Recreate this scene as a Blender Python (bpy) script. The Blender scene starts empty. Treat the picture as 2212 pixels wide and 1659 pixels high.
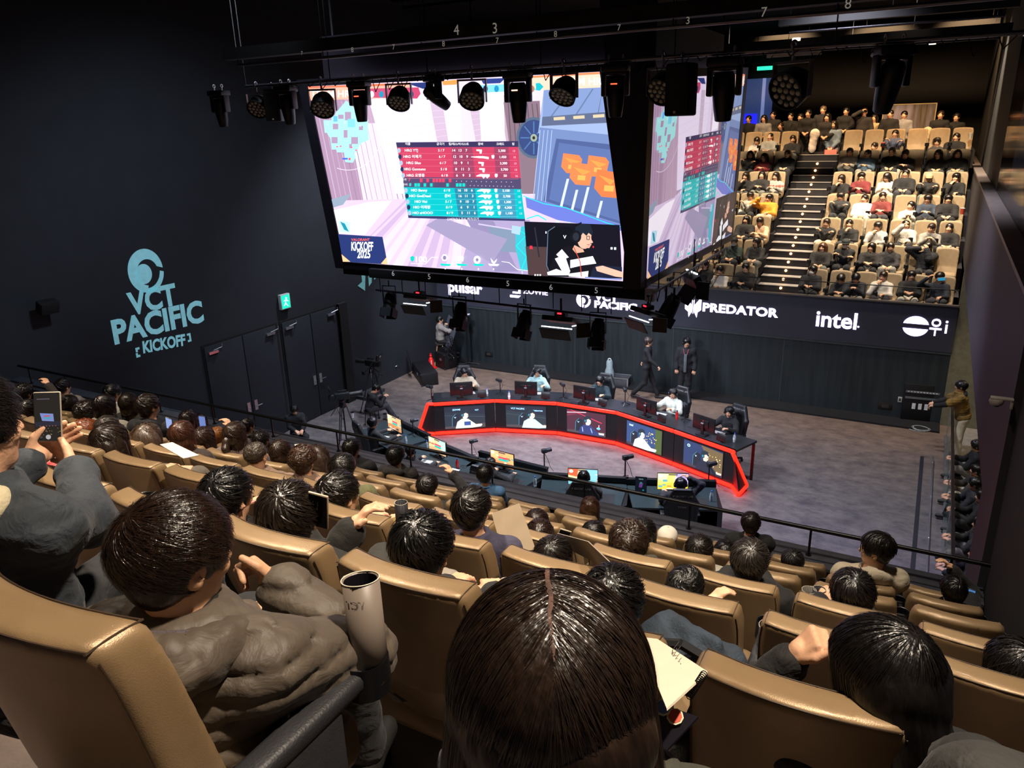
import bpy, bmesh, math, random
import numpy as np
from mathutils import Vector, Matrix, Euler
random.seed(7); RNG=np.random.default_rng(5)
SC=bpy.context.scene; COL=SC.collection; PI=math.pi
# ---------------------------------------------------------------- camera
F=1643.84; YAW,PITCH,ROLL=map(math.radians,(29.088,18.670,-1.679)); CAMH=7.8
_cy,_sy=math.cos(YAW),math.sin(YAW)
_fw=np.array([-_sy*math.cos(PITCH),_cy*math.cos(PITCH),-math.sin(PITCH)])
_rt=np.array([_cy,_sy,0.]); _up=np.cross(_rt,_fw)
_r2=_rt*math.cos(ROLL)+_up*math.sin(ROLL); _u2=-_rt*math.sin(ROLL)+_up*math.cos(ROLL)
RM=np.array([_r2,-_u2,_fw]); EYE=np.array([0,0,CAMH])
def ray(x,y): return RM.T@np.array([(x-1106)/F,(y-829.5)/F,1.])
def atz(x,y,z): d=ray(x,y); return EYE+d*(z-CAMH)/d[2]
def aty(x,y,Y): d=ray(x,y); return EYE+d*Y/d[1]
def atx(x,y,X): d=ray(x,y); return EYE+d*X/d[0]
def proj(P):
    q=RM@(np.asarray(P,float)-EYE); return q[0]/q[2]*F+1106,q[1]/q[2]*F+829.5,q[2]
cam=bpy.data.cameras.new('camera'); camo=bpy.data.objects.new('camera',cam); COL.objects.link(camo)
M=Matrix(((_r2[0],_u2[0],-_fw[0],0),(_r2[1],_u2[1],-_fw[1],0),(_r2[2],_u2[2],-_fw[2],CAMH),(0,0,0,1)))
camo.matrix_world=M; cam.sensor_width=36; cam.lens=F/2212*36; cam.clip_start=.05; cam.clip_end=200
SC.camera=camo
# ---------------------------------------------------------------- materials
_mats={}
def srgb(c):
    if isinstance(c,str):
        c=c.lstrip('#'); c=c if len(c)==6 else ''.join(k*2 for k in c); c=[int(c[i:i+2],16)/255 for i in (0,2,4)]
    return tuple((x/12.92 if x<=.04045 else ((x+.055)/1.055)**2.4) for x in c)
def mat(col,rough=.6,metal=0.,var=.12,vscale=8.,bump=0.,bscale=60.,emit=None,es=0.,spec=.5,name=None,coat=0.,sheen=0.,stretch=None,alpha=None,trans=0.,color2=None,wave=None,bdist=.01,dist=0.):
    key=(str(col),rough,metal,var,vscale,bump,bscale,str(emit),es,spec,coat,sheen,str(stretch),alpha,trans,str(color2),wave,bdist,dist)
    if key in _mats: return _mats[key]
    m=bpy.data.materials.new(name or 'surface'); m.use_nodes=True; nt=m.node_tree; N=nt.nodes; L=nt.links
    b=N['Principled BSDF']; c=srgb(col)
    b.inputs['Roughness'].default_value=rough; b.inputs['Metallic'].default_value=metal
    b.inputs['Specular IOR Level'].default_value=spec; b.inputs['Coat Weight'].default_value=coat
    b.inputs['Sheen Weight'].default_value=sheen; b.inputs['Transmission Weight'].default_value=trans
    if alpha is not None: b.inputs['Alpha'].default_value=alpha
    tc=N.new('ShaderNodeTexCoord'); src=tc.outputs['Object']
    if stretch:
        mp=N.new('ShaderNodeMapping'); mp.inputs['Scale'].default_value=stretch; L.new(src,mp.inputs[0]); src=mp.outputs[0]
    if var>0 or color2:
        n=N.new('ShaderNodeTexNoise'); n.inputs['Scale'].default_value=vscale; n.inputs['Detail'].default_value=4; L.new(src,n.inputs['Vector'])
        r=N.new('ShaderNodeValToRGB'); L.new(n.outputs[0],r.inputs[0])
        c2=srgb(color2) if color2 else tuple(min(1,x*(1+var)) for x in c)
        c1=c if color2 else tuple(x*(1-var) for x in c)
        r.color_ramp.elements[0].position=.35; r.color_ramp.elements[1].position=.65
        r.color_ramp.elements[0].color=(*c1,1); r.color_ramp.elements[1].color=(*c2,1); L.new(r.outputs[0],b.inputs['Base Color'])
    else: b.inputs['Base Color'].default_value=(*c,1)
    if bump>0:
        n2=N.new('ShaderNodeTexNoise'); n2.inputs['Scale'].default_value=bscale; n2.inputs['Detail'].default_value=4; n2.inputs['Distortion'].default_value=dist; L.new(src,n2.inputs['Vector'])
        bp=N.new('ShaderNodeBump'); bp.inputs['Strength'].default_value=bump; bp.inputs['Distance'].default_value=bdist
        L.new(n2.outputs[0],bp.inputs['Height']); L.new(bp.outputs[0],b.inputs['Normal'])
    if emit is not None:
        b.inputs['Emission Color'].default_value=(*srgb(emit),1); b.inputs['Emission Strength'].default_value=es
    _mats[key]=m; return m
def attr_emit(name,strength,base=0.02):
    m=bpy.data.materials.new(name); m.use_nodes=True; N=m.node_tree.nodes; L=m.node_tree.links
    b=N['Principled BSDF']; a=N.new('ShaderNodeAttribute'); a.attribute_name='Col'
    b.inputs['Base Color'].default_value=(base,base,base,1); b.inputs['Roughness'].default_value=.4
    L.new(a.outputs['Color'],b.inputs['Emission Color']); b.inputs['Emission Strength'].default_value=strength
    return m
def hairmat(col,rough=.33,seed=0):
    key=('hair',col,rough)
    if key in _mats: return _mats[key]
    m=bpy.data.materials.new('hair_surface'); m.use_nodes=True; N=m.node_tree.nodes; L=m.node_tree.links
    b=N['Principled BSDF']; c=srgb(col); b.inputs['Roughness'].default_value=rough
    tc=N.new('ShaderNodeTexCoord'); n=N.new('ShaderNodeTexNoise'); n.inputs['Scale'].default_value=90; n.inputs['Detail'].default_value=2
    mp=N.new('ShaderNodeMapping'); mp.inputs['Scale'].default_value=(1,1,.25); L.new(tc.outputs['Object'],mp.inputs[0]); L.new(mp.outputs[0],n.inputs['Vector'])
    r=N.new('ShaderNodeValToRGB'); L.new(n.outputs[0],r.inputs[0])
    r.color_ramp.elements[0].position=.3; r.color_ramp.elements[1].position=.7
    r.color_ramp.elements[0].color=(*[x*.55 for x in c],1); r.color_ramp.elements[1].color=(*[min(1,x*1.5) for x in c],1)
    L.new(r.outputs[0],b.inputs['Base Color']); b.inputs['Specular IOR Level'].default_value=.55
    bp=N.new('ShaderNodeBump'); bp.inputs['Strength'].default_value=.6; bp.inputs['Distance'].default_value=.004; L.new(n.outputs[0],bp.inputs['Height']); L.new(bp.outputs[0],b.inputs['Normal'])
    _mats[key]=m; return m
def cloth(c,r=.85,b=.55,sc=11,d=.03): return mat(c,r,0,.12,9,b,sc,bdist=d,dist=.6,sheen=.05)
SKIN=mat('#dba988',.5,0,.08,20,.1,150,spec=.4,name='skin')
SKIN2=mat('#c99a78',.5,0,.08,20,.1,150,spec=.4,name='skin_tan')
LIP=mat('#a8615a',.45,name='lips'); BROW=mat('#1c1512',.6,name='brow_hair'); EYEM=mat('#14100f',.2,0,0,name='eye_dark')
# ---------------------------------------------------------------- object helpers
def link(o,parent=None):
    COL.objects.link(o)
    if parent is not None: o.parent=parent
    return o
def tag(o,label=None,cat=None,group=None,kind=None):
    if label: o['label']=label
    if cat: o['category']=cat
    if group: o['group']=group
    if kind: o['kind']=kind
    return o
def empty(name,loc=(0,0,0),rz=0.,s=1.,label=None,cat=None,group=None):
    o=bpy.data.objects.new(name,None); o.empty_display_size=.1; COL.objects.link(o); o.location=loc; o.rotation_euler=(0,0,rz); o.scale=(s,s,s)
    return tag(o,label,cat,group)
def npmesh(name,V,Fq,mi=None,smooth=True):
    """fast mesh from arrays; Fq: (n,4) or (n,3) int or list of arrays"""
    me=bpy.data.meshes.new(name); V=np.asarray(V,np.float32)
    me.vertices.add(len(V)); me.vertices.foreach_set('co',V.ravel())
    Fq=np.asarray(Fq,np.int32); n,k=Fq.shape
    me.loops.add(n*k); me.loops.foreach_set('vertex_index',Fq.ravel())
    me.polygons.add(n); me.polygons.foreach_set('loop_start',np.arange(0,n*k,k,dtype=np.int32))
    if mi is not None: me.polygons.foreach_set('material_index',np.asarray(mi,np.int32))
    if smooth: me.polygons.foreach_set('use_smooth',np.ones(n,bool))
    me.update(calc_edges=True); me.validate(); return me
def mobj(name,me,m=None,parent=None,own=False):
    o=bpy.data.objects.new(name,me)
    if m is not None:
        if own:
            if len(me.materials)==0: me.materials.append(None)
            o.material_slots[0].link='OBJECT'; o.material_slots[0].material=m
        elif len(me.materials)==0: me.materials.append(m)
    return link(o,parent)
class MB:
    """collects simple solids and links them as ONE mesh object"""
    def __init__(s): s.bm=bmesh.new(); s.T=Matrix.Identity(4)
    def _add(s,geo_verts,M=None):
        T=s.T@(M if M is not None else Matrix.Identity(4)); bmesh.ops.transform(s.bm,matrix=T,verts=geo_verts); return geo_verts
    def box(s,c,d,rot=None,bev=0.,seg=2):
        r=bmesh.ops.create_cube(s.bm,size=1); vs=r['verts']
        bmesh.ops.scale(s.bm,vec=d,verts=vs)
        if bev>0:
            es=list({e for v in vs for e in v.link_edges}); rr=bmesh.ops.bevel(s.bm,geom=es,offset=bev,segments=seg,profile=.5,affect='EDGES'); 
            vs=list({v for f in rr['faces'] for v in f.verts}|set(v for v in vs if v.is_valid))
        Mx=Matrix.Translation(c)@(rot.to_4x4() if rot is not None else Matrix.Identity(4))
        return s._add(vs,Mx)
    def boxb(s,lo,hi,bev=0.):
        lo=Vector(lo);hi=Vector(hi); return s.box((lo+hi)/2,hi-lo,None,bev)
    def cyl(s,a,b,r,r2=None,n=12,caps=True):
        a=Vector(a);b=Vector(b); d=b-a; L=d.length
        rr=bmesh.ops.create_cone(s.bm,cap_ends=caps,segments=n,radius1=r,radius2=r if r2 is None else r2,depth=L)
        q=Vector((0,0,1)).rotation_difference(d.normalized()) if L>0 else None
        return s._add(rr['verts'],Matrix.Translation((a+b)/2)@q.to_matrix().to_4x4())
    def tube(s,pts,r,n=6):
        for a,b in zip(pts[:-1],pts[1:]):
            if (Vector(b)-Vector(a)).length>1e-5: s.cyl(a,b,r,n=n)
        return s
    def sph(s,c,r,sc=(1,1,1),u=14,v=10,rot=None):
        rr=bmesh.ops.create_uvsphere(s.bm,u_segments=u,v_segments=v,radius=r)
        Mx=Matrix.Translation(c)@(rot.to_4x4() if rot is not None else Matrix.Identity(4))@Matrix.Diagonal((*sc,1))
        return s._add(rr['verts'],Mx)
    def torus(s,c,R,r,rot=None,n=20,m=8,a0=0,a1=2*PI):
        vs=[];full=abs(a1-a0-2*PI)<1e-3; cnt=n if full else n+1
        for i in range(cnt):
            a=a0+(a1-a0)*i/n; ring=[]
            for j in range(m):
                t=2*PI*j/m; ring.append(s.bm.verts.new(((R+r*math.cos(t))*math.cos(a),(R+r*math.cos(t))*math.sin(a),r*math.sin(t))))
            vs.append(ring)
        for i in range(n if full else n):
            A=vs[i];B=vs[(i+1)%cnt]
            for j in range(m): s.bm.faces.new((A[j],B[j],B[(j+1)%m],A[(j+1)%m]))
        Mx=Matrix.Translation(c)@(rot.to_4x4() if rot is not None else Matrix.Identity(4))
        return s._add([v for r_ in vs for v in r_],Mx)
    def prism(s,pts,z0,z1,M=None):
        """polygon in xy extruded z0..z1"""
        lo=[s.bm.verts.new((x,y,z0)) for x,y in pts]; hi=[s.bm.verts.new((x,y,z1)) for x,y in pts]; n=len(pts)
        s.bm.faces.new(lo[::-1]); s.bm.faces.new(hi)
        for i in range(n): s.bm.faces.new((lo[i],lo[(i+1)%n],hi[(i+1)%n],hi[i]))
        return s._add(lo+hi,M)
    def lathe(s,prof,c=(0,0,0),n=20,rot=None):
        rings=[[s.bm.verts.new((r*math.cos(2*PI*i/n),r*math.sin(2*PI*i/n),z)) for i in range(n)] for r,z in prof]
        for A,B in zip(rings[:-1],rings[1:]):
            for i in range(n): s.bm.faces.new((A[i],A[(i+1)%n],B[(i+1)%n],B[i]))
        Mx=Matrix.Translation(c)@(rot.to_4x4() if rot is not None else Matrix.Identity(4))
        return s._add([v for r_ in rings for v in r_],Mx)
    def quad(s,a,b,c,d):
        s.bm.faces.new([s.bm.verts.new(s.T@Vector(p)) for p in (a,b,c,d)])
    def mesh(s,name,smooth=None):
        bmesh.ops.recalc_face_normals(s.bm,faces=s.bm.faces[:])
        me=bpy.data.meshes.new(name); s.bm.to_mesh(me); s.bm.free()
        if smooth is not None:
            me.polygons.foreach_set('use_smooth',[True]*len(me.polygons))
            try: me.set_sharp_from_angle(angle=smooth)
            except Exception: pass
        return me
    def build(s,name,m,parent=None,smooth=.7,**kw):
        return tag(mobj(name,s.mesh(name,smooth),m,parent),**kw)
def copy_tree(o,parent=None):
    c=o.copy(); COL.objects.link(c); c.parent=parent
    for ch in list(KIDS.get(o.name,())) or [x for x in o.children]: copy_tree(ch,c)
    return c
KIDS={}
def text_mesh(s,size=1.,bold=0.,shear=0.,align='CENTER',space=1.):
    cu=bpy.data.curves.new('t','FONT'); cu.body=s; cu.size=size; cu.offset=bold; cu.shear=shear; cu.align_x=align; cu.align_y='CENTER'; cu.space_character=space; cu.resolution_u=3
    o=bpy.data.objects.new('t',cu); COL.objects.link(o)
    dg=bpy.context.evaluated_depsgraph_get(); dg.update()
    me=bpy.data.meshes.new_from_object(o.evaluated_get(dg)); bpy.data.objects.remove(o); bpy.data.curves.remove(cu)
    V=np.zeros(len(me.vertices)*3); me.vertices.foreach_get('co',V); V=V.reshape(-1,3)
    Fs=[tuple(p.vertices) for p in me.polygons]; bpy.data.meshes.remove(me); return V[:,:2],Fs
class Canvas:
    """flat picture: coloured polygons in uv (0..1, v up)"""
    def __init__(s,aspect=16/9,H=None): s.P=[]; s.asp=aspect; s.lay=0; s.H=H
    def map(s,pts):
        if s.H is None: return [tuple(p) for p in pts]
        out=[]
        for x,y in pts:
            q=s.H@np.array([x,y,1.]); out.append((q[0]/q[2],q[1]/q[2]))
        return out
    def poly(s,pts,col,a=1): s.lay+=1; s.P.append((s.map(pts),srgb(col),s.lay)); return s
    def rect(s,x0,y0,x1,y1,col): return s.poly([(x0,y0),(x1,y0),(x1,y1),(x0,y1)],col)
    def circ(s,x,y,rx,ry,col,n=20,a0=0,a1=2*PI): return s.poly([(x+rx*math.cos(a0+(a1-a0)*i/n),y+ry*math.sin(a0+(a1-a0)*i/n)) for i in range(n)],col)
    def line(s,pts,w,col):
        s.lay+=1
        for (x0,y0),(x1,y1) in zip(pts[:-1],pts[1:]):
            dx,dy=x1-x0,y1-y0; L=math.hypot(dx,dy) or 1; nx,ny=-dy/L*w/2,dx/L*w/2
            s.P.append((s.map([(x0+nx,y0+ny),(x1+nx,y1+ny),(x1-nx,y1-ny),(x0-nx,y0-ny)]),srgb(col),s.lay))
    def text(s,t,x,y,size,col,bold=0.,shear=0.,align='CENTER',ang=0.,flipy=True,sx=1.,space=1.):
        V,Fs=text_mesh(t,size,bold*size,shear,align,space); s.lay+=1
        W=[(x+sx*p,y-q if flipy else y+q) for p,q in V]
        W=s.map(W)
        for fc in Fs: s.P.append(([W[i] for i in fc],srgb(col),s.lay))
    def mesh(s,name,corners,off=.00015):
        TL,TR,BR,BL=[np.array(c,float) for c in corners]
        n=np.cross(TR-TL,BL-TL); n=-n/np.linalg.norm(n)
        V=[];Fc=[];C=[]; base=0
        for pts,c,lay in s.P:
            idx=[]
            for u,v in pts:
                u=min(1,max(0,u)); v=min(1,max(0,v))
                p=(BL*(1-u)+BR*u)*(1-v)+(TL*(1-u)+TR*u)*v - n*(-off*lay); V.append(p); idx.append(base); base+=1
            Fc.append(idx); C.append(c)
        # orient normals outward
        me=bpy.data.meshes.new(name); me.from_pydata([tuple(p) for p in V],[],Fc); 
        ca=me.color_attributes.new('Col','FLOAT_COLOR','CORNER'); buf=np.ones((len(me.loops),4),np.float32)
        for p,c in zip(me.polygons,C):
            for li in p.loop_indices: buf[li,:3]=c
        ca.data.foreach_set('color',buf.ravel()); me.update(); return me
def homog(src,dst):
    A=[];b=[]
    for (x,y),(u,v) in zip(src,dst):
        A.append([x,y,1,0,0,0,-u*x,-u*y]); b.append(u); A.append([0,0,0,x,y,1,-v*x,-v*y]); b.append(v)
    h=np.linalg.solve(np.array(A,float),np.array(b,float)); return np.append(h,1).reshape(3,3)
# ---------------------------------------------------------------- implicit surfaces -> meshes
def axis(lo,hi,h,bands):
    out=[lo]; x=lo
    while x<hi:
        st=h
        for a,b,f in bands:
            if a-.01<=x<=b: st=min(st,f)
            elif x<a and a-x<h*1.5: st=min(st,max(f,(a-x)*.7+f*.3))
        x+=st; out.append(x)
    return np.array(out,np.float32)
class Field:
    def __init__(s,lo,hi,h,fine=()):
        s.ax=[axis(lo[i],hi[i],h,[(c[i]-r,c[i]+r,f) for c,r,f in fine]) for i in range(3)]
        s.F=np.full([len(a) for a in s.ax],1.,np.float32)
    def sl(s,lo,hi):
        S=[slice(max(0,np.searchsorted(a,l)-1),min(len(a),np.searchsorted(a,h)+1)) for a,l,h in zip(s.ax,lo,hi)]
        g=np.ix_(*[a[q] for a,q in zip(s.ax,S)]); return tuple(S),g
    def _mix(s,S,d,k,sub):
        A=s.F[S]
        if sub:
            d=-d
            if k>0: hh=np.maximum(k-np.abs(A-d),0)/k; s.F[S]=np.maximum(A,d)+hh*hh*k*.25
            else: s.F[S]=np.maximum(A,d)
        else:
            if k>0: hh=np.maximum(k-np.abs(A-d),0)/k; s.F[S]=np.minimum(A,d)-hh*hh*k*.25
            else: s.F[S]=np.minimum(A,d)
    def rc(s,a,b,ra,rb=None,k=.02,sub=False):
        a=np.asarray(a,np.float32);b=np.asarray(b,np.float32); rb=ra if rb is None else rb
        m=max(ra,rb)+k+.06; S,(X,Y,Z)=s.sl(np.minimum(a,b)-m,np.maximum(a,b)+m)
        ba=b-a; L=float(ba@ba)+1e-9
        t=np.clip(((X-a[0])*ba[0]+(Y-a[1])*ba[1]+(Z-a[2])*ba[2])/L,0,1)
        d=np.sqrt((X-a[0]-t*ba[0])**2+(Y-a[1]-t*ba[1])**2+(Z-a[2]-t*ba[2])**2)-(ra+(rb-ra)*t)
        s._mix(S,d,k,sub); return s
    def ell(s,c,r,R=None,k=.02,sub=False):
        c=np.asarray(c,np.float32); r=np.asarray(r,np.float32); m=float(r.max())+k+.06
        S,(X,Y,Z)=s.sl(c-m,c+m); x,y,z=X-c[0],Y-c[1],Z-c[2]
        if R is not None:
            R=np.asarray(R,np.float32); x,y,z=(x*R[0,0]+y*R[1,0]+z*R[2,0],x*R[0,1]+y*R[1,1]+z*R[2,1],x*R[0,2]+y*R[1,2]+z*R[2,2])
        k0=np.sqrt((x/r[0])**2+(y/r[1])**2+(z/r[2])**2); k1=np.sqrt((x/r[0]**2)**2+(y/r[1]**2)**2+(z/r[2]**2)**2)+1e-6
        s._mix(S,k0*(k0-1)/k1,k,sub); return s
    def box(s,c,r,R=None,k=.0,sub=False,rd=.01):
        c=np.asarray(c,np.float32); r=np.asarray(r,np.float32); m=float(np.linalg.norm(r))+k+.03
        S,(X,Y,Z)=s.sl(c-m,c+m); x,y,z=X-c[0],Y-c[1],Z-c[2]
        if R is not None:
            R=np.asarray(R,np.float32); x,y,z=(x*R[0,0]+y*R[1,0]+z*R[2,0],x*R[0,1]+y*R[1,1]+z*R[2,1],x*R[0,2]+y*R[1,2]+z*R[2,2])
        qx,qy,qz=np.abs(x)-r[0]+rd,np.abs(y)-r[1]+rd,np.abs(z)-r[2]+rd
        d=np.sqrt(np.maximum(qx,0)**2+np.maximum(qy,0)**2+np.maximum(qz,0)**2)+np.minimum(np.maximum(qx,np.maximum(qy,qz)),0)-rd
        s._mix(S,d,k,sub); return s
    def disp(s,fn):
        X,Y,Z=np.ix_(*s.ax); s.F+=fn(X,Y,Z); return s
    def cutplane(s,p,n):
        X,Y,Z=np.ix_(*s.ax); s.F=np.maximum(s.F,(X-p[0])*n[0]+(Y-p[1])*n[1]+(Z-p[2])*n[2]); return s
    def mesh(s):
        Fd=s.F; sg=Fd<0
        Fd[0]=np.maximum(Fd[0],.01);Fd[-1]=np.maximum(Fd[-1],.01);Fd[:,0]=np.maximum(Fd[:,0],.01);Fd[:,-1]=np.maximum(Fd[:,-1],.01);Fd[:,:,0]=np.maximum(Fd[:,:,0],.01);Fd[:,:,-1]=np.maximum(Fd[:,:,-1],.01)
        sg=Fd<0; n=[k-1 for k in Fd.shape]
        cs=[(i,j,k) for i in (0,1) for j in (0,1) for k in (0,1)]
        cnt=np.zeros(n,np.int8)
        for i,j,k in cs: cnt+=sg[i:i+n[0],j:j+n[1],k:k+n[2]]
        act=(cnt>0)&(cnt<8); I=np.argwhere(act)
        if len(I)==0: return np.zeros((0,3)),np.zeros((0,4),int)
        vid=np.full(n,-1,np.int32); vid[act]=np.arange(len(I))
        fv=np.stack([Fd[I[:,0]+i,I[:,1]+j,I[:,2]+k] for i,j,k in cs],1)
        P=np.zeros((len(I),3),np.float32); W=np.zeros(len(I),np.float32); ca=np.array(cs,np.float32)
        for a in range(8):
            for b in range(a+1,8):
                if abs(ca[a]-ca[b]).sum()!=1: continue
                m=(fv[:,a]<0)!=(fv[:,b]<0); t=np.where(m,fv[:,a]/np.where(m,fv[:,a]-fv[:,b],1),0)
                P+=m[:,None]*(ca[a]+t[:,None]*(ca[b]-ca[a])); W+=m
        P/=W[:,None]
        out=np.stack([s.ax[d][I[:,d]]+P[:,d]*(s.ax[d][I[:,d]+1]-s.ax[d][I[:,d]]) for d in range(3)],1)
        Q=[]
        for d in range(3):
            e=[1,2,0][d],[2,0,1][d]
            A=np.moveaxis(sg,[d,e[0],e[1]],[0,1,2]); B=np.moveaxis(vid,[d,e[0],e[1]],[0,1,2])
            ch=A[1:,1:-1,1:-1]!=A[:-1,1:-1,1:-1]; J=np.argwhere(ch); i,j,k=J[:,0],J[:,1]+1,J[:,2]+1
            q=np.stack([B[i,j-1,k-1],B[i,j,k-1],B[i,j,k],B[i,j-1,k]],1)
            fl=~A[i,j,k]; q[fl]=q[fl][:,::-1]; Q.append(q)
        Q=np.concatenate(Q); Q=Q[(Q>=0).all(1)]
        return out,Q
def nz(X,Y,Z,f,seed=0,o=3):
    r=np.random.default_rng(seed); v=0; a=1.
    for i in range(o):
        d=r.normal(size=3); d/=np.linalg.norm(d); e=r.normal(size=3); e/=np.linalg.norm(e); p=r.uniform(0,6,2)
        v=v+a*np.sin(f*(d[0]*X+d[1]*Y+d[2]*Z)+p[0]+1.3*np.sin(f*.7*(e[0]*X+e[1]*Y+e[2]*Z)+p[1])); a*=.6; f*=1.7
    return v
def rotm(yaw=0,pitch=0,roll=0):  # yaw about z (left +), pitch about x (down = -), roll about y
    return np.array(Euler((pitch,roll,yaw),'XYZ').to_matrix())
def ik(S,T,l1,l2,pole):
    S=np.array(S,float);T=np.array(T,float);d=T-S;L=np.linalg.norm(d)
    mx=(l1+l2)*.985
    if L>mx: d=d*mx/L; L=mx; T=S+d
    u=d/L; pole=np.array(pole,float); pole=pole-u*(pole@u); pole/=np.linalg.norm(pole)+1e-9
    a=(l1*l1-l2*l2+L*L)/(2*L); h=math.sqrt(max(l1*l1-a*a,0)); return S+u*a+pole*h,T
POSES={
 'lap':  dict(w=[(-.09,.36,.64),(.10,.35,.64)]),
 'arms': dict(w=[(-.25,.30,.70),(.26,.30,.70)]),
 'phone':dict(w=[(-.08,.34,.72),(.09,.34,.73)]),
 'chin': dict(w=[(-.08,.34,.66),(.05,.19,-.17)],rel=[0,1]),
 'cross':dict(w=[(.10,.21,.84),(-.11,.24,.80)]),
 'lean': dict(w=[(-.05,.42,.78),(.06,.42,.78)],rec=16),
 'up':   dict(w=[(-.08,.34,.66),(.10,.30,.02)],rel=[0,1]),
 'desk': dict(w=[(-.20,.42,.80),(.20,.42,.80)],rec=4),
 'mask': dict(w=[(-.07,.17,-.02),(.10,.16,-.02)],rel=[1,1]),
}
def skeleton(pose='lap',h=1.07,hy=0.,hp=0.,hr=0.,rec=None,hipz=.49,stand=False,legs=None,wr=None,turn=0.,side=0.,wide=.0,step=0.,rel=None):
    P=POSES.get(pose,{}); rec=P.get('rec',-11) if rec is None else rec
    J={}; pel=np.array([0,0,hipz]); a=math.radians(rec)
    hd=rotm(hy,hp,hr)
    # choose torso length so that the head centre stands at h
    base=np.array([math.sin(side),math.sin(a)*math.cos(side),math.cos(a)*math.cos(side)])
    neck_up=hd@np.array([0,-.015,.15]); T=(h-hipz-neck_up[2])/base[2]; T=min(max(T,.34),.62)
    N=pel+base*T; Hc=N+neck_up+np.array([0,.02,0])
    J.update(pel=pel,base=base,N=N,H=Hc,hd=hd,T=T)
    tw=rotm(turn); sh=[N-base*.05+tw@np.array([sx*.175,0,-.01]) for sx in (-1,1)]; J['sh']=sh
    W=wr if wr is not None else P['w']; rl=rel if rel is not None else P.get('rel',[0,0]); el=[];wv=[]
    for i,sx in enumerate((-1,1)):
        t=np.array(W[i],float)
        if rl[i]: t=Hc+rotm(hy)@t
        elif not stand and wr is None: t=t*np.array([1,1,1])+np.array([0,0,(hipz-.53)])
        e,w=ik(sh[i],t,.275,.245,(sx*.6,-.35,-.8)); el.append(e); wv.append(w)
    J['el']=el;J['w']=wv
    hips=[pel+np.array([sx*.085,0.0,-.02]) for sx in (-1,1)]; J['hip']=hips; kn=[];an=[]
    for i,sx in enumerate((-1,1)):
        if legs is not None: k,t=legs[i]; k=np.array(k,float); t=np.array(t,float)
        elif stand: k=np.array([sx*.10,.03+step*sx*.14,.48]); t=np.array([sx*.11,step*sx*.30-.02,.09])
        else: k=np.array([sx*(.13+wide),.44,.53]); t=np.array([sx*(.13+wide*.6),.50,.09])
        kn.append(k); an.append(t)
    J['kn']=kn;J['an']=an; J['stand']=stand
    return J
def hand_prims(w,e,inn,curl=.5,s=1.):
    """palm + 5 fingers as capsules; inn = palm-facing direction"""
    d=w-e; d/=np.linalg.norm(d)+1e-9; inn=np.array(inn,float); inn=inn-d*(inn@d); inn/=np.linalg.norm(inn)+1e-9; sd=np.cross(d,inn)
    out=[(w,w+d*.03*s,.026*s,.03*s)]; pc=w+d*.055*s
    for q in (-1.5,-.5,.5,1.5): out.append((w+d*.02*s+sd*q*.012*s,w+d*.085*s+sd*q*.019*s,.016*s,.013*s))
    for q,L in zip((-1.5,-.5,.5,1.5),(.062,.075,.08,.07)):
        a=w+d*.085*s+sd*q*.0195*s; c=curl; b=a+(d*math.cos(c)+inn*math.sin(c))*L*.5*s; c2=c*2.3; cc=b+(d*math.cos(c2)+inn*math.sin(c2))*L*.55*s
        out+= [(a,b,.0105*s,.0095*s),(b,cc,.0095*s,.008*s)]
    return out,sd
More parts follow.
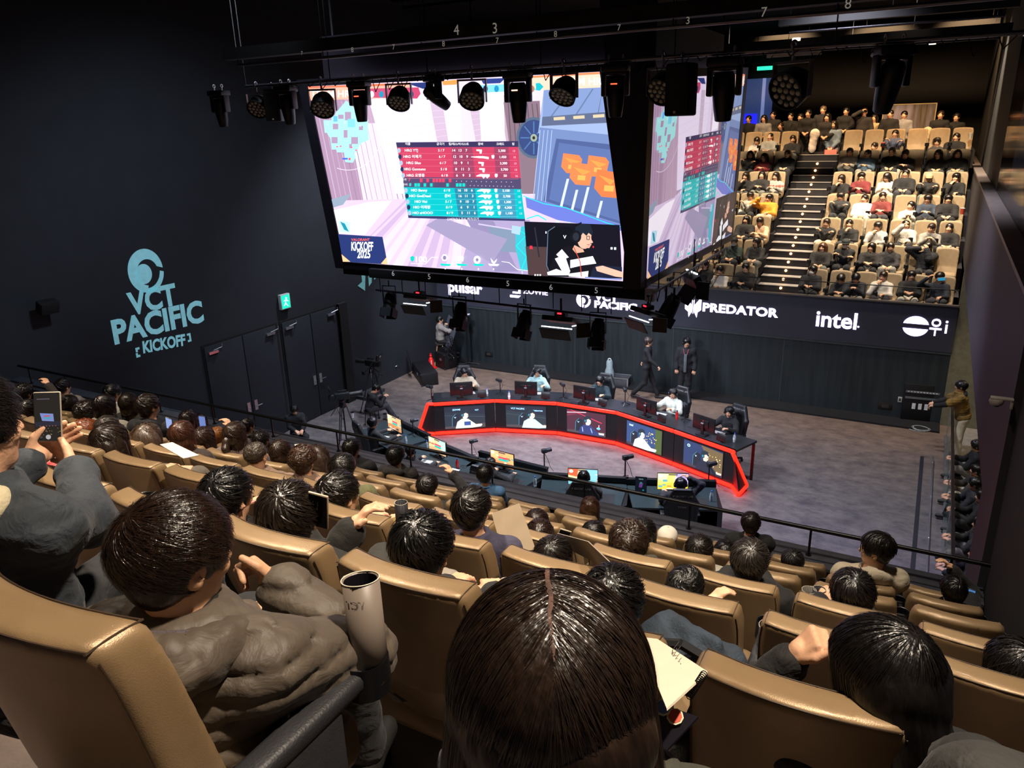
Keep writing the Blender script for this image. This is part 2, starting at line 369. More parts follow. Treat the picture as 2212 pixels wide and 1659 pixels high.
def body_mesh(J,res=.016,hres=.008,hand_res=None,curl=(.5,.5),inn=None,thumb=(1,1),noeyes=False,hs=1.):
    H=J['H'];hd=J['hd']; fine=[(H,.145,hres)]
    if hand_res: fine+=[(w+(w-e)/np.linalg.norm(w-e)*.06,.1,hand_res) for w,e in zip(J['w'],J['el'])]
    pts=np.array([J['pel'],H,*J['w'],*J['el'],*J['kn'],*J['an']]); lo=pts.min(0)-.22; hi=pts.max(0)+.22; lo[2]=max(lo[2],-.02)
    f=Field(lo,hi,res,fine); B=J['base']; pel=J['pel'];N=J['N']
    R=np.array([[1,0,0],[0,B[2],B[1]],[0,-B[1],B[2]]]).astype(float)
    f.ell(pel+B*.02,(.15,.11,.11),R,k=.04); f.ell(pel+B*J['T']*.4,(.125,.09,.17),R,k=.05); f.ell(pel+B*J['T']*.75,(.15,.095,.14),R,k=.05)
    for i in (0,1):
        f.rc(N-B*.05,J['sh'][i],.05,.045,k=.04); f.rc(J['sh'][i],J['el'][i],.045,.036,k=.02); f.rc(J['el'][i],J['w'][i],.036,.025,k=.015)
        f.rc(J['hip'][i],J['kn'][i],.075,.05,k=.04); f.rc(J['kn'][i],J['an'][i],.048,.034,k=.02)
        f.rc(J['an'][i]-np.array([0,.03,.03]),J['an'][i]+np.array([0,.13,-.05]),.035,.026,k=.02)
        ii=inn[i] if inn is not None else (0.,-.2,-1.) 
        hp_,sd=hand_prims(J['w'][i],J['el'][i],ii,curl[i])
        for a,b,ra,rb in hp_: f.rc(a,b,ra,rb,k=.004)
        d=J['w'][i]-J['el'][i]; d/=np.linalg.norm(d); iv=np.array(ii,float); sgn=(-1 if i==0 else 1)*thumb[i]
        # thumb leaves the side of the palm near the wrist
        t0=J['w'][i]+d*.02+sd*.02*sgn; t1=t0+d*.035+sd*.028*sgn+iv/np.linalg.norm(iv)*.01; t2=t1+d*.032+sd*.006*sgn+iv/np.linalg.norm(iv)*.012
        f.rc(t0,t1,.015,.012,k=.008); f.rc(t1,t2,.012,.0095,k=.003)
    def h(p): return H+hd@np.array(p,float)*hs
    f.rc(N-B*.05,h((0,-.02,-.05)),.056,.052,k=.03)
    f.ell(h((0,-.012,.03)),np.array((.075,.093,.085))*hs,hd,k=.02); f.ell(h((0,.022,-.035)),np.array((.058,.066,.078))*hs,hd,k=.03)
    f.ell(h((0,.058,-.088)),np.array((.024,.02,.018))*hs,hd,k=.02)
    for sx in (-1,1):
        f.ell(h((sx*.031,.088,.012)),np.array((.017,.012,.010))*hs,hd,k=.014,sub=True)
        f.ell(h((sx*.034,.068,-.022)),np.array((.022,.018,.018))*hs,hd,k=.02)
        f.ell(h((sx*.079,-.004,-.008)),np.array((.008,.02,.031))*hs,hd@rotm(-sx*.35,0,0),k=.008)
        f.ell(h((sx*.086,.004,-.004)),np.array((.006,.010,.015))*hs,hd,k=.004,sub=True)
    f.rc(h((0,.083,.008)),h((0,.099,-.024)),.007,.0105,k=.012); f.ell(h((0,.088,-.028)),(.015,.009,.007),hd,k=.006)
    f.ell(h((0,.080,-.056)),(.021,.010,.0065),hd,k=.004); f.ell(h((0,.078,-.066)),(.017,.009,.006),hd,k=.004)
    V,Q=f.mesh(); c=V[Q].mean(1); l=(c-H)@hd/hs
    mi=np.zeros(len(Q),int); l[(l[:,1]>.118)|(np.abs(l[:,0])>.1)]=0
    mi[(np.abs(l[:,0])<.023)&(l[:,1]>.072)&(l[:,2]<-.05)&(l[:,2]>-.071)]=1
    mi[(np.abs(np.abs(l[:,0])-.032)<.017)&(l[:,1]>.06)&(l[:,2]>.022)&(l[:,2]<.030)]=2
    mi[(np.abs(np.abs(l[:,0])-.031)<.0125)&(l[:,1]>.06)&(l[:,2]>.003)&(l[:,2]<.012)]=3
    me=npmesh('body',V,Q,mi)
    for m in (SKIN,LIP,BROW,EYEM): me.materials.append(m)
    return me
def top_mesh(J,kind='jacket',res=.018,seed=0,fat=1.,sleeve=1.,hood=None,cut=None):
    pts=np.array([J['pel'],J['H'],*J['w'],*J['el'],*J['sh']]); lo=pts.min(0)-.26; hi=pts.max(0)+.26; lo[2]=J['pel'][2]-.16; hi[2]=max(J['N'][2]+.16,max(w[2] for w in J['w'])+.1,max(w[2] for w in J['el'])+.15)
    f=Field(lo,hi,res); B=J['base'];pel=J['pel'];N=J['N'];T=J['T']
    R=np.array([[1,0,0],[0,B[2],B[1]],[0,-B[1],B[2]]]).astype(float); g=fat; th={'tee':0,'shirt':.004,'hoodie':.012,'jacket':.018,'puffer':.032}[kind]
    f.ell(pel+B*.04,(.165+th,.125+th,.12),R,k=.05); f.ell(pel+B*T*.42,(.16*g+th,.115*g+th,.19),R,k=.06); f.ell(pel+B*T*.76,(.178*g+th,.112+th,.15),R,k=.05)
    f.rc(N-B*.045,N-B*.0,.072+th*.5,.062+th*.3,k=.03)
    for i in (0,1):
        S,E,W=J['sh'][i],J['el'][i],J['w'][i]; r=(.056+th)*g
        f.rc(N-B*.06,S,.062+th*.6,.058+th*.7,k=.05); end=E+(W-E)*(.93 if sleeve>0 else 0)
        if sleeve>=1: f.rc(S,E,r*1.03,r*.9,k=.035); f.rc(E,end,r*.9,r*.74,k=.025); 
        else: f.rc(S,S+(E-S)*.75,r*1.03,r,k=.035)
        if sleeve>=1 and kind in('puffer','hoodie','jacket'): f.rc(end-(W-E)*.1,end,r*.62,r*.62,k=.01)
    if hood is None: hood=kind in('hoodie',)
    if kind in('jacket','puffer','shirt','hoodie'):
        up=J['hd']@np.array([0,0,1.]); 
        X,Y,Z=np.ix_(*f.ax); c=N+B*.02
        q=np.sqrt((X-c[0])**2+((Y-c[1])*1.0)**2)-(.068+th*.4); d=np.sqrt(q*q+((Z-c[2])*.7)**2)-(.012+th*.35); A=f.F; k=.02; hh=np.maximum(k-np.abs(A-d),0)/k; f.F=(np.minimum(A,d)-hh*hh*k*.25).astype(np.float32)
    if hood:
        c=N+np.array([0,-.085,-.0]); f.ell(c,(.125,.06,.07),rotm(0,.35),k=.03); f.ell(N+np.array([0,-.03,.035]),(.075,.055,.04),rotm(0,.3),k=.015,sub=True)
    sd=seed
    if kind=='puffer':
        def dp(X,Y,Z):
            t=((X-pel[0])*B[0]+(Y-pel[1])*B[1]+(Z-pel[2])*B[2])
            ph=t/.052*PI; q_=np.abs(np.sin(ph)); 
            return -.016*(q_**.4-.75)-(.001+.0022*(1-q_)**2)*nz(X*1.6,Y*1.6,Z*.4,75,sd,3)
    else:
        amp={'tee':.0025,'shirt':.003,'hoodie':.005,'jacket':.0055}[kind]
        def dp(X,Y,Z): return -amp*nz(X,Y,Z,26,sd,4)
    f.disp(dp)
    # open neck
    f.rc(N-B*.03,J['H'],.052,.07,k=.012,sub=True)
    if cut: cut(f)
    V,Q=f.mesh(); return npmesh('top',V,Q)
def pants_mesh(J,res=.02,seed=0,fat=1.,shorts=False):
    pts=np.array([J['pel'],*J['kn'],*J['an']]); lo=pts.min(0)-.2; hi=pts.max(0)+.2; lo[2]=max(lo[2],.0)
    f=Field(lo,hi,res); B=J['base'];pel=J['pel']
    R=np.array([[1,0,0],[0,B[2],B[1]],[0,-B[1],B[2]]]).astype(float)
    f.ell(pel-B*.01,(.17,.13,.115),R,k=.04)
    for i in (0,1):
        f.rc(J['hip'][i],J['kn'][i],.098*fat,.074*fat,k=.05); f.rc(J['kn'][i],J['an'][i]+np.array([0,0,.02]),.072*fat,.06*fat,k=.03)
    f.disp(lambda X,Y,Z:-.005*nz(X,Y,Z,24,seed,4)); V,Q=f.mesh(); return npmesh('trousers',V,Q)
def shoes_mesh(J,res=.014):
    out=[]
    for i in (0,1):
        a=J['an'][i]; f=Field(a-np.array([.09,.13,.12]),a+np.array([.09,.24,.08]),res)
        f.rc(a+np.array([0,-.03,-.045]),a+np.array([0,.15,-.055]),.046,.038,k=.02).rc(a+np.array([0,0,-.03]),a+np.array([0,0,.02]),.045,.045,k=.03)
        f.cutplane((0,0,a[2]-.09),(0,0,-1)); V,Q=f.mesh(); out.append(npmesh('shoe',V,Q))
    return out
# ---------------------------------------------------------------- hair (head-local coordinates)
def hair_shape(style,res=.008,seed=0):
    f=Field((-.17,-.22,-.42 if style in('long','tail','wavy','veil') else -.17),(.17,.17,.19),res)
    t={'crew':-.006,'short':.006,'mush':.012,'curly':.012,'bob':.012,'long':.008,'wavy':.014,'tail':.002,'part':.01,'veil':.006}[style]
    f.ell((0,-.014,.034),(.088+t,.104+t,.092+t),k=.01)
    if style in('mush','curly','part'): f.ell((0,.02,.05),(.085+t,.075+t,.07),k=.03)
    if style in('short','mush','curly','part'): f.ell((0,-.045,-.022),(.074+t*.5,.056+t*.4,.07),k=.02)
    if style=='tail':
        f.ell((0,-.05,-.01),(.08,.07,.08),k=.02); f.rc((0,-.12,.0),(.02,-.16,-.06),.03,.032,k=.01); f.rc((.02,-.16,-.06),(.03,-.13,-.26),.032,.012,k=.02)
    if style=='bob': f.ell((0,-.035,-.055),(.098,.085,.10),k=.03)
    if style in('long','wavy','veil'):
        w={'long':.0,'wavy':.014,'veil':-.013}[style]
        f.rc((-.045,-.05,0),(-.055-w,-.075,-.26),.062+w,.045+w,k=.04); f.rc((.045,-.05,0),(.055+w,-.075,-.26),.062+w,.045+w,k=.04); f.rc((0,-.06,0),(0,-.085,-.28),.07,.05,k=.04)
        for sx in(-1,1): f.rc((sx*.08,.0,.0),(sx*.085,.03,-.2),.026,.018,k=.03)
    f.rc((0,-.01,-.05),(0,-.01,-.22),.052,.056,k=.01,sub=True)
    hl={'mush':.026,'curly':.035,'bob':.04,'short':.05,'crew':.06,'long':.05,'wavy':.05,'tail':.055,'part':.04,'veil':.04}[style]
    f.ell((0,.105,hl-.075),(.068,.075,.085),k=.012,sub=True)
    if style in('short','crew','curly','mush','tail','part'):
        for sx in(-1,1): f.ell((sx*.095,.012,-.03),(.035,.036,.05),k=.01,sub=True)
        f.cutplane((0,-.05,-.085),(0,.25,-.97))
    a={'curly':.007,'wavy':.004}.get(style,.0025); fr={'curly':75,'wavy':40}.get(style,60)
    f.disp(lambda X,Y,Z:-a*nz(X,Y,Z*.6,fr,seed,3)); V,Q=f.mesh(); return V,Q
def strands(style,n,seg=7,w=.0025,L=(.06,.12),seed=0,pole=(0.,-.62,.78),grow=.004,messy=.15,taper=True,part=False,scale=1.):
    r=np.random.default_rng(seed); t={'crew':-.004,'short':.008,'mush':.014,'curly':.016,'bob':.014,'long':.01,'wavy':.016,'tail':.004,'part':.012,'veil':.009}[style]
    C=np.array([0,-.014,.034]); Rd=np.array([.088+t,.104+t,.092+t])
    P0=np.array(pole,float); P0/=np.linalg.norm(P0); ax=np.cross(P0,[0,1,0.01]); ax/=np.linalg.norm(ax); ay=np.cross(P0,ax)
    th=np.arccos(1-r.uniform(0,1,n)*1.72); ph=r.uniform(0,2*PI,n); ln=r.uniform(L[0],L[1],n)
    lift=r.uniform(.0,1,n)**2*grow*3; tw=r.normal(0,messy,n)+.25; clump=r.normal(0,messy*.5,n)
    long_=style in('long','wavy','tail','bob','veil')
    pts=np.zeros((n,seg,3)); ok=np.ones((n,seg),bool)
    if part:
        y0=r.uniform(-.112,.075,n); sgn=np.where(r.uniform(size=n)<.5,-1,1); th0=r.uniform(0,1,n)**1.4*1.3
    for s in range(seg):
        u=s/(seg-1); a=th+ln*u/.1
        if part:
            f_=np.arcsin(np.clip(y0/.118,-1,1)); bt=np.clip(.35-f_*1.05,.05,1.45)+clump*.5
            Pv=np.stack([0*f_,np.sin(f_),np.cos(f_)],1); Dv=np.stack([sgn*np.cos(bt),-np.cos(f_)*np.sin(bt),np.sin(f_)*np.sin(bt)],1)
            a=th0+ln*u/.1; ag=np.linspace(0,2.6,40)[None]; zz_=Pv[:,2:]*np.cos(ag)+Dv[:,2:]*np.sin(ag); am=np.where((zz_<-.12).any(1),ag[0][np.argmax(zz_<-.12,1)],2.6)
            over=np.maximum(a-am,0); a_=np.minimum(a,am); nr=Pv*np.cos(a_)[:,None]+Dv*np.sin(a_)[:,None]
            p=C+nr*(Rd+lift[:,None]*(.3+u)); p[:,2]-=over*.1; p[:,0]*=1+np.minimum(over,1.5)*.12; p[:,1]*=1+np.minimum(over,1.5)*.07
        else:
            pp=ph+tw*u*1.2; over=np.maximum(a-1.75,0) if long_ else 0*a; a_=a-over
            d=(np.cos(a_)[:,None]*P0+np.sin(a_)[:,None]*(np.cos(pp)[:,None]*ax+np.sin(pp)[:,None]*ay))
            p=C+d*Rd*(1+(.0+lift*(.3+u)/.1)[:,None]); p[:,2]-=over*.1; nr=d
            if style in('curly','wavy'): p=p+np.stack([np.sin(u*9+ph*7),np.cos(u*8+ph*5),np.sin(u*7+ph*3)],1)*(.004 if style=='curly' else .003)
        pts[:,s]=p
        fo=((p[:,0]/.066)**2+((p[:,1]-.105)/.075)**2+((p[:,2]-({'mush':.018,'bob':.03,'curly':.025}.get(style,.042)-.075))/.085)**2)<1
        if style in('short','crew','curly','mush','part') : fo|=(p[:,2]<-.085-.26*(p[:,1]+.05)*-1)|((np.abs(p[:,0])>.06)&(((np.abs(p[:,0])-.095)/.035)**2+((p[:,1]-.012)/.034)**2+((p[:,2]+.03)/.046)**2<1))
        else: fo|=((np.abs(p[:,0])<.045)&(p[:,1]>-.03)&(p[:,2]<-.06))
        ok[:,s]=~fo
    for s in range(1,seg): ok[:,s]&=ok[:,s-1]
    for s in range(1,seg): pts[:,s]=np.where(ok[:,s][:,None],pts[:,s],pts[:,s-1])
    keep=ok[:,1]; pts=pts[keep]; n=len(pts)
    tg=np.gradient(pts,axis=1); nrm=(pts-C)/Rd; sd=np.cross(tg,nrm); sd/=np.linalg.norm(sd,axis=2,keepdims=True)+1e-9
    nn=nrm/np.linalg.norm(nrm,axis=2,keepdims=True); an=r.normal(0,.35,(n,1,1)); sd=sd*np.cos(an)+nn*np.sin(an)
    ww=w*(np.linspace(1,.25,seg) if taper else np.ones(seg))[None,:,None]*r.uniform(.6,1.3,(n,1,1))
    A=pts-sd*ww; B_=pts+sd*ww; V=np.stack([A,B_],2).reshape(-1,3)
    base=(np.arange(n)*seg*2)[:,None]+np.arange(seg-1)[None]*2
    q=np.stack([base,base+1,base+3,base+2],2).reshape(-1,4); return V*1.0,q
_hairs={}
def hair_mesh(style,q='mid',seed=0):
    key=(style,q,seed)
    if key in _hairs: return _hairs[key]
    res={'far':.013,'mid':.009,'hi':.007}[q]; V,Q=hair_shape(style,res,seed)
    if q!='far':
        n,w,seg={'mid':(1500,.0026,6),'hi':(14000,.0007,10)}[q]
        L={'crew':(.012,.02),'short':(.04,.09),'mush':(.06,.11),'curly':(.03,.06),'bob':(.08,.2),'long':(.15,.33),'wavy':(.15,.33),'tail':(.08,.14),'part':(.05,.12)}[style]
        v2,q2=strands(style,n,seg,w,L,seed,pole=(.15*math.sin(seed*2.1),-.55,.8),grow={'crew':.002}.get(style,.0035),messy={'curly':.5,'mush':.18}.get(style,.16))
        Q=np.concatenate([Q,q2+len(V)]); V=np.concatenate([V,v2])
    me=npmesh('hair',V,Q); _hairs[key]=me; return me
# ---------------------------------------------------------------- person assembly
_pool={}
def pose_pool(key,q,**kw):
    k=(key,q)
    if k in _pool: return _pool[k]
    kind=kw.pop('kind','jacket'); sleeve=kw.pop('sleeve',1); fat=kw.pop('fat',1.); pf=kw.pop('pfat',1.); bkw=kw.pop('bkw',{}); hood=kw.pop('hood',None); seed=abs(hash(str(key)))%97 if False else (sum(map(ord,str(key)))%97)
    J=skeleton(**kw); r={'far':(.022,.013,.024),'mid':(.018,.0085,.018),'hi':(.014,.0055,.010)}[q]
    hr={'far':.013,'mid':.008,'hi':.006}[q]
    d=dict(J=J,body=body_mesh(J,r[0],r[1],hand_res=hr,**bkw),top=top_mesh(J,kind,r[2],seed,fat,sleeve,hood),pants=pants_mesh(J,r[2]*1.15,seed,pf),shoes=shoes_mesh(J,.016))
    _pool[k]=d; return d
CAPM={}
def cap_mesh():
    if 'cap' in CAPM: return CAPM['cap']
    b=MB(); b.sph((0,-.012,.045),1,(.098,.112,.088),24,14); 
    for v in list(b.bm.verts):
        if v.co.z<.03: v.co.z=.03+(v.co.z-.03)*.1
    pr=[(.085*math.sin(a),.07+.085*math.cos(a)) for a in np.linspace(-1.35,1.35,13)]; b.prism([(x,y) for x,y in pr]+[(.07,.06),(-.07,.06)],.03,.036); b.cyl((0,-.012,.13),(0,-.012,.138),.008)
    CAPM['cap']=b.mesh('cap',.8); return CAPM['cap']
def headset_mesh():
    if 'hs' in CAPM: return CAPM['hs']
    b=MB(); b.torus((0,-.01,.015),.108,.011,Matrix.Rotation(PI/2,3,'X'),20,8,0,PI)
    for sx in(-1,1): b.cyl((sx*.083,-.005,-.008),(sx*.118,-.005,-.008),.042,.036,18); b.torus((sx*.085,-.005,-.008),.035,.012,Matrix.Rotation(PI/2,3,'Y'),16,6)
    b.tube([(-.1,.01,-.03),(-.09,.07,-.07),(-.04,.105,-.075)],.004); b.sph((-.035,.108,-.075),.01)
    CAPM['hs']=b.mesh('headset',.8); return CAPM['hs']
def mask_mesh():
    if 'mk' in CAPM: return CAPM['mk']
    f=Field((-.1,-.02,-.14),(.1,.14,.03),.01); f.ell((0,.03,-.045),(.068,.078,.06),k=.01); f.ell((0,.005,-.045),(.063,.07,.07),k=.005,sub=True); f.cutplane((0,0,-.008),(0,0,1))
    V,Q=f.mesh(); CAPM['mk']=npmesh('mask',V,Q); return CAPM['mk']
def glasses_mesh():
    if 'gl' in CAPM: return CAPM['gl']
    b=MB()
    for sx in(-1,1): b.torus((sx*.033,.096,.004),.024,.0022,Matrix.Rotation(PI/2,3,'X'),18,5); b.tube([(sx*.057,.094,.008),(sx*.08,.0,.004)],.002)
    b.tube([(-.01,.098,.008),(.01,.098,.008)],.002); CAPM['gl']=b.mesh('glasses',.8); return CAPM['gl']
def phone_mesh(lit=True):
    b=MB(); b.box((0,0,0),(.075,.009,.155),None,.004,2); return b.mesh('phone_body',.5)
SHOEM=mat('#20201f',.6); 
def person(pd,loc,rz,s,hair,haircol,topm,pantm,label,group=None,q='mid',hseed=0,extras=(),skin=None,shoem=None,name='person',hs=1.,hairme=None):
    J=pd['J']; o=mobj(name,pd['body'],None); o.location=loc; o.rotation_euler=(0,0,rz); o.scale=(s,s,s); tag(o,label,'person',group)
    if skin is not None: o.material_slots[0].link='OBJECT'; o.material_slots[0].material=skin
    if pd.get('top') is not None: mobj(pd.get('topname','jacket'),pd['top'],topm,o,True)
    if pd.get('pants') is not None: mobj('trousers',pd['pants'],pantm,o,True)
    for sh in pd.get('shoes') or (): mobj('shoe',sh,shoem or SHOEM,o,True)
    HM=Matrix.Translation(J['H'])@Matrix(J['hd'].tolist()).to_4x4()@Matrix.Scale(hs,4)
    if hairme is not None or hair:
        h=mobj('hair',hairme or hair_mesh(hair,q,hseed),hairmat(haircol),o,True); h.matrix_local=HM
    for e in extras:
        if e[0]=='cap': c=mobj('cap',cap_mesh(),mat(e[1],.8),o,True)
        elif e[0]=='headset': c=mobj('headset',headset_mesh(),mat(e[1],.5),o,True)
        elif e[0]=='mask': c=mobj('face_mask',mask_mesh(),mat(e[1],.8),o,True)
        elif e[0]=='glasses': c=mobj('glasses',glasses_mesh(),mat('#111111',.3),o,True)
        else: continue
        c.matrix_local=HM
    return o
# ---------------------------------------------------------------- the setting
BLK=mat('#0b0b0d',.8,0,.2,3,name='black_paint'); WALLM=mat('#20252b',.85,0,.08,2,.15,40,name='dark_blue_grey_wall')
FASC=mat('#31333f',.55,0,.1,2,name='dark_fascia')
def struct(name,b,m,smooth=.5,parent=None): 
    o=b.build(name,m,parent,smooth)
    if parent is None: o['kind']='structure'
    return o
XL,XR,YB=-15.,.8,21.8
# stage carpet, browner towards the back wall
def carpet():
    m=bpy.data.materials.new('stage_carpet'); m.use_nodes=True; N=m.node_tree.nodes; L=m.node_tree.links; b=N['Principled BSDF']
    tc=N.new('ShaderNodeTexCoord'); n=N.new('ShaderNodeTexNoise'); n.inputs['Scale'].default_value=2.2; n.inputs['Detail'].default_value=8; n.inputs['Roughness'].default_value=.75
    mp=N.new('ShaderNodeMapping'); mp.inputs['Scale'].default_value=(1,1.6,1); L.new(tc.outputs['Object'],mp.inputs[0]); L.new(mp.outputs[0],n.inputs['Vector'])
    r=N.new('ShaderNodeValToRGB'); L.new(n.outputs[0],r.inputs[0]); r.color_ramp.elements[0].position=.35; r.color_ramp.elements[1].position=.66
    r.color_ramp.elements[0].color=(*srgb('#4b484c'),1); r.color_ramp.elements[1].color=(*srgb('#77726f'),1)
    r2=N.new('ShaderNodeValToRGB'); L.new(n.outputs[0],r2.inputs[0]); r2.color_ramp.elements[0].position=.35; r2.color_ramp.elements[1].position=.66
    r2.color_ramp.elements[0].color=(*srgb('#5a4b42'),1); r2.color_ramp.elements[1].color=(*srgb('#85705f'),1)
    sx=N.new('ShaderNodeSeparateXYZ'); L.new(tc.outputs['Object'],sx.inputs[0]); mr=N.new('ShaderNodeMapRange'); L.new(sx.outputs[1],mr.inputs[0]); mr.inputs[1].default_value=16.5; mr.inputs[2].default_value=20.5
    mx=N.new('ShaderNodeMix'); mx.data_type='RGBA'; L.new(mr.outputs[0],mx.inputs[0]); L.new(r.outputs[0],mx.inputs[6]); L.new(r2.outputs[0],mx.inputs[7]); L.new(mx.outputs[2],b.inputs['Base Color'])
    b.inputs['Roughness'].default_value=.55; b.inputs['Specular IOR Level'].default_value=.35
    n3=N.new('ShaderNodeTexNoise'); n3.inputs['Scale'].default_value=160; bp=N.new('ShaderNodeBump'); bp.inputs['Strength'].default_value=.25; bp.inputs['Distance'].default_value=.01
    L.new(tc.outputs['Object'],n3.inputs['Vector']); L.new(n3.outputs[0],bp.inputs['Height']); L.new(bp.outputs[0],b.inputs['Normal']); return m
b=MB(); b.boxb((XL,6.5,-.1),(4,YB,0)); struct('floor',b,carpet())
b=MB(); b.boxb((XL,21.15,0),(XR,YB,.05)); struct('trim_1',b,BLK)
# back wall: stained black boards with thin seams
b=MB(); b.boxb((XL,YB,-.1),(XR+.0,YB+.3,2.0)); struct('wall_back',b,mat('#1d2629',.6,0,.35,1.2,.2,20,stretch=(6,6,.5),name='black_stained_boards'))
b=MB()
for x in (-9.75,-6.5,-3.3): b.boxb((x-.008,YB-.006,.05),(x+.008,YB,2.0))
b.boxb((XL,YB-.03,1.93),(XR,YB,2.0)); struct('trim_2',b,mat('#3b4346',.5))
b=MB(); b.boxb((XR,YB,-.1),(4,YB+.3,4.05)); struct('wall_back.001',b,mat('#6e6a55',.8,name='olive_wall'))
b=MB(); b.boxb((XR+.45,7.4,-.1),(4,YB,.02)); struct('floor.001',b,mat('#8b8378',.8,name='beige_floor'))
b=MB(); b.boxb((2.6,7.4,0),(2.8,YB,4.05)); struct('wall_right',b,mat('#4a463c',.8))
# far stand parapet with the ribbon display on its face
b=MB(); b.boxb((XL,YB-.05,2.0),(XR,YB+.01,3.2)); struct('wall_back.002',b,FASC)
b=MB(); b.boxb((XL,YB-.1,3.2),(XR,YB+.03,3.235)); struct('trim_3',b,mat('#5b554f',.5))
# left wall, doors
b=MB(); b.boxb((XL-.3,-3,-.1),(XL,35,11.2)); struct('wall_left',b,WALLM)
DM=mat('#1c232a',.75,0,.06,2,name='door_panel'); STL=mat('#b8bcc0',.3,.9,0,name='brushed_steel')
def door(n,y0,y1):
    b=MB(); b.boxb((XL,y0,.0),(XL+.02,y1,3.06)); o=struct('door_%d'%n,b,mat('#0a0b0d',.8)); ym=(y0+y1)/2
    for i,(a,c) in enumerate(((y0+.05,ym-.015),(ym+.015,y1-.09))):
        q=MB(); q.boxb((XL+.02,a,.02),(XL+.05,c,3.0),.004); lf=q.build('door_leaf',DM,o)
        hy=ym+(-.12 if i==0 else .12); q=MB(); q.boxb((XL+.05,hy-.05,.98),(XL+.07,hy+.05,1.25)); q.cyl((XL+.07,hy,1.1),(XL+.12,hy,1.1),.012); q.cyl((XL+.12,hy,1.1),(XL+.12,hy+(.16 if i else -.02),1.1),.012); q.build('door_handle',STL,lf)
        cy=(a+.22) if i==0 else (c-.22); q=MB(); q.boxb((XL+.05,cy-.14,2.8),(XL+.1,cy+.14,2.86)); q.tube([(XL+.09,cy,2.88),(XL+.16,cy+.2,2.93),(XL+.06,cy+.3,2.97)],.01); q.build('door_closer',STL,lf)
    return o
door(1,11.75,14.2); door(2,14.3,16.55)
b=MB(); b.boxb((XL,16.55,0),(XL+.12,16.9,3.06)); struct('trim_4',b,BLK)
b=MB(); b.boxb((XL,16.95,0),(XL+.45,17.9,.1)); struct('floor.002',b,mat('#3a3a3c',.7))
# ceiling
b=MB(); b.boxb((XL,-3,11.2),(5,35,11.4)); struct('ceiling',b,mat('#0c0c0e',.9))
# near stand
def fl(k): return 6.05-.52*k
def sag(x): return -.02*max(0.,-x-1.)
NST=mat('#6d5f58',.8,0,.25,5,.3,80,name='stand_concrete')
for k in range(-1,7):
    z=fl(k); y0,y1=k+.25,k+1.25
    if k==6: y1=7.44
    b=MB(); b.boxb((XL,y0,z-.9),(XR+.05,y1,z)); 
    for v in b.bm.verts: v.co.z+=sag(v.co.x)
    struct('floor.%03d'%(k+4),b,NST)
# near parapet: ledge, inner and outer face, handrail
PZ=3.5
b=MB(); b.boxb((XL,7.44,2.2),(XR+.05,7.5,PZ)); struct('wall_front',b,mat('#0f0e10',.6))
b=MB(); b.boxb((XL,7.24,PZ),(XR+.05,7.62,PZ+.03)); b.boxb((XL,7.36,PZ+.03),(XR+.05,7.42,PZ+.045)); struct('trim_5',b,mat('#3f4048',.45,name='grey_ledge'))
b=MB(); b.boxb((XL,7.5,-.1),(XR+.05,7.56,2.3)); struct('wall_front.001',b,BLK)
RAILM=mat('#141416',.35,.4,0,name='black_rail')
RB=PZ+.03
def rail(name,xs,y,z,zb,label,posts,r=.022,xz=None):
    t=empty(name,(xs[0],y,zb),label=label,cat='railing'); q=MB(); q.cyl((0,0,z-zb),(xs[1]-xs[0],0,z-zb),r,n=12); q.sph((0,0,z-zb),r*1.15,u=10,v=6); q.sph((xs[1]-xs[0],0,z-zb),r*1.15,u=10,v=6); q.build('handrail',RAILM,t)
    for x in posts:
        q=MB(); q.cyl((x-xs[0],0,0),(x-xs[0],0,z-zb),r*.55,n=8); q.cyl((x-xs[0],0,0),(x-xs[0],0,.012),r*1.4,n=10); q.build('post',RAILM,t)
rail('guard_rail',(-14.6,.9),7.42,3.85,RB+.015,'black tubular handrail along the front ledge of the near stand',[-14.3]+[-13.2+1.25*i for i in range(12)])
rail('guard_rail',(XL+.3,.75),21.79,3.61,3.235,'thin black handrail along the front of the far stand',[-14+1.4*i for i in range(11)],.014)
# right side: wall slab over the side gallery, pillar, near wall
PURP=mat('#35323a',.7,0,.1,1.5,name='dark_grey_wall_paint')
b=MB(); b.boxb((XR,8.7,4.05),(XR+.2,34,6.25)); struct('wall_right.001',b,PURP)
b=MB(); b.boxb((XR,7.55,-.1),(XR+1.9,8.7,6.25)); struct('wall_right.002',b,PURP)
b=MB(); b.boxb((XR+.06,-3,2),(XR+.2,7.54,6.25)); struct('wall_right.003',b,mat('#070708',.9))
b=MB(); b.boxb((XR-.02,7.55,6.25),(XR+.24,34,6.3)); struct('trim_6',b,mat('#6b605d',.5))
b=MB(); b.boxb((XR+.2,8.7,4.0),(2.8,34,4.1)); struct('ceiling.001',b,mat('#3a382f',.8))
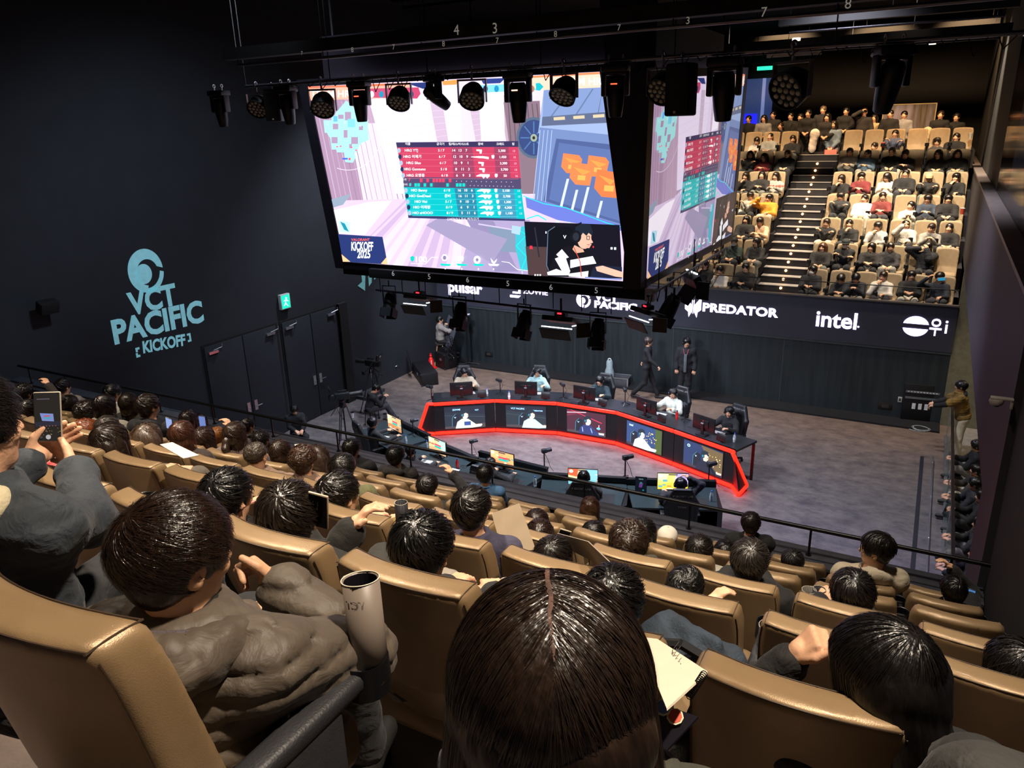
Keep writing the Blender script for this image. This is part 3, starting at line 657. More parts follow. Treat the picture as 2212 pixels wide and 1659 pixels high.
# tinted glass of the upper side room with its coloured light behind
b=MB(); b.boxb((XR+.2,7.6,6.3),(XR+.22,18.5,9.6)); o=struct('window_1',b,mat('#120a0a',.08,0,0,spec=.6,alpha=.45,name='tinted_glass'))
b=MB(); b.boxb((XR+1.2,7.6,6.3),(XR+1.25,18.5,9.9)); struct('wall_right.004',b,mat('#3a120b',.6,0,.3,1.5,emit='#8a2a14',es=.10,name='red_lit_wall'))
b=MB(); b.boxb((XR+.9,8.0,6.3),(XR+.95,10.6,7.0)); struct('wall_right.005',b,mat('#0a0a40',.6,emit='#1a18c8',es=.25,name='blue_lit_wall'))
b=MB(); b.boxb((XR+.2,18.5,6.3),(XR+.4,34,11.2)); struct('wall_right.006',b,BLK)
b=MB(); b.boxb((XR+.2,7.6,9.6),(XR+.4,18.5,11.2)); struct('wall_right.007',b,mat('#1d1712',.8))
# ---- far stand
FY=lambda k:22.7+.95*(k-1); FZ=lambda k:2.63+.6*(k-1)
AX0,AX1=-4.32,-3.08
FST=mat('#17151a',.7,0,.2,3,name='far_stand_riser'); NOS=mat('#8d8783',.6,0,.1,6,name='step_tread')
for k in range(1,8):
    z=FZ(k); y0=FY(k)-.85; y1=y0+.95
    for a,c in ((XL,AX0),(AX1,XR)):
        b=MB(); b.boxb((a,y0,z-1.2),(c,y1 if k<7 else y1+.1,z)); struct('floor.%03d'%(10+k*2+(a>-5)),b,mat('#252229',.8))
b=MB(); b.boxb((XL,FY(8)-.85,FZ(8)-1),(XR,34,FZ(8)-.12)); struct('floor.030',b,mat('#1a1719',.8))
stp=[]
n=0; z=FZ(1)-.2; y=FY(1)-.95
b=MB(); bt=MB(); 
for k in range(1,8):
    for j in range(3):
        zz=FZ(k)+.2*j; yy=FY(k)-.85+.3167*j
        b.boxb((AX0,yy,zz-1.),(AX1,yy+1.0,zz-.01)); bt.boxb((AX0,yy-.015,zz-.012),(AX1,yy+.32,zz+.002)); stp.append((yy,zz))
struct('floor.031',b,FST); struct('floor.032',bt,NOS)
for i,(yy,zz) in enumerate(stp[:20]):
    q=MB(); q.cyl((-3.68,yy-.03,zz-.07),(-3.68,yy+.01,zz-.07),.034,n=12); q.build('step_light',mat('#ffd9a0',.5,emit='#ffb468',es=16.,name='warm_step_light'),None,label='small warm light set in a riser of the far stand stairs',cat='light',group='step lights up the far aisle')
# back of the far stand
b=MB(); b.boxb((XL,34,0),(2,34.3,11.2)); struct('wall_back.003',b,mat('#0d0c0e',.9))
p0=aty(1606,168,33.9);p1=aty(1672,168,33.9);p2=aty(1672,300,33.9)
b=MB(); b.boxb((p0[0]-.3,33.88,p2[2]-.6),(p1[0],33.95,p1[2])); dd=struct('door_3',b,mat('#30406a',.6,emit='#3a4f86',es=.5,name='blue_lit_opening'))
q=MB(); xm=(p0[0]+p1[0])/2+.25; q.boxb((xm-.06,33.8,p2[2]-.6),(xm+.06,33.88,p1[2])); q.build('door_frame',mat('#8a90b0',.5,emit='#8a9ad8',es=.6),dd)
q=MB(); q.boxb((p0[0]-.1,33.8,p2[2]+.2),(xm-.2,33.87,p2[2]+1.0)); q.build('door_light',mat('#1818c0',.5,emit='#2428ff',es=1.2),dd)
# screen panel at the back, bronze reflections painted into its colour and glow
a0=aty(1905,228,31.5);a1=aty(2015,225,31.5);a2=aty(2011,308,31.5);a3=aty(1902,300,31.5)
t=empty('wall_panel',(float(a3[0]),31.5,float(a3[2])),label='large glossy screen panel with painted bronze reflections, top of the far stand',cat='panel')
q=MB(); q.boxb((0,-.02,0),(float(a2[0]-a3[0]),.04,float(a0[2]-a3[2]))); q.build('glossy_sheet',mat('#5a4c2e',.15,.3,.5,2,stretch=(2,1,.25),color2='#9a93a8',name='painted_reflections',emit='#6a5a38',es=.12),t)
q=MB(); w,h=float(a2[0]-a3[0]),float(a0[2]-a3[2])
for p in (((-.03,-.04,-.03),(0,.04,h+.03)),((w,-.04,-.03),(w+.03,.04,h+.03)),((0,-.04,h),(w,.04,h+.03)),((0,-.04,-.03),(w,.04,0))): q.boxb(*p)
q.build('frame',mat('#b9a67a',.4,.5),t)
q=MB(); q.boxb((0,-.0,-2.2),(.06,.05,-.03)); q.boxb((w-.06,0,-2.2),(w,.05,-.03)); q.build('stand',BLK,t)
q=MB(); e=aty(1655,147,33.5); q.boxb((e[0]-.35,33.5,e[2]-.07),(e[0]+.35,33.6,e[2]+.07)); q.build('exit_sign',mat('#10806a',.5,emit='#30ffc8',es=1.2),None,label='thin green exit sign glowing above the blue doorway',cat='sign')
# ---- projected logo on the left wall: flat light-blue letters
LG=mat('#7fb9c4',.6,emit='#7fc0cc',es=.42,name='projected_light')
def wallflat(polys,X=XL+.012,th=.006):
    b=MB()
    for pts in polys: 
        f=[b.bm.verts.new((X,y,z)) for y,z in pts]; b.bm.faces.new(f)
    return b
def lettering(txt,y,z,size,bold,ang=0,sx=1.,space=1.,shear=0):
    V,Fs=text_mesh(txt,size,bold*size,shear,'CENTER',space); ca,sa=math.cos(ang),math.sin(ang)
    # text runs towards +Y (left to right as seen from inside the hall)
    W=[(y+(a*sx*ca-b*sa),z+(a*sx*sa+b*ca)) for a,b in V]; return [[W[i] for i in f] for f in Fs]
def A(px,py): p=atx(px,py,XL+.012); return (float(p[1]),float(p[2]))
lgo=empty('wall_projection',(XL+.012,10.9,4.2),label='large light blue VCT PACIFIC KICKOFF projection on the dark left wall',cat='sign')
def part(polys,name):
    b=wallflat(polys); 
    for v in b.bm.verts: v.co-=Vector((XL+.012,10.9,4.2))
    return b.build(name,LG,lgo,None)
c0=A(315,585); 
def swoosh():
    out=[]; cy,cz=c0; R=.44
    def arc(r,a0,a1,n=26,ox=0,oz=0,sx=.98,sz=1.08): return [(cy+ox+r*sx*math.cos(math.radians(a0+(a1-a0)*i/n)),cz+oz+r*sz*math.sin(math.radians(a0+(a1-a0)*i/n))) for i in range(n+1)]
    # outer crescent body: full circle at left, tail at right
    o=arc(R,-20,330-70,40); o=arc(R,0,265,40); inn=arc(R*.60,262,20,30,.04,-.04); out.append(o+inn)
    out.append(arc(R*.46,0,360,28,-.06,-.06)[:-1]); 
    out.append(arc(R*.98,-98,-8,20,.02,-.02)+arc(R*.80,-8,-92,20,.0,0)); return out
part(swoosh(),'emblem')
def line_txt(t,pl,pr,h,bold,space=1.):
    (y0,z0),(y1,z1)=A(*pl),A(*pr); ang=math.atan2(z1-z0,y1-y0); V,_=text_mesh(t,h,bold*h,0,'CENTER',space); wd=V[:,0].max()-V[:,0].min(); sx=math.hypot(y1-y0,z1-z0)/wd
    return lettering(t,(y0+y1)/2,(z0+z1)/2,h,bold,ang,sx,space)
part(line_txt('VCT',(278,661),(382,637),.66,.04),'wordmark')
part(line_txt('PACIFIC',(243,722),(438,674),.70,.04),'wordmark')
part(line_txt('KICKOFF',(308,752),(400,735),.36,.04),'wordmark')
br=[]
for (px,py,dy,dz) in ((292,752,1,-1),(295,773,1,1),(411,719,-1,-1),(414,737,-1,1)):
    y,z=A(px,py); s=.10; w=.05; br.append([(y,z),(y+dy*s,z),(y+dy*s,z+dz*w),(y+dy*w,z+dz*w),(y+dy*w,z+dz*s),(y,z+dz*s)])
part(br,'corner_mark')
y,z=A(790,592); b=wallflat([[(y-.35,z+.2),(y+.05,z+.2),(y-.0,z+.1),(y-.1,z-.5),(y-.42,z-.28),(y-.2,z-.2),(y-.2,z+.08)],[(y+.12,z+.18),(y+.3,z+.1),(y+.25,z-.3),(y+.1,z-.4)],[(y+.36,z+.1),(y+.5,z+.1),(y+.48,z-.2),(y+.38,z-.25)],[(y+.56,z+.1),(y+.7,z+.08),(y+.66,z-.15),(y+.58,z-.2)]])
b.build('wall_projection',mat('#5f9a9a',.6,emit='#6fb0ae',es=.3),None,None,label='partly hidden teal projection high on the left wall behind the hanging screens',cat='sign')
# green exit sign
y,z=A(612,651); t=empty('exit_sign',(XL,y,z),label='square green exit sign glowing over the left wall doors',cat='sign')
q=MB(); q.boxb((0,-.17,-.2),(.1,.17,.2),.01); q.build('sign_case',mat('#c9cfd0',.4),t)
q=MB(); q.boxb((.1,-.145,-.175),(.106,.145,.175)); q.build('sign_face',mat('#0aa886',.4,emit='#18d8b0',es=1.3),t)
q=MB(); q.sph((.11,.02,.09),.03,(.2,1,1)); q.tube([(.11,.02,.06),(.11,-.02,-.03),(.11,.05,-.12)],.014); q.tube([(.11,-.02,-.03),(.11,-.08,-.1)],.014); q.tube([(.11,-.07,.03),(.11,.02,.05),(.11,.08,.0)],.012); q.build('running_figure',mat('#e8fff8',.4,emit='#c8fff0',es=1.2),t)
# small black speaker on a bracket, far left wall
y,z=A(85,660); t=empty('wall_speaker',(XL,y,z),label='small black speaker on a bracket at far left wall',cat='speaker'); q=MB(); q.box((.28,0,0),(.2,.36,.24),Matrix.Rotation(.4,3,'Y'),.02); q.build('speaker_box',BLK,t); q=MB(); q.cyl((0,0,0),(.2,0,0),.02); q.build('bracket',BLK,t)
# LED ribbon logos on the far fascia
RIB=mat('#ffffff',.5,emit='#d9c4ff',es=5.5,name='white_violet_led')
rb=empty('led_ribbon_sign',(XL,YB-.05,2.0),label='row of glowing white sponsor logos along the far balcony face',cat='sign')
RY=YB-.062
def rpart(polys,name):
    b=MB()
    for pts in polys: b.bm.faces.new([b.bm.verts.new((x-XL,RY-(YB-.05),z-2.0)) for x,z in pts])
    return b.build(name,RIB,rb,None)
def rtext(t,pl,pr,h,bold,shear=0,space=1.):
    a,c=aty(*pl,RY),aty(*pr,RY); V,Fs=text_mesh(t,h,bold*h,shear,'CENTER',space); wd=V[:,0].max()-V[:,0].min(); sx=(c[0]-a[0])/wd; mx=(a[0]+c[0])/2; mz=(a[2]+c[2])/2; off=(V[:,0].max()+V[:,0].min())/2
    W=[(mx+(p-off)*sx,mz+q) for p,q in V]; return [[W[i] for i in f] for f in Fs]
rpart(rtext('pulsar',(968,618),(1042,628),.5,.03),'logo_text')
rpart(rtext('ZOWIE',(1130,628),(1183,634),.24,.015),'logo_text')
c=aty(1113,630,RY); rpart([[(c[0]-.2,c[2]+.2),(c[0]+.12,c[2]+.2),(c[0]+.2,c[2]+.1),(c[0]+.2,c[2]-.06),(c[0]-.1,c[2]-.06),(c[0]-.1,c[2]-.0),(c[0]+.12,c[2]-.0),(c[0]+.12,c[2]+.12),(c[0]-.2,c[2]+.12)],[(c[0]-.2,c[2]-.12),(c[0]+.2,c[2]-.12),(c[0]+.12,c[2]-.2),(c[0]-.2,c[2]-.2)]],'logo_emblem')
rpart(rtext('VCT',(1284,641),(1335,646),.3,.04),'logo_text'); rpart(rtext('PACIFIC',(1284,657),(1376,666),.3,.04),'logo_text')
c=aty(1260,648,RY); 
def disc(cx,cz,r,a0=0,a1=360,n=24,sz=1): return [(cx+r*math.cos(math.radians(a0+(a1-a0)*i/n)),cz+r*sz*math.sin(math.radians(a0+(a1-a0)*i/n))) for i in range(n+1)]
rpart([disc(c[0],c[2],.24,20,270)+disc(c[0]+.03,c[2],.15,270,20),disc(c[0]-.03,c[2]-.02,.1)[:-1],disc(c[0],c[2],.25,-80,10)+disc(c[0],c[2],.18,10,-70)],'logo_emblem')
rpart(rtext('PREDATOR',(1518,663),(1681,679),.34,.04,.0,1.05),'logo_text')
c=aty(1497,664,RY); k=.01
def mir(P): return [P,[(-x,z) for x,z in P][::-1]]
pd_=[]
for P in ([(-.24,.32),(-.03,.06),(-.03,-.12),(-.12,-.3),(-.14,-.14),(-.24,-.06)],[(-.035,.24),(-.012,.2),(-.012,-.2),(-.035,-.1)]): pd_+=[[(c[0]+x,c[2]+z) for x,z in Q] for Q in mir(P)]
rpart(pd_,'logo_emblem')
rpart(rtext('intel',(1763,689),(1851,697),.62,.02),'logo_text'); c=aty(1854,706,RY); rpart([disc(c[0],c[2],.025)[:-1]],'logo_emblem')
c=aty(1978,704,RY); rpart([disc(c[0],c[2],.3,12,168,24,.85),disc(c[0],c[2]-.02,.3,192,348,24,.85)],'logo_emblem')
rpart(rtext('우',(2008,708),(2034,711),.5,.015),'logo_text'); c=aty(2044,708,RY); rpart([[(c[0]-.02,c[2]-.15),(c[0]+.025,c[2]-.15),(c[0]+.025,c[2]+.08),(c[0]-.02,c[2]+.08)],disc(c[0],c[2]+.15,.03)[:-1]],'logo_text')
# wall sockets
for (px,py,w,h,m,lb) in ((1944,863,.1,.15,'#b8b8b4','white wall socket plate near the equipment rack'),(1912,877,.34,.18,'#1c1613','dark recessed floor box on the back wall under the ribbon sign'),(1056,765,.3,.16,'#101214','black outlet box low on the back wall beside the stool')):
    c=aty(px,py,YB-.01); q=MB(); q.box((float(c[0]),YB-.012,float(c[2])),(w,.02,h),None,.004); o=q.build('wall_socket',mat(m,.5),None,label=lb,cat='socket')
    q=MB(); q.box((float(c[0]),YB-.024,float(c[2])),(w*.5,.006,h*.5)); q.build('socket_insert',mat('#3a3430',.5),o)
# glass balustrade on the stage floor at the right
t=empty('glass_balustrade',(XR+.15,9,0),label='clear glass balustrade with dark top rail at the right edge of the stage',cat='railing')
GL=mat('#a8c4b8',.05,0,0,spec=.5,alpha=.22,name='clear_glass')
for i in range(6): q=MB(); q.boxb((0,.05+i*1.95,.08),(.012,1.9+i*1.95,1.0)); q.build('glass_pane',GL,t)
q=MB(); q.boxb((-.02,0,1.0),(.035,11.9,1.05)); q.build('top_rail',mat('#241c1a',.3),t)
q=MB(); q.boxb((-.03,0,.02),(.04,11.9,.08)); q.build('base_shoe',STL,t)
for i in range(7): q=MB(); q.cyl((.0,.02+i*1.95,0),(.0,.02+i*1.95,1.0),.012); q.build('post',STL,t)
t=empty('shoe_reflection',(XR-.12,9,0),label='silver tube standing in for the glass balustrade shoe reflection',cat='railing'); q=MB(); q.cyl((0,0,.12),(0,10.2,.12),.016); q.build('tube',STL,t)  # reflection of the base shoe, modelled as a steel tube on feet
for i in range(6): q=MB(); q.cyl((0,.3+i*1.9,0),(0,.3+i*1.9,.12),.01); q.sph((0,.3+i*1.9,.12),.026,u=10,v=6); q.build('foot',STL,t)
b=MB(); b.boxb((.42,9.2,.0),(.5,19.4,.004)); struct('trim_7',b,mat('#1d1f26',.5))
# dome camera on the dark wall
c=atx(2190,866,XR); t=empty('dome_camera',(XR,float(c[1]),float(c[2])),s=.62,label='white dome camera on a bracket on the dark right wall',cat='camera')
q=MB(); q.boxb((-.03,-.04,-.12),(0,.04,.02),.005); q.boxb((-.28,-.05,0),(0,.05,.03),.008); q.build('bracket',mat('#b9afa6',.5),t)
q=MB(); q.lathe([(0,-.0),(.085,0),(.095,-.03),(.08,-.075),(.06,-.085)],(-.2,0,0)); q.build('housing',mat('#b0a69e',.5),t)
q=MB(); q.sph((-.2,0,-.08),.055,(1,1,.7)); q.build('lens_dome',mat('#2a2630',.15),t)
# ---------------------------------------------------------------- hanging screens
FR=mat('#15131a',.45,.2,.1,3,name='screen_frame_black')
CY0=11.0
TL,TR,BR_,BL=aty(667,187,CY0-.05),aty(1297,155,CY0-.05),aty(1358,608,CY0+.05),aty(745,565,CY0+.05)
c1=aty(1393,603,CY0)[0]
RTL,RTR,RBR,RBL=atx(1411,170,c1+.05),atx(1607,160,c1+.05),atx(1575,508,c1),atx(1391,603,c1)
# picture traced in a working frame, mapped to the panel by a homography
ZK=660/2212.
def zz(x,y): return (700+x*ZK,130+y*ZK)
Hm=homog([((p[0]-700)/ZK,(p[1]-130)/ZK) for p in ((667,187),(1297,155),(1358,608),(745,565))],[(0,1),(1,1),(1,0),(0,0)])
def game_canvas():
    c=Canvas(H=Hm); R=random.Random(3)
    def uv(pts,col): c.lay+=1; c.P.append((pts,srgb(col),c.lay))
    uv([(0,0),(1,0),(1,1),(0,1)],'#e3d3ee')
    # plaster wall, columns, floor
    c.poly([(-110,180),(480,180),(640,960),(0,1120)],'#b99bb4'); c.poly([(-110,260),(150,280),(290,1020),(60,1040)],'#a98aa6')
    for i in range(14): x=-60+i*38; c.line([(x,290),(x+150,1010)],5,R.choice(['#cbb2cf','#94789a','#bfa0bd']))
    c.poly([(330,280),(1000,230),(1020,960),(520,960)],'#ecdcf3'); 
    for (a,w,cl) in ((770,90,'#cbb4cc'),(1050,70,'#c9b2c8'),(1270,50,'#bda2b4')): c.poly([(a,250),(a+w,248),(a+w+60,640),(a+70,640)],cl)
    for i in range(11): c.line([(360+i*14,330+i*58),(1280,300+i*34)],2.5,'#dccbe4')
    c.poly([(1130,230),(1310,220),(1320,560),(1150,580)],'#fbeeff')
    c.poly([(1310,300),(1570,290),(1600,960),(1400,960)],'#86707e')
    for i in range(7): c.line([(1345+i*34,310),(1365+i*36,620)],7,'#63515f')
    c.circ(1528,555,125,150,'#57687f'); c.circ(1528,555,108,130,'#39497a'); 
    for i in range(8): a=i*PI/4; c.line([(1528+30*math.cos(a),555+36*math.sin(a)),(1528+96*math.cos(a),555+118*math.sin(a))],9,'#4f73a8')
    c.circ(1528,555,24,28,'#98a898'); c.circ(1528,555,10,12,'#332b2b')
    # floor boards
    c.poly([(40,1010),(500,1000),(1500,960),(2206,1180),(2206,1610),(110,1490)],'#d9c4e2')
    for i in range(15): x=90+i*105; c.poly([(640+i*45,960),(668+i*45,960),(x+70,1500),(x,1500)],R.choice(['#efe2f6','#c6add0','#b79cc4','#e5d3ee']))
    c.poly([(70,1080),(330,1020),(500,1010),(300,1260),(110,1250)],'#fbf1ff'); c.poly([(1100,1130),(1500,1150),(1550,1560),(1000,1530)],'#a99bc2')
    c.poly([(1040,1140),(1240,1160),(1420,1530),(1250,1530)],'#8f86ae'); c.poly([(1200,1200),(1400,1215),(1420,1390),(1270,1380)],'#7d8fa8'); c.line([(1130,1180),(1430,1230),(1450,1560)],10,'#c9bcdc')
    c.poly([(750,1190),(850,1130),(1340,1290),(1230,1470)],'#9c93b6'); c.poly([(40,1000),(200,960),(140,1040),(70,1060)],'#8fa0b4')
    # steel door, crates
    c.poly([(1600,215),(2165,130),(2185,700),(1560,520)],'#9aaed6'); c.poly([(1600,215),(2165,150),(2170,360),(1590,430)],'#7f95c4')
    for i in range(3): c.line([(1640+i*170,420),(1800+i*150,205)],10,'#64789f')
    c.poly([(1590,405),(2172,365),(2172,445),(1585,470)],'#5c6785')
    for i in range(4): c.poly([(1670+i*140,408-i*9),(1750+i*140,402-i*9),(1752+i*140,425-i*9),(1672+i*140,430-i*9)],'#d3c3a2')
    c.poly([(1570,480),(2180,530),(2206,1200),(1530,1080)],'#7287b8'); c.poly([(1690,560),(2185,600),(2206,1180),(1600,1010)],'#4e5f92'); c.poly([(1710,590),(2185,640),(2200,1160),(1640,1000)],'#5c70a6')
    for i in range(4): c.line([(1575+i*28,500),(1520+i*30,1050)],5,'#a8bbe4')
    for (x,y,s) in ((1800,740,75),(1985,760,80),(1870,815,85),(2065,885,105)):
        c.poly([(x-s*.8,y-s),(x+s*.7,y-s*.8),(x+s,y-s*.4),(x+s*.7,y+s*1.0),(x-s*.5,y+s*.9),(x-s*1.,y+s*.3)],'#f0834f' if s<100 else '#ee7a48')
        c.poly([(x-s*.7,y-s*.6),(x+s*.8,y-s*.2),(x+s*.1,y+s*.1)],'#ff9c4e'); c.poly([(x-s*.3,y+s*.1),(x+s*.35,y+s*.15),(x+s*.3,y+s*.55),(x-s*.35,y+s*.5)],'#f2b25c')
    for (x,y) in ((1765,850),(1830,930),(1910,910),(2005,1010)): c.poly([(x,y),(x+18,y),(x-60,y+330),(x-80,y+330)],'#cfd9f5')
    # teal outlined cloth
    c.poly([(1470,980),(1760,1060),(2206,1190),(2206,1230),(1700,1150),(1480,1060)],'#6a78cf'); c.line([(1455,975),(1600,1030),(1760,1060),(2050,1170),(2200,1200)],6,'#21e0e8')
    c.poly([(1400,1210),(1475,1190),(1495,1520),(1440,1525),(1400,1360)],'#3fb6c6'); c.line([(1400,1210),(1480,1260),(1405,1340),(1480,1420),(1440,1520)],6,'#18e8e0'); c.line([(1480,1140),(1560,1115),(1620,1150)],8,'#25dbe0')
    c.poly([(1375,1190),(1440,1200),(1430,1260),(1370,1245)],'#a9c8e0')
    # minimap
    mm='#a6e3e6'; 
    for P in ([(170,290),(330,430),(240,470),(80,440),(90,380)],[(0,430),(60,430),(60,410),(110,400),(330,430),(325,520),(10,520)],[(20,510),(330,510),(335,570),(270,600),(250,650),(60,630),(50,560)],[(90,600),(250,600),(245,660),(100,660)],[(150,650),(215,650),(240,690),(215,735),(160,730)],[(70,400),(130,395),(130,640),(60,640)],[(200,440),(250,440),(250,640),(190,640)]): c.poly(P,mm)
    for (x,y,w,h) in ((110,390,40,30),(160,370,45,60),(60,550,45,45),(205,550,50,50),(190,600,20,30),(70,455,40,40),(262,470,30,30),(150,500,28,55)): c.rect(x,y,x+w,y+h,'#a98fae')
    c.rect(180,420,235,480,'#7fcfe8'); c.rect(75,400,105,440,'#68b8ff'); c.rect(140,700,180,712,'#4a60d8'); c.rect(185,700,200,716,'#e24a6a')
    for (x,y) in ((95,615),(120,612),(200,620),(235,640)): c.rect(x,y,x+14,y+9,'#ff5a76')
    c.text('C',35,455,30,'#c8fbff'); c.text('B',160,445,30,'#c8fbff'); c.text('A',270,470,30,'#c8fbff')
    c.P.append((c.map([(180+250*math.cos(t),520+270*math.sin(t)) for t in np.linspace(.2,1.9,20)]+[(180+246*math.cos(t),520+266*math.sin(t)) for t in np.linspace(1.9,.2,20)]),srgb('#e9dcf2'),c.lay))
    # top banner
    c.poly([(-112,190),(640,160),(640,215),(690,265),(-100,290)],'#ffb29a'); c.poly([(-112,190),(620,162),(620,178),(-112,205)],'#ff7452'); c.poly([(330,205),(700,195),(715,240),(690,275),(335,268)],'#c6486e')
    c.poly([(610,165),(770,160),(820,205),(730,205)],'#2c3a78'); c.poly([(870,150),(990,140),(975,175),(880,180)],'#ff9a52'); c.poly([(890,190),(960,185),(980,215),(950,250),(890,245)],'#f4f2e6'); c.poly([(1150,135),(1330,128),(1290,165),(1170,170)],'#2f3f86')
    c.poly([(1110,180),(1560,165),(1600,185),(1560,215),(1115,235)],'#7fd0ee'); c.poly([(1480,115),(2005,85),(2005,195),(1560,215),(1490,165)],'#ffd0b8'); c.poly([(1480,115),(2005,85),(2005,100),(1480,130)],'#ff8a5a')
    c.poly([(1545,165),(1575,163),(1602,190),(1575,218),(1548,215)],'#1fb6c2')
    c.text('TEAM HRG',80,245,70,'#fff6f0',.02,ang=0); c.text('TEAM HIO',1880,155,74,'#fff6f0',.02)
    for x,cl in ((360,'#f0e4e8'),(430,'#1f8fb4'),(505,'#a05040'),(580,'#c4486e'),(648,'#38406a')): c.circ(x,245,17,24,cl,12); c.rect(x-24,280,x+24,292,'#f5e8f2')
    for x,cl in ((1185,'#23284a'),(1265,'#2390c0'),(1345,'#506080'),(1520,'#b07860')): c.circ(x,205,17,24,cl,12); c.rect(x-24,236,x+24,246,'#f5f0fa')
    c.line([(1010,200),(940,300),(920,345),(900,310),(965,300)],5,'#f3ebf8'); c.poly([(490,296),(538,294),(530,330),(512,350),(495,330)],'#f2e9e6')
    # scoreboard
    c.poly([(535,588),(1420,578),(1420,620),(542,624)],'#3a3358'); c.poly([(542,624),(1420,620),(1438,845),(585,838)],'#c43f5e'); c.poly([(585,838),(1438,845),(1442,925),(592,910)],'#4f4668'); c.poly([(592,910),(1442,925),(1470,1142),(622,1115)],'#08b8bd'); c.poly([(622,1115),(1470,1142),(1470,1158),(625,1135)],'#343a64')
    c.poly([(940,626),(1090,625),(1110,842),(955,840)],'#96405f'); c.poly([(1245,622),(1350,621),(1368,844),(1262,843)],'#96405f'); c.poly([(960,918),(1110,921),(1132,1134),(992,1130)],'#2a7f9c'); c.poly([(1270,923),(1390,924),(1410,1140),(1292,1138)],'#3f8fae')
    W='#ffffff'
    for x,t in ((622,'이름'),(860,'궁극기'),(992,'킬/데스/어시스트'),(1150,'장비'),(1292,'크레드'),(1385,'핑')): c.text(t,x,600,21,W,.01)
    red=[('HRG YTJ','5 / 7','14','13','7','3,300','13',0),('HRG 이재기','6 / 7','12','10','9','1,450','15',1),('HRG Silus','6 / 7','10','9','1','3,300','13',0),('HRG Gonnuno','5 / 8','8','11','3','3,700','13',0),('HRG 오영웅','6 / 8','6','9','3','50','16',2)]
    teal=[('HIO Benny','6 / 8','16','10','6','3,100','13',2),('HIO GodDead','준비','16','11','3','3,700','15',2),('HIO Vici','5 / 7','9','10','7','1,300','15',2),('HIO 이채왕','8 / 9','6','9','1','4,300','13',2),('HIO aHOOO','8 / 9','5','11','6','1,100','13',2)]
    def gun(x,y,k):
        if k==0: c.poly([(x-20,y-12),(x+20,y-10),(x+20,y+2),(x+16,y+20),(x+4,y+18),(x+2,y+2),(x-20,y)],W)
        elif k==1: c.poly([(x-65,y-4),(x-10,y-8),(x+20,y-8),(x+62,y-2),(x+62,y+14),(x+25,y+8),(x-10,y+6),(x-65,y)],W)
        else: c.poly([(x-48,y-2),(x-20,y-14),(x+48,y-12),(x+48,y+2),(x+30,y+18),(x+18,y+4),(x+4,y+20),(x-8,y+4),(x-48,y+4)],W)
    for rows,y0,dy,x0,dx in ((red,646,43,648,8),(teal,934,41,705,7)):
        for i,r in enumerate(rows):
            y=y0+i*dy+(i*2 if rows is red else 0); o=i*dx
            c.text(r[0],x0+o,y,26,W,.015); c.text(r[1],(865 if rows is red else 908)+o*.8,y,25,W,.01)
            for j,q in enumerate(r[2:5]): c.text(q,(955 if rows is red else 997)+j*46+o*.8,y,26,W,.01)
            gun((1140 if rows is red else 1175)+o*.9,y+3,r[7])
            if r[7]: c.poly([((1232 if rows is red else 1262)+o+a,y+b) for a,b in ((-11,-10),(0,-14),(11,-10),(9,8),(0,15),(-9,8))],W)
            c.text(r[5],(1303 if rows is red else 1335)+o*.8,y+2,24,W,.012); c.text(r[6],(1390 if rows is red else 1425)+o*.6,y+4,20,'#e8d8ea')
            c.circ((558 if rows is red else 610)+o,y,13,18,'#24345a' if (i%2) else '#a8b8d0',10)
            c.line([((575 if rows is red else 630)+o,y+21),(1410+o*.5,y+25)],2,'#d66f88' if rows is red else '#5fd6da')
    c.text('공격',598,857,19,W); c.text('수비',606,892,19,W); c.text('7',637,857,30,'#ff5070',.02); c.text('8',643,893,30,'#20e6d8',.02)
    for x in (723,770,815,838,862,885,933): c.rect(x-9,849,x+9,874,'#e04060')
    for x in (683,705,750,797,915,985,1008,1033): c.rect(x-9,882,x+9,906,'#12d0c4')
    for i in range(12): c.circ(980+i*36,866+i*.6,3,4,'#c8b8d8',6); c.circ(1080+i*28,898+i*.6,3,4,'#c8b8d8',6)
    c.text('[ HOLD ] 가시 켜기/끄기',1030,1142,22,W)
    # hud
    c.poly([(645,1420),(660,1412),(675,1420),(673,1442),(660,1456),(647,1442)],'#12c8b8'); c.text('100',720,1440,62,W,.012); c.line([(650,1468),(755,1472),(800,1422),(845,1424)],4,W)
    for x in (900,1020,1140,1250): c.poly([(x-40,1468),(x+42,1472),(x+30,1486),(x-28,1484)],'#19d4c4' if x<1200 else '#f2f2f2'); c.circ(x,1508,5,7,W,8)
    c.circ(895,1425,24,28,W,6); c.circ(895,1425,14,17,'#8a7ea8',6); c.poly([(990,1425),(1010,1410),(1035,1420),(1030,1455),(1015,1440),(990,1450)],W); c.circ(1131,1440,26,30,W,12); c.circ(1131,1440,11,13,'#8a7ea8',8); c.poly([(1228,1425),(1252,1455),(1276,1430),(1270,1450),(1252,1476),(1235,1455)],W)
    c.line([(1308,1452),(1362,1460),(1420,1510),(1500,1520)],4,W)
    c.poly([(120,1150),(205,1165),(205,1245),(125,1235)],'#bfe0f2'); c.poly([(130,1160),(165,1175),(195,1235),(160,1220)],'#1a8fa8')
    # badge
    c.poly([(115,1252),(442,1272),(480,1475),(150,1455)],'#24346e'); c.poly([(140,1400),(205,1455),(150,1455)],'#ffc48e'); c.poly([(472,1420),(480,1475),(430,1470)],'#ffc48e')
    c.text('VALORANT',280,1294,26,'#ff6a5a',.015); c.text('KICKOFF',292,1345,88,W,.03,sx=.46); c.text('2025',305,1402,82,W,.03,sx=.6)
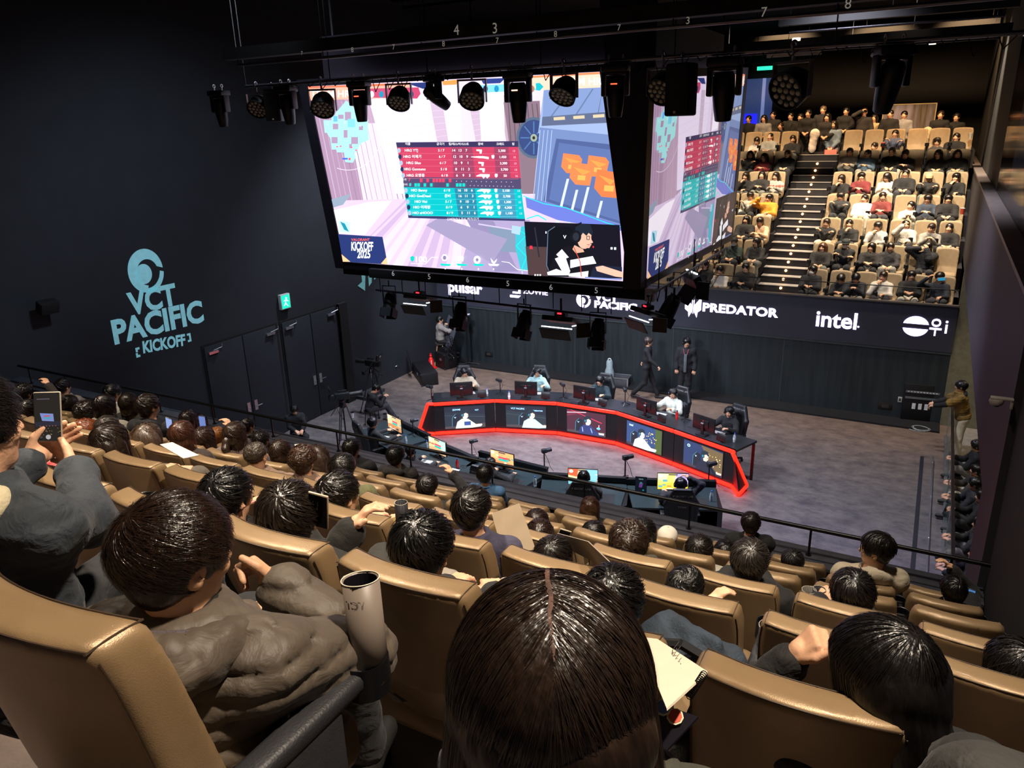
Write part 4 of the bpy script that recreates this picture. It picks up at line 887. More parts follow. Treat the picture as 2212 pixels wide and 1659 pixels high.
    # camera inset
    c.poly([(1470,1158),(2165,1183),(2168,1576),(1500,1552)],'#141420'); c.poly([(1480,1340),(1640,1345),(1650,1560),(1500,1552)],'#4c3a3c'); c.poly([(1930,1470),(2166,1490),(2168,1576),(1900,1568)],'#1c2238')
    c.line([(1545,1200),(1578,1420)],10,'#2a2c34'); c.poly([(1510,1335),(1528,1335),(1532,1360),(1508,1360)],'#e03048'); c.rect(2085,1345,2100,1362,'#dfe8ff'); c.rect(2110,1345,2125,1364,'#dfe8ff'); c.rect(1622,1230,1630,1246,'#eef'); c.circ(1963,1343,5,8,'#ff3040',8)
    c.poly([(1640,1220),(1690,1192),(1800,1198),(1850,1260),(1820,1400),(1700,1450),(1650,1560),(1630,1480)],'#0e1119'); c.line([(1690,1195),(1640,1230),(1632,1480),(1655,1540)],5,'#5f7890'); c.text('V',1760,1272,36,W,.02)
    # striped jumper
    c.poly([(1640,1540),(1700,1380),(1790,1335),(1900,1345),(1980,1400),(2010,1460),(1960,1500),(1940,1570),(1640,1560)],'#15151d')
    c.poly([(1690,1430),(1760,1400),(1800,1520),(1790,1552),(1640,1552),(1635,1530),(1700,1505),(1740,1520)],'#f4f4fb'); c.poly([(1800,1440),(1960,1410),(1985,1465),(1880,1480),(1800,1500)],'#f4f4fb'); c.poly([(1790,1540),(1930,1520),(1925,1570),(1790,1560)],'#f4f4fb'); c.poly([(1700,1400),(1740,1360),(1790,1420),(1740,1440)],'#f4f4fb')
    c.poly([(1830,1330),(1890,1360),(1900,1380),(1840,1390),(1815,1360)],'#d8a68e'); c.circ(1900,1280,52,78,'#e2b39c',18); c.poly([(1945,1280),(1962,1310),(1948,1318)],'#e2b39c'); c.poly([(1930,1320),(1952,1322),(1935,1352),(1900,1350)],'#dba890')
    c.poly([(1835,1200),(1880,1172),(1940,1180),(1960,1230),(1955,1262),(1930,1240),(1915,1262),(1890,1240),(1870,1270),(1840,1260)],'#1d2633'); c.circ(1840,1268,38,46,'#14161e',16); c.circ(1840,1268,22,30,'#2a2e3a',14); c.line([(1820,1235),(1830,1190),(1880,1165)],9,'#111318')
    for x in (1928,1962): c.line([(x-12,1265),(x+10,1265),(x+8,1290),(x-10,1290),(x-12,1265)],4,'#1a1418')
    c.line([(1918,1326),(1940,1328)],4,'#a05a58'); c.line([(1825,1345),(1870,1450),(1880,1560)],6,'#c84a3a')
    c.poly([(1980,1490),(2030,1480),(2180,1530),(2180,1568),(2120,1560),(1990,1520)],'#e6b69e'); c.line([(1905,1566),(2165,1582)],8,'#6f86c8')
    for i in range(3): c.rect(1545+i*18,1545,1556+i*18,1556,'#fff')
    return c
GC=game_canvas()
cube=empty('hanging_screen_cube',(0,0,0),label='large black hanging screen cube showing a game broadcast above the stage',cat='screen')
cx0,cy0,cz0=-6.7,13.6,5.3; cube.location=(cx0,cy0,cz0)
def loc_(p): return np.array(p,float)-np.array([cx0,cy0,cz0])
SM=attr_emit('led_screen_light',1.45)
def screen(name,cs,par,m=SM,canvas=GC,off=.00015): 
    cs=[loc_(p) if par is cube else p for p in cs]; me=canvas.mesh(name,cs,off); return mobj(name,me,m,par)
screen('screen',(TL,TR,BR_,BL),cube)
SM2=attr_emit('led_screen_light_side',.85); screen('screen',(RTL,RTR,RBR,RBL),cube,SM2)
def ring(b,cs,w,d,nrm):
    cs=[loc_(c) for c in cs]; n=np.array(nrm,float); ctr=sum(cs)/4
    out=[c+(c-ctr)/np.linalg.norm(c-ctr)*w for c in cs]
    for i in range(4):
        j=(i+1)%4; vs=[cs[i]+n*.03,cs[j]+n*.03,out[j]+n*.03,out[i]+n*.03]; b.bm.faces.new([b.bm.verts.new(tuple(v)) for v in vs])
        vs=[out[i]+n*.03,out[j]+n*.03,out[j]-n*d,out[i]-n*d]; b.bm.faces.new([b.bm.verts.new(tuple(v)) for v in vs])
        vs=[cs[i]+n*.03,cs[j]+n*.03,cs[j]-n*.01,cs[i]-n*.01]; b.bm.faces.new([b.bm.verts.new(tuple(v)) for v in vs])
b=MB(); ring(b,(TL,TR,BR_,BL),.26,.25,(0,-1,0)); b.build('bezel',FR,cube,None)
b=MB(); ring(b,(RTL,RTR,RBR,RBL),.26,.25,(1,0,0)); b.build('bezel',FR,cube,None)
b=MB(); zb,zt=5.18-cz0,9.4-cz0; x0,x1=BL[0]-.1-cx0,c1-.0-cx0-.02; y0,y1=CY0+.12-cy0,RBR[1]+.15-cy0
b.boxb((x0-.2,y0+.2,zb),(x1-.35,y1,zt))
a_,b_,c_,d_=[loc_(p) for p in (TR,RTL,RBL,BR_)]
up=np.array([0,0,1.0]); A=[a_+np.array([.03,-.045,0])+up*.9+(a_-d_)*.28,b_+np.array([.03,0,0])+up*.9+(b_-c_)*.28,c_+np.array([.035,0,-.22]),d_+np.array([.02,-.05,-.2])]
m1,m2=(A[0]*.45+A[1]*.55)+np.array([.10,-.10,0]),(A[3]*.45+A[2]*.55)+np.array([.10,-.10,0])
for q4 in ((A[0],m1,m2,A[3]),(m1,A[1],A[2],m2)): b.bm.faces.new([b.bm.verts.new(tuple(v)) for v in q4])
b.build('housing',mat('#1d1820',.5,.1,.1,2),cube)
b=MB()
for (sx,sy) in ((x0,y0+.3),(x1-.3,y0+.3),(x0,y1-.3),(x1-.3,y1-.3)): b.cyl((sx,sy,zt),(sx,sy,11.2-cz0),.02,n=6)
b.build('hanging_cable',BLK,cube)
# ---------------------------------------------------------------- ceiling battens and lights
PIPE=mat('#77727a',.3,.8,0,name='steel_pipe'); DK=mat('#121114',.45,.2,.1,5,name='fixture_black'); WHT=mat('#d8d4d0',.5)
def batten(name,p0,p1,label,r=.03,beam=None,m=None):
    p0=Vector(p0);p1=Vector(p1); t=empty(name,p0,label=label,cat='rigging'); q=MB(); q.cyl((0,0,0),p1-p0,r,n=10); q.build('pipe',m or PIPE,t)
    if beam: q=MB(); q.boxb((-.2,-.09,beam),((p1-p0).x+.2,.09,beam+.16)); q.build('beam',BLK,t)
    n=int((p1-p0).length/1.6)
    for i in range(n+1): x=(p1-p0).x*i/n; q=MB(); q.cyl((x,0,0),(x,0,11.19-p0.z),.008,n=5); q.build('drop_cable',BLK,t)
    return t
LY=9.0; zt=8.80
T1=batten('lighting_batten',(-9.6,LY,zt),(.55,LY,zt+.0),'long upper steel pipe across the front row of stage lights',.022,.08)
T2=batten('lighting_batten',(-9.6,LY+.1,zt-.3),(.55,LY+.1,zt-.3),'lower steel pipe the front moving lights are clamped to',.024)
for i,(y,z,x0,x1) in enumerate(((10.2,9.75,-8.5,.5),(12.5,9.9,-9,-1),(17.0,9.4,-3,.6),(20.5,9.3,-6,.7),(24.5,9.6,-6,.7),(28,10.1,-6,.7))):
    batten('ceiling_batten',(x0,y,z),(x1,y,z),['dark pipe just above the front light row','dark pipe over the hanging screen cube','short dark pipe right of the hanging screens','dark pipe above the far ribbon sign','dark pipe over the lower rows of the far stand','dark pipe over the upper rows of the far stand'][i],.022,.12,mat('#3c3a40',.4,.5))
# number plates
def plate(txt,px,py,Y,h,m,lab,rz=0):
    c=aty(px,py,Y); V,Fs=text_mesh(txt,h,.0); me=bpy.data.meshes.new('number'); me.from_pydata([(float(a),0,float(b)) for a,b in V],[],[f for f in Fs]); me.update()
    t=mobj('number_mark',me,m); t.location=(float(c[0]),Y,float(c[2])); tag(t,lab,'sign'); return t
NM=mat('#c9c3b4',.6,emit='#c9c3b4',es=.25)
for i,(tx,px,py,Y,h) in enumerate((('4',986,66,8.88,.17),('3',1069,62,8.88,.17),('7',1074,88,8.8,.09),('8',958,95,8.8,.09),('7',850,102,8.8,.09),('8',761,108,8.8,.09),('7',652,115,8.8,.07),('8',1200,74,8.8,.09),('7',1337,60,8.8,.09),('3',1486,45,8.8,.10),('7',1650,27,8.8,.13),('8',1832,9,8.8,.13))):
    plate(tx,px,py,Y,h,NM,'pale number %s stencilled on the dark beam %s'%(tx,['above the tilted moving light','right of the large 4','under the large 3','over the tilted moving light','above the second LED lamp','over the first lit moving light','above the leftmost LED lamp','above the small white clamp bar','over the moving light at screen corner','over the LED lamp right of the screen','over the big dark moving light','at top right of the ceiling'][i]))
def clamp(q,z0,z1,dx=0): q.cyl((dx,0,z0),(dx,0,z1),.012,n=8); q.torus((dx,0,z1+.02),.03,.01,Matrix.Rotation(PI/2,3,'Y'),12,6)
def moving_head(loc,s,tilt,pan,label,glow=None):
    t=empty('moving_light',loc,pan,s,label,'stage light','moving lights on the front pipe' if False else None)
    q=MB(); clamp(q,-.06,0,-.1); clamp(q,-.06,0,.1); q.build('clamp',mat('#a8a4a0',.4,.6),t)
    q=MB(); q.box((0,0,-.12),(.38,.3,.11),None,.03,3); q.build('base',DK,t)
    q=MB(); q.box((-.17,0,-.32),(.05,.16,.34),None,.02); q.box((.17,0,-.32),(.05,.16,.34),None,.02); q.box((0,0,-.185),(.36,.16,.05),None,.015); q.build('yoke',DK,t)
    R=Matrix.Rotation(tilt,3,'X'); q=MB(); q.T=Matrix.Translation((0,0,-.42))@R.to_4x4()
    q.lathe([(0,.2),(.1,.2),(.125,.15),(.13,-.05),(.115,-.2),(.095,-.34),(.085,-.35),(.0,-.33)],n=20); hd=q.build('lamp_head',mat('#17161b',.35,.3,0),t)
    q=MB(); q.T=Matrix.Translation((0,0,-.42))@R.to_4x4(); q.cyl((0,0,-.352),(0,0,-.345),.075,n=20); q.build('lens',mat('#252b3a',.1,.2),hd)
    if glow: q=MB(); q.T=Matrix.Translation((0,0,-.42)); q.box((0,-.135,.09),(.09,.012,.016)); q.build('status_light',mat(glow,.4,emit=glow,es=3),hd)
    return t
def led_par(loc,s,tilt,pan,label):
    t=empty('led_par_light',loc,pan,s,label,'stage light')
    q=MB(); clamp(q,-.08,0); q.box((0,0,-.09),(.3,.03,.02)); q.box((-.155,0,-.2),(.012,.04,.24)); q.box((.155,0,-.2),(.012,.04,.24)); q.build('bracket',mat('#7d7880',.4,.5),t)
    R=Matrix.Rotation(tilt,4,'X'); T=Matrix.Translation((0,0,-.26))@R
    q=MB(); q.T=T; q.lathe([(0,.14),(.08,.14),(.125,.07),(.14,-.05),(.14,-.07),(.128,-.07),(.125,-.055),(0,-.055)],n=24); hd=q.build('can',DK,t)
    q=MB(); q.T=T
    for r,n in ((0,1),(.052,6),(.1,12)):
        for i in range(n): a=2*PI*i/max(n,1)+.2; q.sph((r*math.cos(a),r*math.sin(a),-.056),.021,(1,1,.55),10,6)
    q.build('lens_cluster',mat('#b7ad92',.25,.2,.2,10,name='frosted_lens'),hd); return t
def spk(loc,s,pan,label):
    t=empty('line_speaker',loc,pan,s,label,'speaker'); q=MB(); clamp(q,-.1,0); q.build('clamp',PIPE,t); q=MB(); q.box((0,0,-.42),(.34,.3,.66),None,.03); q.build('cabinet',mat('#131216',.6),t); q=MB(); q.box((0,-.155,-.42),(.3,.012,.6)); 
    for i in range(14): q.box((0,-.164,-.68+i*.04),(.28,.006,.012))
    q.build('grille',mat('#0c0b0d',.6),t); q=MB(); q.box((0,-.165,-.7),(.03,.01,.03)); q.build('badge',WHT,t)
Yl=LY+.1; zz0=zt-.3
def lx(px,py=150): return float(aty(px,py,Yl)[0])
for px,s,ti,pan,gl,lb in ((465,1.1,.08,.1,None,'dark moving light at the far left end of the front pipe'),(612,1.1,.1,.1,None,'dark moving light left of the big screen edge'),(772,1.1,.05,.2,'#ff5a3c','black moving light hanging before the upper left of the big screen'),(935,1.0,.95,-.5,None,'black moving light tilted sideways before the big screen'),(1118,1.25,.05,.1,'#ffc0a0','large black moving light before the middle of the big screen'),(1330,1.2,.05,.2,'#ff5030','black moving light at the right corner of the big screen'),(1566,1.35,.1,.0,None,'large black moving light in front of the side screen edge'),(1925,1.3,.35,.5,None,'largest dark moving light at the right with a blue reflection')):
    moving_head((lx(px),Yl,zz0+.02),s*.70,ti,pan,lb,gl)
for px,s,ti,pan,lb in ((548,1.0,-.9,.3,'dark LED lamp near the left end of the front pipe'),(690,1.1,-.75,.45,'round LED lamp at the top left corner of the big screen'),(858,1.0,-.7,.3,'second round LED lamp over the big screen'),(1018,1.05,-.75,.3,'third round LED lamp beside the tilted moving light'),(1218,1.05,-.7,-.15,'fourth round LED lamp under a white clamp bar'),(1433,1.1,-.95,-.2,'round LED lamp hanging before the side screen'),(1712,1.3,-1.15,-.5,'large LED lamp facing the stand with a dark band')):
    led_par((lx(px),Yl,zz0),s*1.15,ti,pan,lb)
spk((lx(582),Yl,zz0),.7,.5,'dark box speaker hanging between two lamps at far left'); spk((lx(1476),Yl-.05,zz0),.85,-.2,'tall dark box speaker hanging before the side screen')
q=MB(); q.box((lx(1712),Yl,zz0-.06),(.55,.03,.03)); q.build('cross_bar',WHT,None,label='short white bar above the large facing LED lamp',cat='rigging')
# safety cables looping along the pipe
q=MB(); R=random.Random(4)
for i in range(40):
    x=-8.6+i*.24; d=.05+R.random()*.15; q.tube([(x,Yl,zz0+.02),(x+.07,Yl-.02,zz0-d),(x+.2,Yl,zz0+.02)],.006,5)
q.build('cable_bundle',mat('#1d1b20',.5),None,label='loops of black cable strung along the front lighting pipe',cat='cable')
# small ceiling downlights visible at the back
for px,py,Y in ((1720,88,20),(1756,104,24),(1196,126,16),(1073,124,16),(2014,96,26)):
    c=aty(px,py,Y); q=MB(); q.cyl((0,0,0),(0,0,.06),.09,n=14); o=q.build('ceiling_lamp',mat('#fff0e0',.5,emit='#ffe2c8',es=3),None,label={1720:'small glowing ceiling lamp under the white bar',1756:'small glowing ceiling lamp right of the large LED lamp',1196:'tiny ceiling lamp left of the fourth LED lamp',1073:'tiny ceiling lamp beside the third LED lamp',2014:'faint ceiling lamp at the far right'}[px],cat='light'); o.location=[float(v) for v in c]
# ---- lights under the cube
UZ=5.02
def uy(px,py,Y): c=aty(px,py,Y); return (float(c[0]),Y,float(c[2]))
a=uy(800,588,CY0-.1); c=uy(1395,630,CY0-.1)
t=empty('lower_truss',a,label='black numbered truss bar hanging under the big screen',cat='rigging'); dx=c[0]-a[0]
q=MB(); q.boxb((0,-.05,-.09),(dx,.05,.07),.005); q.build('beam',BLK,t)
q=MB(); q.cyl((.1,0,-.32),(dx*.93,0,-.42),.02,n=8); 
for i in range(10): q.cyl((.2+dx*i/10.5,0,-.09),(.2+dx*i/10.5,0,-.36),.008,n=5)
q.build('pipe',mat('#26242a',.4,.5),t)
q=MB(); q.box((dx+.08,0,-.0),(.14,.16,.2),None,.01); q.build('end_box',mat('#b7b1c0',.5),t)
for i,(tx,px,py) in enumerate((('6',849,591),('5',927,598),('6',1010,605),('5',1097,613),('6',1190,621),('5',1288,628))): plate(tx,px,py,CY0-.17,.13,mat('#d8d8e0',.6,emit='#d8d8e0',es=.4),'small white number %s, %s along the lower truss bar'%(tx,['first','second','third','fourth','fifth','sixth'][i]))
def fresnel(loc,s,pan,tilt,label):
    t=empty('theatre_spotlight',loc,pan,s,label,'stage light'); q=MB(); q.box((-.13,0,-.15),(.012,.03,.34)); q.box((.13,0,-.15),(.012,.03,.34)); q.box((0,0,.02),(.27,.03,.012)); q.cyl((0,0,.02),(0,0,.12),.012,n=8); q.build('yoke',DK,t)
    T=Matrix.Translation((0,0,-.3))@Matrix.Rotation(tilt,4,'X'); q=MB(); q.T=T; q.lathe([(0,.2),(.07,.2),(.11,.14),(.12,.0),(.125,-.12),(.105,-.12),(.1,-.1)],n=20); h=q.build('can',mat('#1d1b1d',.5,.3),t)
    q=MB(); q.T=T; q.cyl((0,0,.195),(0,0,.21),.085,n=20); q.build('rear_cap',mat('#5d5046',.5,.3),h); q=MB(); q.T=T
    for a_ in range(4): q.box((.13*math.cos(a_*PI/2),.13*math.sin(a_*PI/2),-.2),(.01 if a_%2==0 else .2,.2 if a_%2==0 else .01,.16),None,0)
    q.build('barn_door',mat('#22262a',.6,.2),h); return t
def ledpanel(loc,s,pan,label):
    t=empty('led_panel_light',loc,pan,s,label,'stage light'); q=MB(); q.cyl((0,0,-.12),(0,0,.1),.015,n=8); q.box((0,0,-.12),(.16,.1,.06)); q.build('mount',DK,t)
    R=Matrix.Rotation(-.35,3,'X'); q=MB(); q.box((0,0,-.2),(.46,.3,.07),R,.01); bd=q.build('lamp_body',mat('#1a181a',.5),t)
    q=MB(); q.box((0,-.15,-.275),(.46,.012,.012)); q.box((.27,-.08,-.235),(.012,.16,.012),Matrix.Rotation(-.5,3,'Z')); q.build('glowing_edge',mat('#ffffff',.4,emit='#f4f6ff',es=4),bd)
    q=MB(); q.box((0,-.2,-.36),(.44,.012,.18),Matrix.Rotation(.5,3,'X')); q.box((.36,-.06,-.3),(.2,.012,.2),Matrix.Rotation(.7,3,'Z')); q.build('barn_door',mat('#4a3d2c',.5),bd)
    q=MB(); q.box((0,-.055,-.1),(.06,.01,.02)); q.build('display',mat('#ff2030',.4,emit='#ff2838',es=3),bd)
for px,py,s,pan,ti,lb in ((840,632,1.0,.2,-.5,'brown-capped spotlight hanging at the left end of the lower truss'),(992,655,1.0,.1,-.5,'brown-capped spotlight hanging below the pulsar logo'),(1132,672,1.0,-.1,-.5,'spotlight with silver barn doors below the middle of the lower truss'),(1292,690,1.0,.2,-.5,'spotlight hanging lowest under the VCT PACIFIC logo')): fresnel(uy(px,py-12,CY0+.1),s,pan,ti,lb)
for px,py,s,pan,lb in ((905,618,1.1,.0,'flat LED panel lamp, left one under the big screen'),(1212,660,1.2,.0,'flat LED panel lamp, middle one under the big screen'),(1400,645,1.1,-.6,'flat LED panel lamp under the right corner of the screen cube')): ledpanel(uy(px,py,CY0+.12),s,pan,lb)
def ry(px,py,X): c=atx(px,py,X); return [float(v) for v in c]
fresnel(ry(1448,622,c1+.1),1.1,-.8,-.5,'spotlight hanging under the near end of the side screen'); 
q=ry(1500,590,c1+.15); t=empty('led_panel_light',q,-.9,1.2,'black barn-doored lamp below the side screen before the far stand','stage light')
m_=MB(); m_.box((0,0,-.15),(.5,.12,.3),Matrix.Rotation(.5,3,'X'),.01); bd=m_.build('lamp_body',DK,t); m_=MB(); m_.box((0,-.1,-.3),(.5,.015,.3),Matrix.Rotation(-.6,3,'X')); m_.box((.32,0,-.2),(.2,.015,.26),Matrix.Rotation(.7,3,'Z')); m_.build('barn_door',DK,bd); m_=MB(); m_.box((-.05,-.02,.01),(.4,.02,.02)); m_.build('glowing_edge',mat('#ffffff',.4,emit='#f4f6ff',es=4),bd)
m_=MB(); m_.cyl((0,0,0),(0,0,.3),.015,n=6); m_.build('mount',DK,t)
A0=ry(1400,640,c1+.2);A1=ry(1570,535,c1+.2)
t=empty('side_truss',A0,label='thin black truss pipe below the side screen',cat='rigging'); d=Vector(A1)-Vector(A0); q=MB(); q.cyl((0,0,0),d,.022,n=8); q.build('pipe',DK,t); R=random.Random(2)
for i in range(14): f=i/13; p=d*f; q=MB(); q.tube([p,p+Vector((0,.08,-.08-.1*R.random())),p+Vector((0,.2,0))],.008,5); q.build('cable',DK,t)
for f in (.1,.5,.9): q=MB(); q.cyl(d*f,d*f+Vector((0,0,.5)),.01,n=5); q.build('hanger',DK,t)
# ---------------------------------------------------------------- stage furniture
RED=mat('#ff2018',.35,emit='#ff1408',es=6.5,name='red_neon'); DESK=mat('#121317',.4,.1,.1,6,name='black_desk'); DTOP=mat('#23272b',.35,.1,.08,5,name='desk_top')
BM=mat('#101114',.4,0,.1,8,name='black_plastic')
def V3(p): return Vector([float(v) for v in p])
bp=[atz(940,937,.05),atz(1071,929,.05),atz(1204,936,.05),atz(1331,958,.05),atz(1454,1002,.05),atz(1583,1052,.05)]
bp=[V3(p) for p in bp]
PT=.93
def segcanvas(i):
    c=Canvas(); R=random.Random(i); 
    skin=['#e8c8b4','#e0c0ac','#e8d0c8','#f0dccc','#c8b0a0'][i]; top=['#b8c4b0','#a8d8dc','#202c5c','#d8f0e8','#141a2c'][i]; bg=['#16202a','#18242c','#3a1626','#223a66','#1c2c50'][i]
    c.rect(0,0,1,1,bg); c.poly([(0,0),(1,0),(1,.2),(0,.1)],'#3a3438' if i<3 else '#2c2a38')
    if i in(0,1): c.poly([(0,.78),(1,.6),(1,1),(0,1)],'#0e1626'); c.text(['ZOWIE','VCT PACIFIC'][i],.3,.86,.10,'#9fd8ff',.02,flipy=False,sx=.6); c.text(['VCT','PREDATOR'][i],.8,.8,.08,'#9fd8ff',.02,flipy=False,sx=.6); c.line([(0,.62),(1,.48)],.012,'#3c4a58'); c.line([(.46,0),(.47,.6)],.006,'#38444c')
    if i==2: c.poly([(0,1),(.0,.7),(.6,1)],'#5a1a2c'); c.line([(.1,1),(.9,.6)],.03,'#c8304a'); c.rect(.82,.3,.84,.5,'#f0a0a0'); c.line([(0,.86),(.5,.98)],.02,'#f0e8ff')
    if i==3: c.text('intel',.13,.86,.13,'#bfe0ff',.02,flipy=False,sx=.5); c.rect(.82,.0,1,1,'#3a4a20'); [c.circ(.5+R.random()*.35,.35+R.random()*.45,.012,.018,'#f0c070',6) for _ in range(26)]
    if i==4: c.circ(.13,.82,.04,.06,'#a8e0ff',14); c.circ(.13,.82,.02,.03,bg,10); c.poly([(.45,1),(1,.95),(1,.1),(.8,.1)],'#5a4a30'); [c.circ(.5+R.random()*.45,.15+R.random()*.6,.012,.018,R.choice(['#f0c070','#ffe0a0','#203050']),6) for _ in range(40)]
    cx=[.48,.62,.52,.42,.55][i]
    c.poly([(cx-.32,.1),(cx-.3,.5),(cx-.22,.68),(cx-.1,.62),(cx-.08,.1)],'#0c1422'); c.line([(cx-.3,.1),(cx-.29,.5),(cx-.2,.68)],.012,'#3f7088'); c.text('V',cx-.22,.5,.08,'#c8e8ff',.02,flipy=False)
    c.poly([(cx-.22,0),(cx-.17,.3),(cx-.05,.44),(cx+.1,.42),(cx+.2,.28),(cx+.3,.14),(cx+.42,.12),(cx+.42,.04),(cx+.2,0)],top); c.poly([(cx+.3,.15),(cx+.44,.16),(cx+.44,.08),(cx+.32,.07)],skin)
    if i==2: c.line([(cx-.12,.3),(cx-.1,.1)],.02,'#90a0d8'); c.line([(cx+.1,.3),(cx+.14,.1)],.02,'#90a0d8'); c.circ(cx+.3,.34,.05,.05,'#60c0ff',10)
    c.circ(cx+.03,.58,.075,.15,skin,16); c.poly([(cx-.02,.42),(cx+.06,.42),(cx+.06,.5),(cx-.02,.5)],skin)
    c.poly([(cx-.09,.6),(cx-.08,.76),(cx+.0,.84),(cx+.09,.82),(cx+.12,.68),(cx+.08,.66),(cx+.05,.7),(cx,.66),(cx-.03,.62)],'#10202c'); c.circ(cx-.04,.6,.045,.09,'#0a1018',14); c.circ(cx-.04,.6,.026,.055,'#2b6c88',12)
    if i==0: c.rect(cx+.0,.12,cx+.16,.3,'#28407a')
    c.rect(cx+.06,.56,cx+.1,.58,'#303030'); return c
SMD=attr_emit('desk_screen_light',2.3)
dsk=empty('curved_team_desk',bp[2]*.5+bp[3]*.5-Vector((0,0,.05)),label='long curved black desk outlined with glowing red tubes and screens',cat='desk'); D0=dsk.location.copy()
def db(name,b,m,par=dsk,sm=.6):
    for v in b.bm.verts: v.co-=D0
    return b.build(name,m,par,sm)
segn=[]
for i in range(5):
    a,c=bp[i].copy(),bp[i+1].copy(); a.z=c.z=0; u=(c-a).normalized(); n=Vector((u.y,-u.x,0)); L=(c-a).length; segn.append((a,c,u,n,L))   # n points to the near side
    Mx=Matrix(((u.x,-n.x,0,a.x),(u.y,-n.y,0,a.y),(0,0,1,0),(0,0,0,1)))
    b=MB(); b.T=Mx; b.boxb((.006,0,.02),(L-.006,.06,PT)); pn=db('front_panel',b,DESK)
    for (z,) in ((PT-.03,),(.07,)):
        b=MB(); b.T=Mx; b.boxb((.01,-.05,z-.042),(L-.01,.0,z+.042),.016); db('light_tube',b,RED,pn)
    sx0=L*.5-.54; b=MB(); b.T=Mx; b.boxb((sx0-.02,-.012,.15),(sx0+1.10,-.0,.81)); db('screen_bezel',b,BM,pn)
    cs=[Mx@Vector(p) for p in ((sx0,-.014,.79),(sx0+1.08,-.014,.79),(sx0+1.08,-.014,.17),(sx0,-.014,.17))]
    me=segcanvas(i).mesh('screen',[tuple(p-D0) for p in cs],.00015); mobj('screen',me,SMD,pn)
# desk tops as one poly fan behind the panels
def off(i,d): 
    ns=[segn[j][3] for j in (i-1,i) if 0<=j<5]; n=sum(ns,Vector((0,0,0)))/len(ns); return Vector((bp[i].x,bp[i].y,0))-n*d
b=MB()
for i in range(5):
    A,B_,C,D=off(i,-.01),off(i+1,-.01),off(i+1,.82),off(i,.82)
    lo=[b.bm.verts.new((p.x,p.y,PT-.05)) for p in (A,B_,C,D)]; hi=[b.bm.verts.new((p.x,p.y,PT)) for p in (A,B_,C,D)]
    b.bm.faces.new(hi); b.bm.faces.new(lo[::-1]); [b.bm.faces.new((lo[k],lo[(k+1)%4],hi[(k+1)%4],hi[k])) for k in range(4)]
db('desk_top',b,DTOP,sm=None)
for i in (0,5):
    sg=-1 if i==0 else 1; P=off(i,0); u=segn[0][2] if i==0 else segn[4][2]; n=segn[0][3] if i==0 else segn[4][3]
    d=(u*sg*.72-n*.35).normalized() if i==0 else (u*.8-n*.1).normalized()
    if i==0: o_t=V3(atz(924,872,PT)); tip=V3(atz(907,924,.22)); o_b=V3(atz(919,936,.05))
    else: o_t=V3(atz(1584,978,PT)); tip=V3(atz(1614,1048,.12)); o_b=V3(atz(1596,1068,.05))
    st=P+Vector((0,0,PT-.02)); sb=P+Vector((0,0,.06))
    if i==5: st=st*.5+o_t*.5
    b=MB(); b.bm.faces.new([b.bm.verts.new(p) for p in (sb,o_b,tip,o_t,st)]); 
    bk=[p-n*.05 for p in (sb,o_b,tip,o_t,st)]; b.bm.faces.new([b.bm.verts.new(p) for p in bk[::-1]]); pn=db('end_panel',b,DESK,sm=None)
    b=MB(); q=n*.02; b.tube([st+q,o_t+q,tip+q,o_b+q,sb+q],.042,8); db('light_tube',b,RED,pn)
    b=MB(); b.boxb((P.x-.03-n.x*.7,P.y-.03-n.y*.7,0),(P.x+.03-n.x*.7,P.y+.03-n.y*.7,PT-.05)); db('leg',b,BM)
